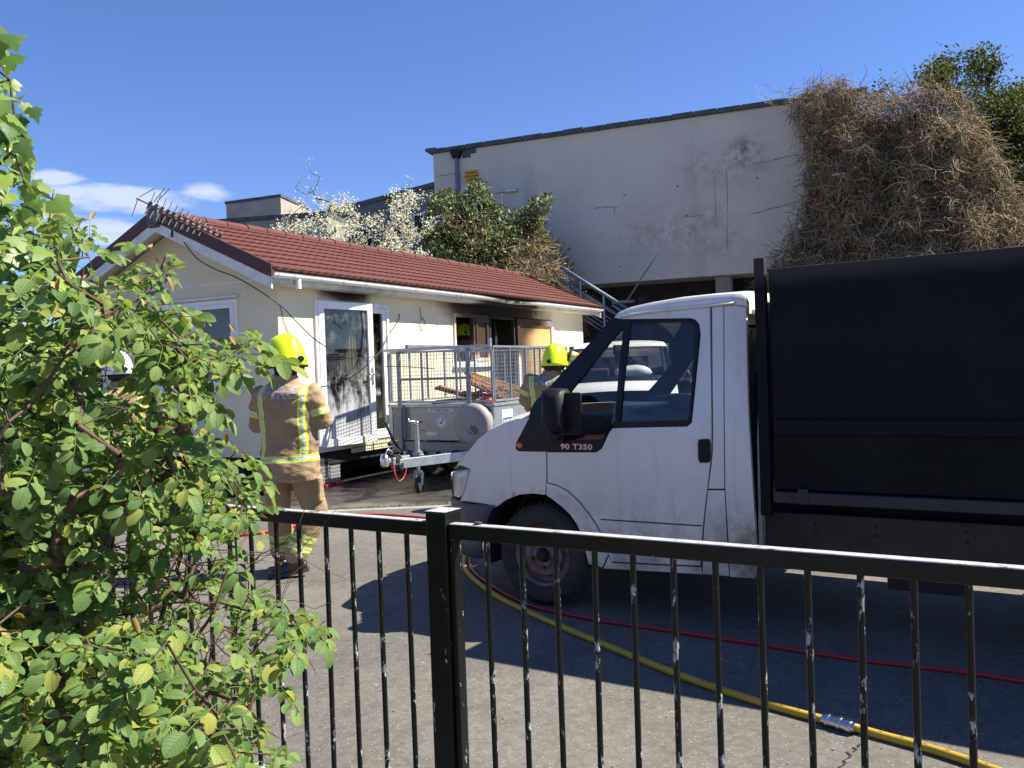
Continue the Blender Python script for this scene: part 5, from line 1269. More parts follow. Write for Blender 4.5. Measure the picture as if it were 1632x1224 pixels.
def ell_ring(c, a, b_, n_=16, tilt=0.0, tw=0.0):
    return [Vector((c[0] + a * math.cos(t) , c[1] + b_ * math.sin(t), c[2] + tilt * math.cos(t))) for t in lin(0, 2 * math.pi, n_ + 1)[:-1]]
def limb(mb, P, r_, n_=12):
    P = [Vector(p) for p in P]
    d0 = (P[0] - P[1]).normalized(); d1 = (P[-1] - P[-2]).normalized()
    mb.tube([P[0] + d0 * r_[0] * .7] + P + [P[-1] + d1 * r_[-1] * .7], [r_[0] * .55] + list(r_) + [r_[-1] * .55], n_)
def ball(mb, c, rx_, ry_=None, rz_=None, n_=14):
    ry_ = ry_ or rx_; rz_ = rz_ or rx_
    mb.loft([[Vector((c[0] + rx_ * math.sin(p) * math.cos(t), c[1] + ry_ * math.sin(p) * math.sin(t), c[2] - rz_ * math.cos(p))) for t in lin(0, 2 * math.pi, n_ + 1)[:-1]] for p in lin(.12, math.pi - .12, 9)])
def obj_from(me, name, mat, parent):
    me.materials.clear(); me.materials.append(M[mat]); me.name = name
    o = bpy.data.objects.new(name, me); COL.objects.link(o); o.parent = parent; return o
def seg_t(p, a, c):
    d = c - a; t = max(0, min(1, (p - a).dot(d) / d.dot(d))); return t, (p - a - d * t).length
def person(label, loc, rz, J, helmet='helmet_yellow', yaw=0.0, voxel=.02, letters=True, group='fire crew'):
    """J: joints in the figure's own frame, x to its right, y the way it faces, z up"""
    T = thing('person', label, 'person', loc, rz, group)
    V = {k: Vector(v) for k, v in J.items()}
    # --- body: one continuous figure (head, neck, trunk, limbs, five-fingered hands)
    b = MB()
    limb(b, [V['pelvis'], V['waist'], V['chest'], V['neck']], [.12, .115, .13, .06]); limb(b, [V['neck'] - Vector((0, 0, .04)), V['head']], [.06, .06])
    ball(b, V['head'] + Vector((0, 0, .03)), .078, .095, .115); hq = Matrix.Rotation(yaw, 3, 'Z')
    limb(b, [V['head'] + hq @ Vector((0, .085, .01)), V['head'] + hq @ Vector((0, .112, -.015))], [.012, .016], 8)      # nose
    ball(b, V['head'] + hq @ Vector((0, .055, -.075)), .045, .05, .04)                                                   # chin
    for s in (-1, 1): ball(b, V['head'] + hq @ Vector((s * .08, -.005, .005)), .014, .028, .036, 8)                        # ears
    for s in 'LR':
        limb(b, [V['sh' + s], V['el' + s], V['wr' + s]], [.052, .042, .030]); limb(b, [V['hip' + s], V['kn' + s], V['an' + s]], [.082, .056, .040])
        fd = V['hand' + s].normalized() if 'hand' + s in V else (V['wr' + s] - V['el' + s]).normalized()
        sd_ = fd.cross(Vector((0, 0, 1))); sd_ = sd_.normalized() if sd_.length > .1 else Vector((1, 0, 0)); dn = sd_.cross(fd).normalized()
        if dn.z > 0: dn = -dn
        w_ = V['wr' + s]
        limb(b, [w_, w_ + fd * .05, w_ + fd * .085], [.028, .036, .034])
        for k_, (off, ln_) in enumerate(((-.030, .062), (-.010, .074), (.010, .070), (.030, .056))):
            f0 = w_ + fd * .085 + sd_ * off; f1 = f0 + fd * ln_ * .5 + dn * .006; f2 = f1 + (fd * .55 + dn * .75).normalized() * ln_ * .5
            b.tube([f0 - fd * .02, f0, f1, f2], [.009, .0095, .009, .0075], 8)
        th_ = -1 if s == 'R' else 1
        t0 = w_ + fd * .025 + sd_ * .03 * th_; t1 = t0 + (fd * .6 + sd_ * th_ * .7).normalized() * .045; b.tube([t0, t1, t1 + (fd + dn * .3).normalized() * .03], [.013, .011, .009], 8)
        limb(b, [V['an' + s] + Vector((0, 0, -.03)), V['an' + s] + V['toe' + s] * .16 + Vector((0, 0, -.05))], [.035, .03], 8)
    body = obj_from(fused(b, .0095, 2), 'body', 'skin', T)
    # --- trousers
    b = MB()
    for s in 'LR':
        k_, a = V['kn' + s], V['an' + s]
        limb(b, [V['hip' + s] + Vector((0, 0, -.06)), V['hip' + s].lerp(k_, .5), k_, k_.lerp(a, .55), a + Vector((0, 0, .03))], [.116, .116, .10, .10, .094])
    limb(b, [V['pelvis'] + Vector((0, 0, -.05)), V['waist']], [.155, .16])
    # cargo pocket on the right thigh
    m_ = V['hipR'].lerp(V['knR'], .52); b.box(m_ + Vector((.10, -.035, 0)), (.05, .14, .2), rz=.3)
    me = fused(b, voxel * .8, 3)
    at_ = me.attributes.new('stripe', 'FLOAT', 'POINT'); vals = []
    NN = [v.normal.copy() for v in me.vertices]; NC_ = []
    for v, nv in zip(me.vertices, NN):
        p = v.co; best = 9.0
        nz1 = noise.noise(p * 3.1) * .018 + noise.noise(p * 7.3) * .010
        for s in 'LR':
            t, dd = seg_t(p, V['kn' + s], V['an' + s]); L_ = (V['an' + s] - V['kn' + s]).length
            if dd < .17 and t > .05:
                for c in (.52, .73): best = min(best, abs(t - c) * L_ / .026)
        vals.append(best)
        NC_.extend(p + nv * nz1)
    me.vertices.foreach_set('co', NC_); at_.data.foreach_set('value', vals); trs = obj_from(me, 'trousers', 'fire_kit', T)
    # --- jacket
    b = MB(); pc, wc, cc = V['pelvis'], V['waist'], V['chest']
    hem = V['hem']
    b.loft([ell_ring((hem.x, hem.y, hem.z), .262, .180), ell_ring((hem.x, hem.y, hem.z + .12), .255, .178), ell_ring(wc, .225, .155), ell_ring(wc.lerp(cc, .5), .235, .16), ell_ring(cc, .245, .165), ell_ring(cc + Vector((0, 0, .08)), .25, .16), ell_ring(V['neck'] - Vector((0, 0, .085)), .205, .135), ell_ring(V['neck'] - Vector((0, 0, .035)), .125, .11), ell_ring(V['neck'] + Vector((0, 0, .0)), .10, .10), ell_ring(V['neck'] + Vector((0, 0, .022)), .096, .098)])
    for s in 'LR':
        e, w_ = V['el' + s], V['wr' + s]
        limb(b, [V['sh' + s], V['sh' + s].lerp(e, .5), e, e.lerp(w_, .5), e.lerp(w_, .93)], [.088, .082, .075, .07, .064])
    me = fused(b, voxel * .8, 4)
    at_ = me.attributes.new('stripe', 'FLOAT', 'POINT'); vals = []
    NN = [v.normal.copy() for v in me.vertices]; NC_ = []
    for v, nv in zip(me.vertices, NN):
        p = v.co.copy(); best = 9.0; onarm = False
        for s in 'LR':
            t, dd = seg_t(p, V['sh' + s], V['el' + s]); t2, d2 = seg_t(p, V['el' + s], V['wr' + s])
            if min(dd, d2) < .11 and abs(p.x - cc.x) > .215 and p.z > hem.z + .24: onarm = True
            if onarm and dd < .13: best = min(best, abs(t - .62) * (V['el' + s] - V['sh' + s]).length / .026)
            if d2 < .12 and t2 > .25: onarm = True; best = min(best, abs(t2 - .72) * (V['wr' + s] - V['el' + s]).length / .026)
        if not onarm or p.z < hem.z + .24:
            ax_ = cc.x + (hem.x - cc.x) * (cc.z - p.z) / max(.01, cc.z - hem.z)
            for s in (-1, 1):
                wob = .008 * math.sin(p.z * 13 + s)
                if hem.z + .17 < p.z < cc.z + .15: best = min(best, abs(p.x - ax_ - s * .165 - wob) / .027)
            best = min(best, abs(p.z - (hem.z + .175) - .03 * (p.x - ax_)) / .027)
        vals.append(best)
        nz1 = noise.noise(Vector((p.x * 4, p.y * 4, p.z * 7))) * .020 + noise.noise(Vector((p.x * 9, p.y * 9, p.z * 22 + 3))) * .011 + noise.noise(Vector((p.x * 20, p.y * 20, p.z * 34))) * .005
        if p.z > V['neck'].z: nz1 *= .2
        NC_.extend(p + nv * nz1)
    me.vertices.foreach_set('co', NC_); at_.data.foreach_set('value', vals); me.update(); jk = obj_from(me, 'jacket', 'fire_kit', T)
    if letters:
        bvh = BVHTree.FromPolygons([v.co for v in me.vertices], [tuple(p.vertices) for p in me.polygons])
        tm = text_mesh('FIRE', .135, 0, 1.1, .006)
        bm = bmesh.new(); bm.from_mesh(tm); bmesh.ops.triangulate(bm, faces=bm.faces); bmesh.ops.subdivide_edges(bm, edges=bm.edges, cuts=2, use_grid_fill=True); bm.to_mesh(tm); bm.free()
        zc = cc.z + .085
        for v in tm.vertices:
            x, z = cc.x + v.co.x * 1.05, zc + v.co.y
            hit = bvh.ray_cast(Vector((x, cc.y - 1, z)), Vector((0, 1, 0)))[0]
            v.co = Vector((x, (hit.y if hit else cc.y - .16) - .004, z))
        obj_from(tm, 'lettering', 'fire_letters', jk)
    # --- boots
    for s in 'LR':
        a, tdir = V['an' + s], V['toe' + s].normalized(); g0 = V.get('gnd' + s, Vector((a.x, a.y, 0)))
        b = MB(); sd_ = Vector((-tdir.y, tdir.x, 0)).normalized(); up_ = sd_.cross(tdir) * -1
        if up_.z < 0: up_ = -up_
        base = a - up_ * .10
        def br(c, w_, h_): return [c + sd_ * (w_ * math.cos(t)) + up_ * (h_ * math.sin(t)) for t in lin(0, 2 * math.pi, 13)[:-1]]
        limb(b, [a + (V['kn' + s] - a) * .45, a, a - up_ * .04], [.068, .06, .055]); b.loft([br(base - tdir * .085 + up_ * .045, .03, .04), br(base - tdir * .05 + up_ * .052, .042, .05), br(base + tdir * .05 + up_ * .055, .046, .055), br(base + tdir * .13 + up_ * .045, .052, .045), br(base + tdir * .19 + up_ * .038, .046, .036), br(base + tdir * .215 + up_ * .033, .025, .025)])
        bo = obj_from(fused(b, .012, 3), 'boot', 'boot_leather', T)
        q = MB(); q.loft([[base + tdir * x_ + sd_ * (w_ * sg) + up_ * h_ for sg, h_ in ((-1, .0), (1, .0), (1, .028), (-1, .028))] for x_, w_ in ((-.09, .03), (-.05, .045), (.05, .05), (.14, .056), (.20, .048), (.225, .025))]); q.build('sole', 'rubber', bo)
        q = MB(); q.tube([base + tdir * .10 + up_ * .10 + sd_ * .03, base + tdir * .16 + up_ * .085, base + tdir * .10 + up_ * .10 - sd_ * .03], .006, 6); q.tube([a + up_ * .05 + tdir * .062 + sd_ * .02, a + up_ * .05 + tdir * .062 - sd_ * .02], .008, 6); q.build('boot_flash', 'boot_yellow', bo)
        # cuff of the jacket sleeve and glove
    for s in 'LR':
        e, w_ = V['el' + s], V['wr' + s]; d = (w_ - e).normalized()
        q = MB(); q.tube([e.lerp(w_, .88), e.lerp(w_, 1.0)], [.07, .058], 14); q.build('cuff', 'flash_hood', T, smooth=True)
    # --- flash hood and helmet
    hc = V['head'] + Vector((0, 0, .05))
    b = MB(); limb(b, [V['neck'] + Vector((0, 0, .0)), V['head'] + hq @ Vector((0, -.02, -.03))], [.088, .098]); obj_from(fused(b, .014, 2), 'flash_hood', 'flash_hood', T)
    HM = Matrix.Translation(hc) @ Matrix.Rotation(yaw, 4, 'Z') @ Matrix.Rotation(J.get('nod', R(-6)), 4, 'X')
    b = MB(); rings = []; nseg = 32
    for j in range(13):
        u = j / 12; ring = []
        for i in range(nseg):
            th_ = 2 * math.pi * i / nseg; fr_ = math.sin(th_)               # +1 at the front
            low = -.105 + .075 * max(0, fr_) ** 1.5 - .01 * max(0, -fr_)
            ph = u * math.pi / 2
            z = low + (.148 - low) * math.sin(ph) ** .92
            rr = math.cos(ph) ** .62 if u < 1 else .0
            flare = 1 + .10 * (1 - u) ** 6
            comb = .012 * max(0, 1 - (math.cos(th_) * rr / .22) ** 2) * (1 if abs(math.cos(th_) * rr) < .22 else 0) * math.sin(ph)
            ring.append(HM @ Vector((.144 * rr * flare * math.cos(th_), (.176 + .012 * max(0, fr_) * (1 - u)) * rr * flare * fr_ - .01, z + comb)))
        rings.append(ring)
    rings[-1] = [HM @ Vector((.002 * math.cos(2 * math.pi * i / nseg), .002 * math.sin(2 * math.pi * i / nseg) - .01, .162)) for i in range(nseg)]
    b.loft(rings); hl = b.build('helmet', helmet, T, smooth=True)
    b = MB(); P = []
    for i in range(nseg + 1):
        th_ = 2 * math.pi * i / nseg; fr_ = math.sin(th_); low = -.105 + .075 * max(0, fr_) ** 1.5 - .01 * max(0, -fr_)
        P.append(HM @ Vector((.149 * math.cos(th_), .181 * fr_ - .01, low)))
    b.tube(P, .011, 6); b.build('rim_trim', 'black_plastic', hl, smooth=True)
    b = MB(); vs = []
    for i in range(9):
        th_ = R(35 + 110 * i / 8)
        for z, k_ in ((.012, 1.0), (-.03, 1.04), (-.065, 1.02)): vs.append(HM @ Vector((.152 * k_ * math.cos(th_), .192 * k_ * math.sin(th_) - .01, z)))
    b.add(vs, [(i * 3 + j, (i + 1) * 3 + j, (i + 1) * 3 + j + 1, i * 3 + j + 1) for i in range(8) for j in range(2)]); b.build('visor', 'trim_black', hl, smooth=True)
    for s in (-1, 1):
        b = MB(); Q = [(-.02, -.055), (.075, -.015), (.085, .02), (.01, -.005), (-.03, -.03)]
        b.prism(Q, lambda a, c, d_: HM @ Vector((s * (.1385 + d_ - .012 * (a / .08) ** 2 - .10 * max(0, c)), a, c)), -.004, .014); b.build('side_plate', 'black_plastic', hl, bevel=.003)
    b = MB(); b.cyl(HM @ Vector((0, -.175, -.062)), HM @ Vector((0, -.215, -.066)), .024, n=12); b.build('ratchet_knob', 'black_plastic', hl, bevel=.004)
    b = MB(); vs = []
    for i in range(13):
        th_ = R(190 + 160 * i / 12)
        for z, k_ in ((-.10, .98), (-.16, .80)): vs.append(HM @ Vector((.142 * k_ * math.cos(th_), .17 * k_ * math.sin(th_) - .01, z)))
    b.add(vs, [(i * 2, i * 2 + 2, i * 2 + 3, i * 2 + 1) for i in range(12)]); b.build('neck_guard', 'flash_hood', hl, smooth=True)
    return T
std = dict(pelvis=(.02, 0, .95), waist=(.03, 0, 1.10), chest=(.03, 0, 1.36), neck=(.02, .0, 1.565), head=(.0, .03, 1.70), hem=(.02, 0, .76),
           shL=(-.185, 0, 1.44), shR=(.235, 0, 1.44), elL=(-.245, .02, 1.19), wrL=(-.17, .27, 1.15), elR=(.30, .02, 1.20), wrR=(.20, .27, 1.22),
           hipL=(-.09, 0, .90), hipR=(.13, 0, .90), knL=(-.12, .09, .50), knR=(.19, .06, .49), anL=(-.14, .16, .115), anR=(.055, -.03, .13),
           toeL=(-.5, .86, 0), toeR=(-.85, -.25, -.12))
G1 = ground(464, 918)
person('firefighter in tan jacket and yellow helmet, back turned, beside the patio door and rose bush', G1, R(-10), std, 'helmet_yellow', R(62), .017)
p2_ = dict(std); p2_.update(elR=(.46, .05, 1.60), wrR=(.24, .06, 1.70), handR=(-.95, .05, .05), shR=(.21, 0, 1.45), elL=(-.27, .04, 1.2), wrL=(-.2, .25, 1.1), knR=(.13, .03, .49), anR=(.13, 0, .115), toeR=(.2, .9, 0), head=(.10, .05, 1.63), neck=(.05, .02, 1.52), chest=(.0, 0, 1.33))
person('firefighter with one hand raised to a yellow helmet, standing between the trailer and van', Vector((.40, 9.9, 0)), R(-4), p2_, 'helmet_yellow', R(-20), .02)
p3_ = dict(std); p3_.update(knR=(.13, .03, .49), anR=(.13, 0, .115), toeR=(.2, .9, 0))
wq = BO + BV * 5.52 - BMn * .50
person('firefighter in yellow helmet inside the burnt room, behind the empty window', Vector((wq.x, wq.y, .561)), R(20), p3_, 'helmet_yellow', R(0), .025, False)
q4 = at_y(188, 600, 9.3)
person('firefighter in white helmet and tan jacket, standing behind the rose bush', Vector((q4.x, 9.3, 0)), R(25), dict(p3_), 'helmet_white', R(20), .022, False)
# ------------------------------------------------------------------ vegetation helpers
rng = np.random.default_rng(11)
def np_mesh(name, verts, faces, mat, parent=None, smooth=False, uv=None):
    """verts (N,3), faces (M,k) with one k"""
    me = bpy.data.meshes.new(name); k = faces.shape[1]
    me.vertices.add(len(verts)); me.vertices.foreach_set('co', np.ascontiguousarray(verts, dtype=np.float32).ravel())
    me.loops.add(faces.size); me.loops.foreach_set('vertex_index', np.ascontiguousarray(faces, dtype=np.int32).ravel())
    me.polygons.add(len(faces)); me.polygons.foreach_set('loop_start', np.arange(0, faces.size, k, dtype=np.int32)); me.polygons.foreach_set('loop_total', np.full(len(faces), k, dtype=np.int32))
    if smooth: me.polygons.foreach_set('use_smooth', np.ones(len(faces), dtype=bool))
    me.update(calc_edges=True)
    if uv is not None: a_ = me.attributes.new('leafuv', 'FLOAT_VECTOR', 'POINT'); a_.data.foreach_set('vector', np.ascontiguousarray(uv, dtype=np.float32).ravel())
    me.materials.append(M[mat])
    o = bpy.data.objects.new(name, me); COL.objects.link(o); o.parent = parent; return o
def tri(F_):
    out_ = []
    for f in F_:
        for i in range(1, len(f) - 1): out_.append((f[0], f[i], f[i + 1]))
    return np.array(out_, dtype=np.int64)
def scatter(tv, tf, pos, rot, scl):
    """copies of a template: pos (N,3), rot (N,3,3), scl (N,)"""
    N, k = len(pos), len(tv)
    v = np.einsum('nij,kj->nki', rot, tv) * scl[:, None, None] + pos[:, None, :]
    f = (tf[None] + (np.arange(N) * k)[:, None, None]).reshape(-1, tf.shape[1])
    return v.reshape(-1, 3), f
def frames(nrm, tip):
    """rotation matrices: local z -> nrm, local y -> tip direction (made square to it)"""
    z = nrm / np.linalg.norm(nrm, axis=1)[:, None]; y = tip - z * (tip * z).sum(1)[:, None]; y /= np.linalg.norm(y, axis=1)[:, None] + 1e-9
    x = np.cross(y, z); return np.stack([x, y, z], axis=2)
def strands(P, r):
    """P (N,K,3) polylines -> three-sided tubes"""
    N, K, _ = P.shape
    t = np.gradient(P, axis=1); t /= np.linalg.norm(t, axis=2)[:, :, None] + 1e-9
    a = np.cross(t, rng.normal(size=(N, 1, 3))); a /= np.linalg.norm(a, axis=2)[:, :, None] + 1e-9
    b = np.cross(t, a); taper = np.linspace(1, .5, K)[None, :, None]; rr = (r[:, None, None] if hasattr(r, 'shape') else r) * taper
    V = np.stack([P + (a * math.cos(g) + b * math.sin(g)) * rr for g in (0, 2.094, 4.189)], axis=2).reshape(-1, 3)
    base = (np.arange(N) * K * 3)[:, None, None] + (np.arange(K - 1) * 3)[None, :, None]
    fs = []
    for j in range(3):
        j2 = (j + 1) % 3; fs.append(np.stack([base + j, base + j2, base + 3 + j2, base + 3 + j], axis=3).reshape(-1, 4))
    return V, np.concatenate(fs)
def sample_poly(poly, n_, dens=None):
    xs = [p[0] for p in poly]; ys_ = [p[1] for p in poly]; out_ = []
    while len(out_) < n_:
        x, y = rng.uniform(min(xs), max(xs)), rng.uniform(min(ys_), max(ys_))
        if inpoly(x, y, poly) and (dens is None or rng.random() < dens(x, y)): out_.append((x, y))
    return out_
def grow(roots, targets, seg=.12, r0=.003, power=.42, bow=.15, jit=.02, up=.0):
    """join every target to the nearest wood already grown; returns chains of (points, radii)"""
    pos = [Vector(p) for p in roots]; par = [-1] * len(pos); cnt = [0] * len(pos)
    # roots given as polylines share parents in order
    T = sorted([Vector(t) for t in targets], key=lambda t: min((t - Vector(p)).length for p in roots))
    arr = np.array([tuple(p) for p in pos])
    tips = []
    for t in T:
        d = np.linalg.norm(arr - np.array(tuple(t)), axis=1) + .6 * np.maximum(0, arr[:, 2] - t.z)
        i = int(np.argmin(d)); p = pos[i]; D = (t - p).length; k = max(1, int(D / seg)); last = i
        side = Vector((random.gauss(0, 1), random.gauss(0, 1), random.gauss(0, 1) + 1.0)).normalized() * bow * D
        new = []
        for s in range(1, k + 1):
            u = s / k; q = p.lerp(t, u) + side * (4 * u * (1 - u)) * .5 + Vector((random.gauss(0, jit), random.gauss(0, jit), random.gauss(0, jit))) * (1 if s < k else 0)
            pos.append(q); par.append(last); cnt.append(0); last = len(pos) - 1; new.append(tuple(q))
        arr = np.concatenate([arr, np.array(new)]); tips.append(last)
    for i in tips:
        while i != -1: cnt[i] += 1; i = par[i]
    seen = set(); chains = []
    for i in sorted(tips, key=lambda i: -cnt[i]):
        ch = []
        while i != -1 and i not in seen: ch.append(i); seen.add(i); i = par[i]
        if i != -1: ch.append(i)
        if len(ch) > 1:
            ch.reverse(); chains.append(([pos[j] for j in ch], [r0 * max(1, min(cnt[j], cnt[ch[min(1, len(ch) - 1)]])) ** power for j in ch]))
    return chains
def wood(chains, parent, mat, big, name='branch', n_=6):
    chains = sorted(chains, key=lambda c: -c[1][0] * len(c[0]))
    for P, r_ in chains[:big]:
        b = MB(); b.tube(P, r_, n_); b.build(name, mat, parent, smooth=True)
    b = MB()
    for P, r_ in chains[big:]: b.tube(P, r_, 4, caps=False)
    if chains[big:]: tag(b.build('twigs', mat, parent, smooth=True), None, kind='stuff')

# ------------------------------------------------------------------ rose bush in the foreground
leaf_mat('rose_leaf', [(0, (.10, .185, .05)), (.35, (.15, .25, .072)), (.65, (.20, .305, .09)), (.88, (.27, .36, .085)), (1, (.38, .38, .07))], (.28, .36, .17), .44, .55, .35)
leaf_mat('rose_bud', [(0, (.30, .17, .05)), (.5, (.38, .22, .06)), (1, (.26, .24, .05))], None, .3)
def leaflet(L_, W_, curl, fold):
    prof = [(0, .0), (.12, .46), (.35, .90), (.6, 1.0), (.82, .84), (.95, .48)]
    V = []; 
    for t, w in prof: 
        z = -curl * t * t * L_
        V += [(-w * W_ / 2, t * L_, z + fold * w * W_), (0, t * L_, z), (w * W_ / 2, t * L_, z + fold * w * W_)]
    V.append((0, L_, -curl * L_ * 1.02)); Fs = []
    for i in range(len(prof) - 1):
        a = i * 3; Fs += [(a, a + 1, a + 4, a + 3), (a + 1, a + 2, a + 5, a + 4)]
    a = (len(prof) - 1) * 3; e = len(V) - 1; Fs += [(a, a + 1, e), (a + 1, a + 2, e)]
    return np.array(V), Fs
def leaflet_uv():
    out_ = []
    for t in (0, .12, .35, .6, .82, .95): out_ += [(-1, t, 0), (0, t, 0), (1, t, 0)]
    return out_ + [(0, 1, 0)]
def compound(kind):
    """a rose leaf: stalk with five or seven rounded leaflets"""
    V, Fs, UV = [], [], []; L_ = random.uniform(.075, .10); pairs = 3 if kind % 2 else 2; droop = random.uniform(.1, .5)
    def put(v, f, mx):
        UV.extend(leaflet_uv()); o = len(V); V.extend([tuple(mx @ Vector(p)) for p in v]); Fs.extend([tuple(i + o for i in q) for q in f])
    for k_ in range(pairs):
        t = .42 + .45 * k_ / max(1, pairs - 1); y = t * L_; z = -droop * t * t * L_
        for s in (-1, 1):
            sz = random.uniform(.85, 1.1) * (.75 + .25 * (k_ + 1) / pairs)
            v, f = leaflet(.047 * sz, .033 * sz, random.uniform(.05, .6), random.uniform(.05, .38))
            put(v, f, Matrix.Translation((s * .003, y, z)) @ Matrix.Rotation(-s * R(random.uniform(48, 72)), 4, 'Z') @ Matrix.Rotation(s * R(random.uniform(-12, 30)), 4, 'Y') @ Matrix.Rotation(R(random.uniform(-22, 8)), 4, 'X'))
    v, f = leaflet(.056, .040, random.uniform(.1, .5), random.uniform(.05, .25)); put(v, f, Matrix.Translation((0, L_, -droop * L_)) @ Matrix.Rotation(R(random.uniform(-35, 0)), 4, 'X'))
    st = MB(); st.tube([(0, t * L_, -droop * t * t * L_ - .001) for t in lin(0, 1.02, 5)], .0012, 4, caps=False); o = len(V); V.extend(st.v); UV.extend([(0, 0, 0)] * len(st.v)); Fs.extend([tuple(i + o for i in q) for q in st.f])
    return np.array(V), Fs, np.array(UV)
ROSE = [compound(i) for i in range(6)]
def mesh_of(name, V, Fs, mat, uv=None):
    me = bpy.data.meshes.new(name); me.from_pydata([tuple(v) for v in V], [], Fs)
    if uv is not None: me.attributes.new('leafuv', 'FLOAT_VECTOR', 'POINT').data.foreach_set('vector', np.ascontiguousarray(uv, dtype=np.float32).ravel())
    me.materials.append(M[mat]); me.polygons.foreach_set('use_smooth', [True] * len(me.polygons)); return me
ROSE_ME = [mesh_of('leaf', V, f, 'rose_leaf', u) for V, f, u in ROSE]
RB = thing('rose_bush', 'leafy green rose bush with reddish stems, arching over the railing in the foreground', 'bush', (-1.15, 1.95, 0))
def rin(x, y): return (x - 40 * min(1, max(0, (x - 60) / 160)), y + (8 if y < 640 else 0))
rpoly = [(-90, 470), (20, 430), (60, 360), (105, 400), (118, 345), (150, 332), (185, 345), (175, 390), (150, 440), (165, 470), (215, 470), (250, 455), (262, 395), (288, 385), (298, 430), (270, 470), (300, 490), (340, 512), (375, 548), (405, 545), (425, 522), (455, 520), (462, 545), (432, 575), (390, 592), (345, 600), (362, 640), (362, 690), (330, 690), (345, 720), (395, 720), (432, 700), (440, 740), (430, 775), (452, 815), (440, 850), (425, 870), (455, 905), (475, 940), (505, 965), (540, 985), (530, 1015), (490, 1030), (480, 1060), (465, 1100), (440, 1130), (455, 1165), (490, 1200), (495, 1240), (-90, 1240)]
rpoly = [rin(*p) for p in rpoly]
def rdens(x, y):
    d = 1.0
    if 190 < x < 430 and 840 < y < 1030: d = .32
    if x < 190 and 830 < y < 1080: d = .85
    if y > 1030 and 200 < x < 470: d = .62
    if x < 70 and y < 640: d = .25
    if 150 < x < 225 and 535 < y < 625: d = .40
    return d
RBL = Vector(RB.location)
pts = sample_poly(rpoly, 1480, rdens) + sample_poly([(150, 470), (230, 455), (300, 500), (370, 545), (340, 590), (320, 640), (180, 640)], 90)
# explicit sprigs that make the outline: tips read off the photograph
for q in ((140, 345), (125, 360), (165, 350), (270, 395), (285, 405), (275, 440), (440, 535), (455, 528), (425, 548), (410, 560), (450, 545), (350, 650), (355, 680), (335, 670), (430, 725), (418, 760), (447, 822), (436, 835), (520, 990), (535, 1000), (505, 985), (490, 1010), (500, 1000), (465, 1085), (450, 1100), (480, 1200), (470, 1215)): pts.append((q[0] - 22, q[1] + 4))
pts = [q for q in pts if ((q[0] - 190) / 72) ** 2 + ((q[1] - 588) / 58) ** 2 > 1 or rng.random() < .05]
pts = [q for q in pts if not (575 < q[1] < 715 and q[0] > 318) and not (715 <= q[1] < 800 and q[0] > 385) and not (480 < q[1] <= 575 and q[0] > 418)]
tips, dep = [], []
for (x, y) in pts:
    near = 1.75 + .25 * min(1, max(0, (x / 500))); far_ = 2.65 if x < 330 else 2.45
    Y = float(rng.uniform(near, far_)) if y < 1000 else float(rng.uniform(1.55, 2.35))
    if x > 380: Y = 2.15 + .15 * float(rng.normal())
    tips.append(at_y(x, y, max(1.45, Y)))
roots = [Vector((-1.15, 2.0, .0)), Vector((-1.10, 2.0, .15)), Vector((-1.22, 1.9, .35)), Vector((-1.0, 1.95, .3)), Vector((-1.3, 2.15, .25)), Vector((-.95, 2.05, .45)), Vector((-1.15, 1.95, .55)), Vector((-1.25, 2.2, .7)), Vector((-1.0, 2.1, .75)), Vector((-1.1, 2.05, .95))]
# cluster centres carry the wood, leaves sit round them
cl = tips[::3]
# leave the wood thin and arching
chains = grow(roots, cl + [at_y(x_, y_, 2.2) for x_, y_ in ((230, 900), (270, 940), (310, 900), (350, 960), (390, 930), (300, 990), (360, 890), (420, 980), (250, 1010), (330, 1040))], .07, .0021, .40, .22, .006)
# chain the root points to the ground with canes
canes = [([Vector((-1.15 + .1 * math.cos(i), 2.0 + .1 * math.sin(i), 0)), (Vector((-1.15, 2.0, 0)) + r_) / 2 + Vector((random.uniform(-.05, .05), random.uniform(-.05, .05), .05)), r_], [.012, .010, .009]) for i, r_ in enumerate(roots[1:])]
def shift(chs, o): return [([p - o for p in P], r_) for P, r_ in chs]
wood(shift(canes, RBL), RB, 'twig_red', 20, 'cane', 7)
wood(shift(chains, RBL), RB, 'twig_red', 60, 'stem', 6)
clA = np.array([tuple(c) for c in cl]); items = []
TOC = lambda p: (EYE - p).normalized()
for p in tips:
    i = int(np.argmin(np.linalg.norm(clA - np.array(tuple(p)), axis=1))); c = cl[i]
    outd = (p - c); outd = outd.normalized() if outd.length > .01 else Vector((random.gauss(0, 1), random.gauss(0, 1), .3)).normalized()
    nrm = Vector((0, 0, .75)) + SUN_DIR * .55 + TOC(p) * .38 + Vector((random.gauss(0, .38), random.gauss(0, .38), random.gauss(0, .3)))
    tip = outd * .8 + Vector((random.gauss(0, .5), random.gauss(0, .5), random.gauss(-.15, .3)))
    items.append((p, nrm, tip, random.choice((random.uniform(.4, .66), random.uniform(.6, .96))))) 
vis = [k_ for k_, it in enumerate(items)]
vis.sort(key=lambda k_: items[k_][0].y)
nobj = set(vis[:300])
Rm = frames(np.array([tuple(i[1]) for i in items]), np.array([tuple(i[2]) for i in items]))
lv, lf, lu = [], [], []; off = 0
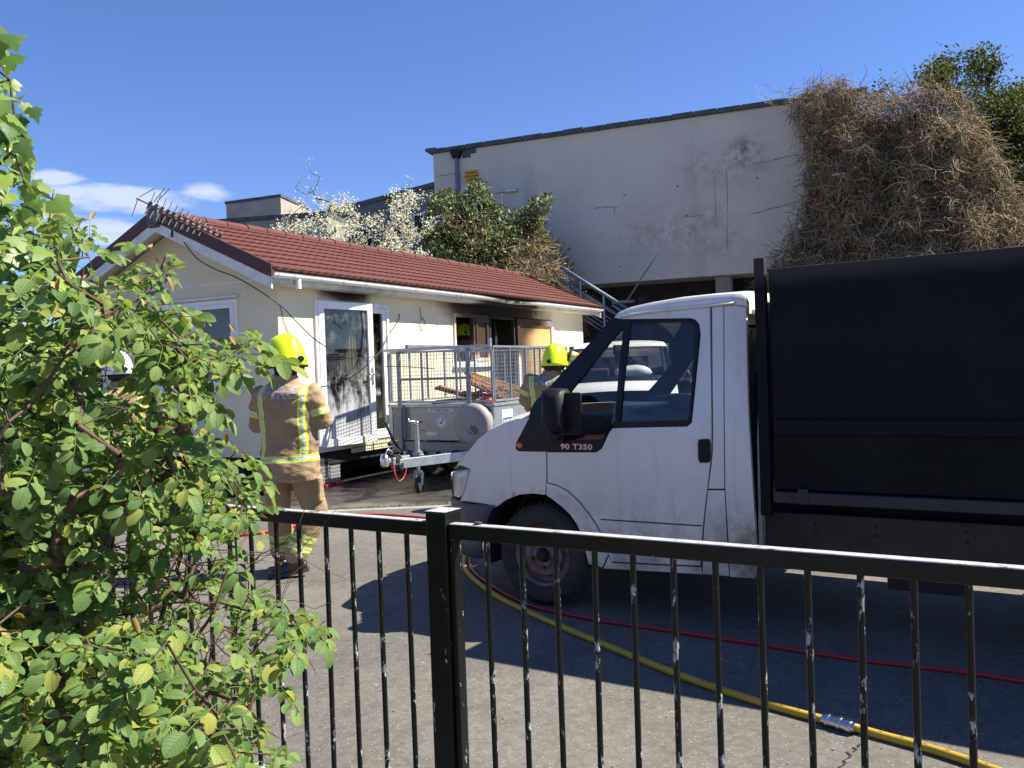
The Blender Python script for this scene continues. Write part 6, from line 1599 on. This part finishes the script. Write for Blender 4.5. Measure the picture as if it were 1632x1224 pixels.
for k_, (p, nrm, tip, s_) in enumerate(items):
    if k_ in nobj:
        o = bpy.data.objects.new('leaf', ROSE_ME[k_ % 6]); COL.objects.link(o); o.parent = RB
        mm = Matrix(Rm[k_].tolist()).to_4x4(); o.matrix_local = Matrix.Translation(p - RBL) @ mm @ Matrix.Scale(s_, 4)
    else:
        V, f, u = ROSE[k_ % 6]; lu.append(u); v = (V * s_) @ Rm[k_].T + np.array(tuple(p - RBL)); lv.append(v); lf.append(tri(f) + off); off += len(v)
o = np_mesh('foliage', np.concatenate(lv), np.concatenate(lf), 'rose_leaf', RB, True, np.concatenate(lu)); tag(o, None, kind='stuff')
# young bronze shoots
bv, bf = leaflet(.026, .010, .2, .35); bf = tri(bf); N = 260
bp = np.array([tuple(tips[int(rng.integers(len(tips)))] + Vector(rng.normal(size=3) * .02) - RBL) for _ in range(N)])
v, f = scatter(bv, bf, bp, frames(rng.normal(size=(N, 3)) + (0, -.5, .3), rng.normal(size=(N, 3)) * .5 + (0, 0, 1)), rng.uniform(.7, 1.4, N))
tag(np_mesh('young_shoots', v, f, 'rose_bud', RB, True), None, kind='stuff')

# ------------------------------------------------------------------ ivy hedge at the left edge
leaf_mat('ivy_leaf', [(0, (.055, .12, .018)), (.4, (.10, .19, .03)), (.75, (.20, .30, .05)), (1, (.30, .38, .07))], (.18, .26, .09), .38, .42, .5)
IV = thing('ivy_hedge', 'tall ivy-covered hedge with bright lobed leaves at the left edge of view', 'hedge', (-1.75, 2.35, 0))
IVL = Vector(IV.location)
def ivy_leaf():
    out_ = [(0, 0), (.22, -.10), (.34, .02), (.52, .18), (.34, .34), (.36, .52), (.20, .56), (.12, .76), (0, 1.0), (-.12, .76), (-.20, .56), (-.36, .52), (-.34, .34), (-.52, .18), (-.34, .02), (-.22, -.10)]
    V = [(0, .32, .02)] + [(x * random.uniform(.9, 1.1), y, -.16 * (x * x) - .12 * max(0, y - .3) ** 2 + random.uniform(-.02, .02)) for x, y in out_]
    n_ = len(out_); return np.array(V) * .09, [(0, i + 1, (i + 1) % n_ + 1) for i in range(n_)]
IVY = [ivy_leaf() for _ in range(5)]; IVY_ME = [mesh_of('leaf', V, f, 'ivy_leaf') for V, f in IVY]
ipoly = [(-420, 20), (0, 42), (26, 75), (14, 110), (18, 150), (28, 190), (42, 250), (56, 285), (72, 310), (88, 322), (118, 385), (128, 440), (112, 500), (135, 560), (150, 640), (120, 760), (110, 860), (150, 950), (190, 1040), (200, 1130), (180, 1240), (-420, 1240)]
ipts = sample_poly(ipoly, 1750, lambda x, y: 1.0 if x > -70 else .25)
ipts += [(8, 70), (15, 85), (10, 130), (52, 172), (40, 165), (35, 205), (62, 295), (85, 318), (70, 330)]
its = []
for (x, y) in ipts:
    d_ = float(rng.uniform(0, 1)) ** 1.3
    Y = 2.12 + .75 * d_ - (.12 if y > 900 else 0); p = at_y(x, y, Y)
    nrm = TOC(p) * .55 + SUN_DIR * .35 + Vector((.1, 0, .25)) + Vector((random.gauss(0, .4), random.gauss(0, .4), random.gauss(0, .35)))
    tip = Vector((random.gauss(.1, .4), random.gauss(0, .4), random.gauss(-.7, .45))); its.append((p, nrm, tip, random.uniform(.42, .88)))
order = sorted(range(len(its)), key=lambda k_: (0 if (0 < ipts[k_][0] + 40) else 1, its[k_][0].y)); nob = set(order[:300])
Rm = frames(np.array([tuple(i[1]) for i in its]), np.array([tuple(i[2]) for i in its])); lv, lf, off = [], [], 0
for k_, (p, nrm, tip, s_) in enumerate(its):
    if k_ in nob:
        o = bpy.data.objects.new('leaf', IVY_ME[k_ % 5]); COL.objects.link(o); o.parent = IV
        o.matrix_local = Matrix.Translation(p - IVL) @ Matrix(Rm[k_].tolist()).to_4x4() @ Matrix.Scale(s_, 4)
    else:
        V, f = IVY[k_ % 5]; v = (V * s_) @ Rm[k_].T + np.array(tuple(p - IVL)); lv.append(v); lf.append(np.array(f) + off); off += len(v)
tag(np_mesh('foliage', np.concatenate(lv), np.concatenate(lf), 'ivy_leaf', IV, True), None, kind='stuff')
ich = grow([Vector((-1.9, 2.6, 0)), Vector((-1.9, 2.6, .4)), Vector((-1.85, 2.55, .9)), Vector((-1.85, 2.55, 1.4)), Vector((-1.9, 2.55, 1.9))], [i[0] for i in its[::7]], .12, .002, .42, .2, .012)
wood(shift(ich, IVL), IV, 'bark', 30, 'stem', 6)
b = MB(); b.tube([Vector((-1.9, 2.6, 0)) - IVL, Vector((-1.88, 2.58, 1.0)) - IVL, Vector((-1.9, 2.55, 2.2)) - IVL], [.05, .04, .02], 9); b.build('trunk', 'bark', IV, smooth=True)

# ------------------------------------------------------------------ far trees and climbers
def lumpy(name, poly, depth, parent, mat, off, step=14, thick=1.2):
    """added dark core of a shrub, shade put into its colour: a closed lumpy shell over a pixel outline, as deep as it is wide"""
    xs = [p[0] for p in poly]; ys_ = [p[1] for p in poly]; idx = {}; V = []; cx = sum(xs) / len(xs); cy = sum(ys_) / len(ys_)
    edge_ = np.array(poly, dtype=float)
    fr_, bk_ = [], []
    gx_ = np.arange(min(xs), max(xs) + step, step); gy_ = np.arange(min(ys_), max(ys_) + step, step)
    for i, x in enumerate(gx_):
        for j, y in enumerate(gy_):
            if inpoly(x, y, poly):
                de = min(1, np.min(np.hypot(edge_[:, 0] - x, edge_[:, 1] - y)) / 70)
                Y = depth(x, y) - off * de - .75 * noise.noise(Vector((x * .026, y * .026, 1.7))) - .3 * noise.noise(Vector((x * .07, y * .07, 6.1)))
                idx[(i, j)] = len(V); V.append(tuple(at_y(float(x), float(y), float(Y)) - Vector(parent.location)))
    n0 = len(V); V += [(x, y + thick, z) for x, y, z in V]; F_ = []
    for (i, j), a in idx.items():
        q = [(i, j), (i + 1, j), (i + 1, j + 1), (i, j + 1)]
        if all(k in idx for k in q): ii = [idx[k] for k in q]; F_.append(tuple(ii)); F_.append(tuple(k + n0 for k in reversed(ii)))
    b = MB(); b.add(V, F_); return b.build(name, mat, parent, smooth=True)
simple('vine_core', (.045, .034, .024), (.025, .02, .015), 6, .95)  # shaded inside of the vine heap put into the colour, blocks see-through
simple('bush_core', (.018, .022, .010), (.03, .032, .016), 6, .95)  # same for bush and hedge: interior shade as a dark colour
n = NT('dry_vine'); g_ = n.new('NewGeometry')
n.set(n.ramp(g_.outputs['Random Per Island'], [(0, (.055, .042, .027)), (.3, (.17, .122, .07)), (.65, (.335, .25, .145)), (.92, (.58, .46, .28)), (1, (.23, .24, .085))]), .8, 0, .2); M['dry_vine'] = n.m
def vine_strands(poly, depth, off, N, parent, name, lmin=.25, lmax=.9, K=6, r_=(.006, .013), spread=.35, mat='dry_vine', droop=.5, amp=1.0):
    S = sample_poly(poly, N); P = np.zeros((N, K, 3)); edge_ = np.array(poly, dtype=float)
    for i, (x, y) in enumerate(S):
        de = min(1, np.min(np.hypot(edge_[:, 0] - x, edge_[:, 1] - y)) / 70)
        Y = depth(x, y) - off * de - amp * (.75 * noise.noise(Vector((x * .026, y * .026, 1.7))) + .3 * noise.noise(Vector((x * .07, y * .07, 6.1)))) - abs(rng.normal()) * spread * .5
        P[i, 0] = tuple(at_y(x, y, float(Y)) - Vector(parent.location))
    d = rng.normal(size=(N, 3)) * (1, .7, 1); d /= np.linalg.norm(d, axis=1)[:, None]; L_ = rng.uniform(lmin, lmax, N) / K
    for k_ in range(1, K):
        d = d + rng.normal(size=(N, 3)) * .38 + np.array((0, -.03, -.10 * droop)); d /= np.linalg.norm(d, axis=1)[:, None]
        P[:, k_] = P[:, k_ - 1] + d * L_[:, None]
    V, f = strands(P, rng.uniform(r_[0], r_[1], N)); o = np_mesh(name, V, f, mat, parent); tag(o, None, kind='stuff'); return o
vine_strands([(-60, 800), (180, 830), (330, 850), (440, 960), (400, 1080), (330, 1240), (-60, 1240)], lambda x, y: 2.25 + .5 * float(rng.random()), 0, 420, RB, 'bare_twigs', .15, .5, 6, (.0010, .0028), .2, 'twig_red', .2, .1)
vine_strands([(-120, 500), (110, 520), (150, 760), (190, 1060), (160, 1240), (-120, 1240)], lambda x, y: 2.5 + .4 * float(rng.random()), 0, 500, IV, 'bare_twigs', .2, .6, 6, (.0015, .004), .2, 'bark', .3, .1)
def wallY(x, y): return on_plane(x, y, PA - WN * .3, WN).y
vpoly = [(1262, 172), (1268, 150), (1300, 132), (1345, 128), (1372, 150), (1400, 152), (1440, 155), (1470, 145), (1500, 140), (1545, 165), (1580, 225), (1615, 300), (1650, 345), (1690, 380), (1760, 390), (1760, 520), (1190, 520), (1205, 450), (1225, 415), (1250, 385), (1270, 350), (1283, 310), (1280, 230)]
vq = at_y(1430, 470, 20.5)
VM = thing('dry_vine', 'huge heap of dry brown vine hanging over the right end of the grey wall', 'plant', (vq.x, vq.y, 0))
vd = lambda x, y: wallY(x, y) - .25 - 1.1 * min(1, max(0, (x - 1290) / 220)) - 1.0 * min(1, max(0, (y - 230) / 220))
inner = [(x + (14 if x < 1300 else -16 if x < 1700 else 0), y + 26) for x, y in vpoly]
lumpy('dark_core', inner, lambda x, y: vd(x, y) + .35, VM, 'vine_core', .5, 13, 1.0)
vine_strands(vpoly, vd, .55, 29000, VM, 'tangled_stems', .2, .7, 6, (.004, .010), .34, droop=2.2)
vine_strands([(1200, 152), (1262, 140), (1330, 118), (1400, 140), (1470, 120), (1540, 140), (1560, 190), (1400, 200), (1262, 190)], vd, .2, 520, VM, 'trailing_stems', .2, .7, 6, (.004, .009), .3, droop=-.3)
b = MB(); q0 = at_y(1380, 560, 20.3); q0.z = 0
for i in range(7):
    t_ = at_y(1300 + i * 45, 330 + (i * 37) % 120, 20.0); b = MB(); b.tube(smooth_path([q0 + Vector((i * .25 - .8, .4, 0)) - VM.location, q0.lerp(t_, .5) + Vector((.3, .5, .2)) - VM.location, t_ - VM.location + Vector((0, .6, 0))]), [.05] * 10 + [.03], 7); b.build('trunk', 'bark', VM, smooth=True)

# evergreen bush with brown creeper behind the bungalow's far end
leaf_mat('bush_leaf', [(0, (.045, .075, .025)), (.5, (.09, .135, .045)), (.85, (.14, .19, .06)), (1, (.20, .17, .07))], None, .25, .5, .4)
sv, sf = leaflet(1.0, .48, .15, .12); sf = tri(sf)
gq = at_y(800, 470, 23)
GB = thing('evergreen_bush', 'rounded green bush with brown creeper behind the far end of the red roof', 'bush', (gq.x, 23, 0))
gpoly = [(688, 312), (712, 300), (738, 308), (752, 288), (772, 287), (782, 312), (800, 330), (828, 338), (848, 318), (872, 308), (884, 318), (872, 338), (866, 360), (884, 385), (900, 410), (916, 440), (926, 475), (935, 520), (770, 520), (680, 440), (672, 360)]
gd = lambda x, y: 23.3 - .0 * x
def leaf_cloud(poly, depth, off, N, parent, name, mat, size, up=.4, dens=None, spread=.5):
    S = sample_poly(poly, N, dens); edge_ = np.array(poly, dtype=float); P = np.zeros((N, 3))
    for i, (x, y) in enumerate(S):
        de = min(1, np.min(np.hypot(edge_[:, 0] - x, edge_[:, 1] - y)) / 70)
        Y = depth(x, y) - off * de * rng.uniform(.2, 1.05) - .5 * noise.noise(Vector((x * .045, y * .045, 4.7))) + rng.normal() * spread
        P[i] = tuple(at_y(x, y, float(Y)) - Vector(parent.location))
    nr = rng.normal(size=(N, 3)) + np.array((.4, -.5, up)); tp = rng.normal(size=(N, 3)) + np.array((0, 0, -.1))
    v, f = scatter(sv, sf, P, frames(nr, tp), rng.uniform(size[0], size[1], N)); o = np_mesh(name, v, f, mat, parent, True); return tag(o, None, kind='stuff')
lumpy('dark_core', [(804 + (x - 804) * .86, 420 + (y - 420) * .80) for x, y in gpoly], gd, GB, 'bush_core', .9, 10, 1.2)
def clump(fr, th, seed):
    def d(x, y):
        return 1.0 if noise.noise(Vector((x * fr, y * fr, seed))) > th else .25
    return d
leaf_cloud([p for p in gpoly], gd, 1.3, 12000, GB, 'foliage', 'bush_leaf', (.06, .12), .5, lambda x, y: (1 if y < 420 - (x - 800) * .5 else .25) * clump(.05, -.15, 3)(x, y), .3)
vine_strands([(790, 400), (850, 380), (880, 385), (900, 410), (920, 445), (930, 490), (935, 520), (770, 520), (740, 440)], gd, 1.45, 4200, GB, 'brown_creeper', .2, .7, 5, (.006, .012), .3)
vine_strands(gpoly, gd, 1.3, 1200, GB, 'bare_twigs', .2, .6, 5, (.005, .010), .3)
for i in range(4):
    t_ = at_y(720 + i * 50, 400, 22.8); b = MB(); b.tube(smooth_path([Vector((i * .3 - .5, .3, 0)), Vector((i * .5 - .9, .3, 2.2)), t_ - GB.location]), [.09] * 10 + [.04], 7); b.build('trunk', 'bark', GB, smooth=True)

# white blossom tree
leaf_mat('blossom', [(0, (.62, .60, .52)), (.5, (.78, .77, .72)), (.9, (.85, .85, .82)), (1, (.30, .36, .12))], None, .35, .7, .2)
bq = at_y(570, 400, 22)
BT = thing('blossom_tree', 'small tree covered in white blossom, rising behind the middle of the red roof', 'tree', (bq.x, 22, 0))
BTL = Vector(BT.location)
bpoly = [(428, 380), (436, 350), (452, 325), (470, 318), (500, 300), (520, 322), (545, 318), (575, 340), (600, 330), (622, 318), (640, 300), (662, 310), (672, 335), (690, 350), (690, 380), (680, 410), (620, 412), (560, 408), (500, 400)]
btg = []
for (x, y) in sample_poly(bpoly, 215, clump(.03, -.35, 9)): btg.append(at_y(x, y, 22 + float(rng.normal()) * .7))
spikes = [(492, 256), (495, 275), (478, 290), (510, 282), (503, 300), (487, 310), (470, 300), (655, 282), (652, 300), (640, 300), (627, 303), (672, 318), (545, 312), (690, 318), (560, 318)]
for x, y in spikes: btg.append(at_y(x, y, 22 + float(rng.normal()) * .3))
tr0 = Vector((bq.x, 22.2, 0)); bch = grow([tr0, tr0 + Vector((0, 0, .8)), tr0 + Vector((.1, 0, 1.6)), tr0 + Vector((.0, 0, 2.3))], btg, .18, .006, .45, .12, .02)
b = MB(); b.tube([Vector((0, .2, 0)), Vector((0, .2, .8)), Vector((.1, .2, 1.6)), Vector((0, .2, 2.35))], [.13, .11, .09, .08], 9); b.build('trunk', 'bark', BT, smooth=True)
wood(shift(bch, BTL), BT, 'bark', 40, 'branch', 5)
fl_v = np.array([(0, 0, 0.06)] + [(math.cos(a) * (1 if i % 2 == 0 else .55), math.sin(a) * (1 if i % 2 == 0 else .55), 0) for i, a in enumerate(lin(0, 2 * math.pi, 11)[:-1])]); fl_f = np.array([(0, i + 1, (i + 1) % 10 + 1) for i in range(10)])
FP_ = []
for P, r_ in bch:
    for p in P[1:]:
        px_y = p.z
        if p.z < 2.6: continue
        k_ = int(rng.integers(12, 40)) if p.z < at_y(500, 312, 22).z else int(rng.integers(0, 9))
        c = p - BTL
        for _ in range(k_): FP_.append(tuple(c + Vector(rng.normal(size=3) * .075)))
FP_ = np.array(FP_); N = len(FP_)
v, f = scatter(fl_v, fl_f, FP_, frames(rng.normal(size=(N, 3)) + (.3, -.4, .5), rng.normal(size=(N, 3))), rng.uniform(.017, .033, N)); tag(np_mesh('blossom', v, f, 'blossom', BT), None, kind='stuff')

# tall tree at the right edge
leaf_mat('tree_leaf', [(0, (.035, .05, .017)), (.5, (.07, .09, .027)), (.85, (.115, .135, .04)), (1, (.16, .15, .05))], None, .3, .7, .2)
tq = at_y(1570, 400, 23.2)
TT = thing('tall_tree', 'tall olive-green tree standing behind the dry vine at the right edge', 'tree', (tq.x, 23.2, 0)); TTL = Vector(TT.location)
tpoly = [(1466, 128), (1478, 100), (1505, 84), (1530, 92), (1552, 80), (1588, 92), (1592, 120), (1600, 150), (1632, 132), (1660, 140), (1720, 200), (1760, 420), (1640, 430), (1600, 350), (1575, 260), (1552, 200), (1520, 160), (1490, 150)]
ttg = [at_y(x, y, 23.2 + float(rng.normal()) * .8) for x, y in sample_poly(tpoly, 330, clump(.035, -.15, 21))]
ttg += [at_y(x, y, 22.6 + float(rng.normal()) * .5) for x, y in sample_poly([(1540, 165), (1600, 150), (1660, 200), (1690, 440), (1620, 420), (1580, 330)], 190)]
ttg += [at_y(x, y, 23.2) for x, y in ((1400, 150), (1415, 140), (1385, 165), (1360, 160), (1425, 155), (1470, 118), (1530, 84), (1560, 82), (1585, 92))]
t0 = Vector((tq.x + .3, 23.4, 0)); tch = grow([t0, t0 + Vector((0, 0, 2)), t0 + Vector((-.1, 0, 4)), t0 + Vector((-.2, 0, 5.6))], ttg, .3, .010, .45, .12, .03)
b = MB(); b.tube([Vector((.3, .2, 0)), Vector((.3, .2, 2)), Vector((.2, .2, 4)), Vector((.1, .2, 5.7))], [.2, .17, .13, .09], 10); b.build('trunk', 'bark', TT, smooth=True)
wood(shift(tch, TTL), TT, 'bark', 40, 'limb', 5)
LP_ = []
for P, r_ in tch:
    for p in P[-4:]:
        for _ in range(int(rng.integers(26, 52))): LP_.append(tuple(p - TTL + Vector(rng.normal(size=3) * .15)))
LP_ = np.array(LP_); N = len(LP_)
v, f = scatter(sv, sf, LP_, frames(rng.normal(size=(N, 3)) + (.4, -.4, .5), rng.normal(size=(N, 3)) + (0, 0, -.3)), rng.uniform(.06, .12, N)); tag(np_mesh('crown', v, f, 'tree_leaf', TT, True), None, kind='stuff')

# low dark hedge beyond the yard, left of the bungalow
hq_ = at_y(40, 600, 17)
HG = thing('boundary_hedge', 'dark boundary hedge glimpsed through the bush, left of the bungalow', 'hedge', (hq_.x, 17, 0))
hpoly = [(-420, 520), (-300, 500), (-150, 525), (0, 505), (90, 530), (180, 515), (260, 540), (300, 690), (-420, 690)]
hd = lambda x, y: 17.0
lumpy('dark_core', hpoly, hd, HG, 'bush_core', .5, 20, 1.2)
leaf_cloud(hpoly, hd, .9, 5200, HG, 'foliage', 'bush_leaf', (.07, .16), .5, None, .25)
# ------------------------------------------------------------------ hoses
simple('hose_yellow', (.50, .34, .028), (.42, .28, .025), 6, .55, bump=.15, bscale=120)
simple('hose_red', (.42, .022, .03), (.33, .018, .025), 6, .45, bump=.1, bscale=120)
def hose(name, label, pix, r_, mat, k=6):
    P = smooth_path([ground(x, y, r_) + Vector((0, 0, .001)) for x, y in pix], k)
    t = thing(name, label, 'hose', (P[0].x, P[0].y, 0))
    b = MB(); b.tube([p - Vector((P[0].x, P[0].y, 0)) for p in P], r_, 14); b.build('hose_line', mat, t, smooth=True); return t, P
yl, yp = hose('yellow_hose', 'yellow fire hose with metal coupling, lying across the tarmac in front of the van', [(800, 850), (765, 862), (742, 885), (741, 905), (752, 920), (770, 935), (800, 955), (850, 979), (900, 1001), (960, 1026), (1020, 1051), (1080, 1075), (1150, 1100), (1213, 1120), (1270, 1136), (1312, 1147), (1362, 1160), (1400, 1171), (1470, 1190), (1540, 1212), (1600, 1233), (1700, 1262)], .018, 'hose_yellow')
c0, c1 = ground(1312, 1146, .027), ground(1364, 1161, .027); o0 = Vector((yp[0].x, yp[0].y, 0)); cd = (c1 - c0)
b = MB(); b.tube([c0 - o0 + cd * t for t in (0, .12, .13, .22, .23, .5, .51, .58, .59, .72, .73, .88, .89, 1)], [.024, .024, .031, .031, .027, .027, .032, .032, .027, .027, .031, .031, .024, .024], 18); b.build('coupling', 'chrome', yl, autos=30)
# printed black dashes along the hose
for i in range(30, len(yp) - 4, 3):
    p, q = yp[i], yp[i + 1]
    b = MB(); up_ = Vector((0, -.35, 1)).normalized(); a = p + up_ * .0182; c = p.lerp(q, .55) + up_ * .0182
    b.bar(a - o0, c - o0, .0022, .0012, up=up_); b.build('hose_print', 'ink', yl)
hose('red_hose', 'thin red hose running under the van and across the shaded tarmac', [(815, 846), (775, 856), (750, 882), (749, 901), (760, 917), (778, 930), (803, 946), (832, 960), (862, 970), (905, 979), (950, 988), (1010, 997), (1080, 1007), (1150, 1018), (1213, 1027), (1290, 1040), (1370, 1052), (1450, 1061), (1540, 1072), (1632, 1086), (1750, 1102)], .0125, 'hose_red')
hose('red_hose', 'red hose lying on the sunlit tarmac behind the left railing panel', [(250, 862), (330, 858), (385, 852), (420, 848), (455, 842), (500, 830), (545, 822), (600, 821), (650, 824), (690, 828), (730, 833), (770, 838), (830, 842)], .02, 'hose_red')
# crack in the tarmac, small litter
cr = MB(); P = [ground(x, y, .0035) for x, y in ((1372, 1184), (1362, 1194), (1352, 1200), (1348, 1212), (1338, 1224), (1330, 1245))]; P = smooth_path(P, 5); vs = []
for i, p in enumerate(P):
    w_ = random.uniform(.002, .007); q = Vector((random.gauss(0, .006), random.gauss(0, .004), 0)); vs += [p + q + Vector((-w_, 0, 0)), p + q + Vector((w_, 0, 0))]
cr.add(vs, [(2 * i, 2 * i + 1, 2 * i + 3, 2 * i + 2) for i in range(len(P) - 1)]); tag(cr.build('tarmac_crack', 'soot_black'), None, kind='structure')
bits = []
for i in range(130):
    x, y = rng.uniform(420, 1630), rng.uniform(900, 1224); p = ground(x, y, .004)
    a = rng.uniform(0, 6.28); s_ = rng.uniform(.002, .006); bits.append((p, a, s_))
b = MB()
for p, a, s_ in bits:
    q = [p + Vector((math.cos(a + k_ * 1.57 + rng.uniform(-.3, .3)) * s_, math.sin(a + k_ * 1.57) * s_, 0)) for k_ in range(4)]
    b.add(q + [v + Vector((0, 0, s_ * .5)) for v in q], [(4, 5, 6, 7), (0, 1, 5, 4), (1, 2, 6, 5), (2, 3, 7, 6), (3, 0, 4, 7)])
tag(b.build('loose_grit', 'concrete'), 'scattered pale grit and chippings lying on the tarmac', 'grit', kind='stuff')
bpy.data.scenes.remove(TMP)
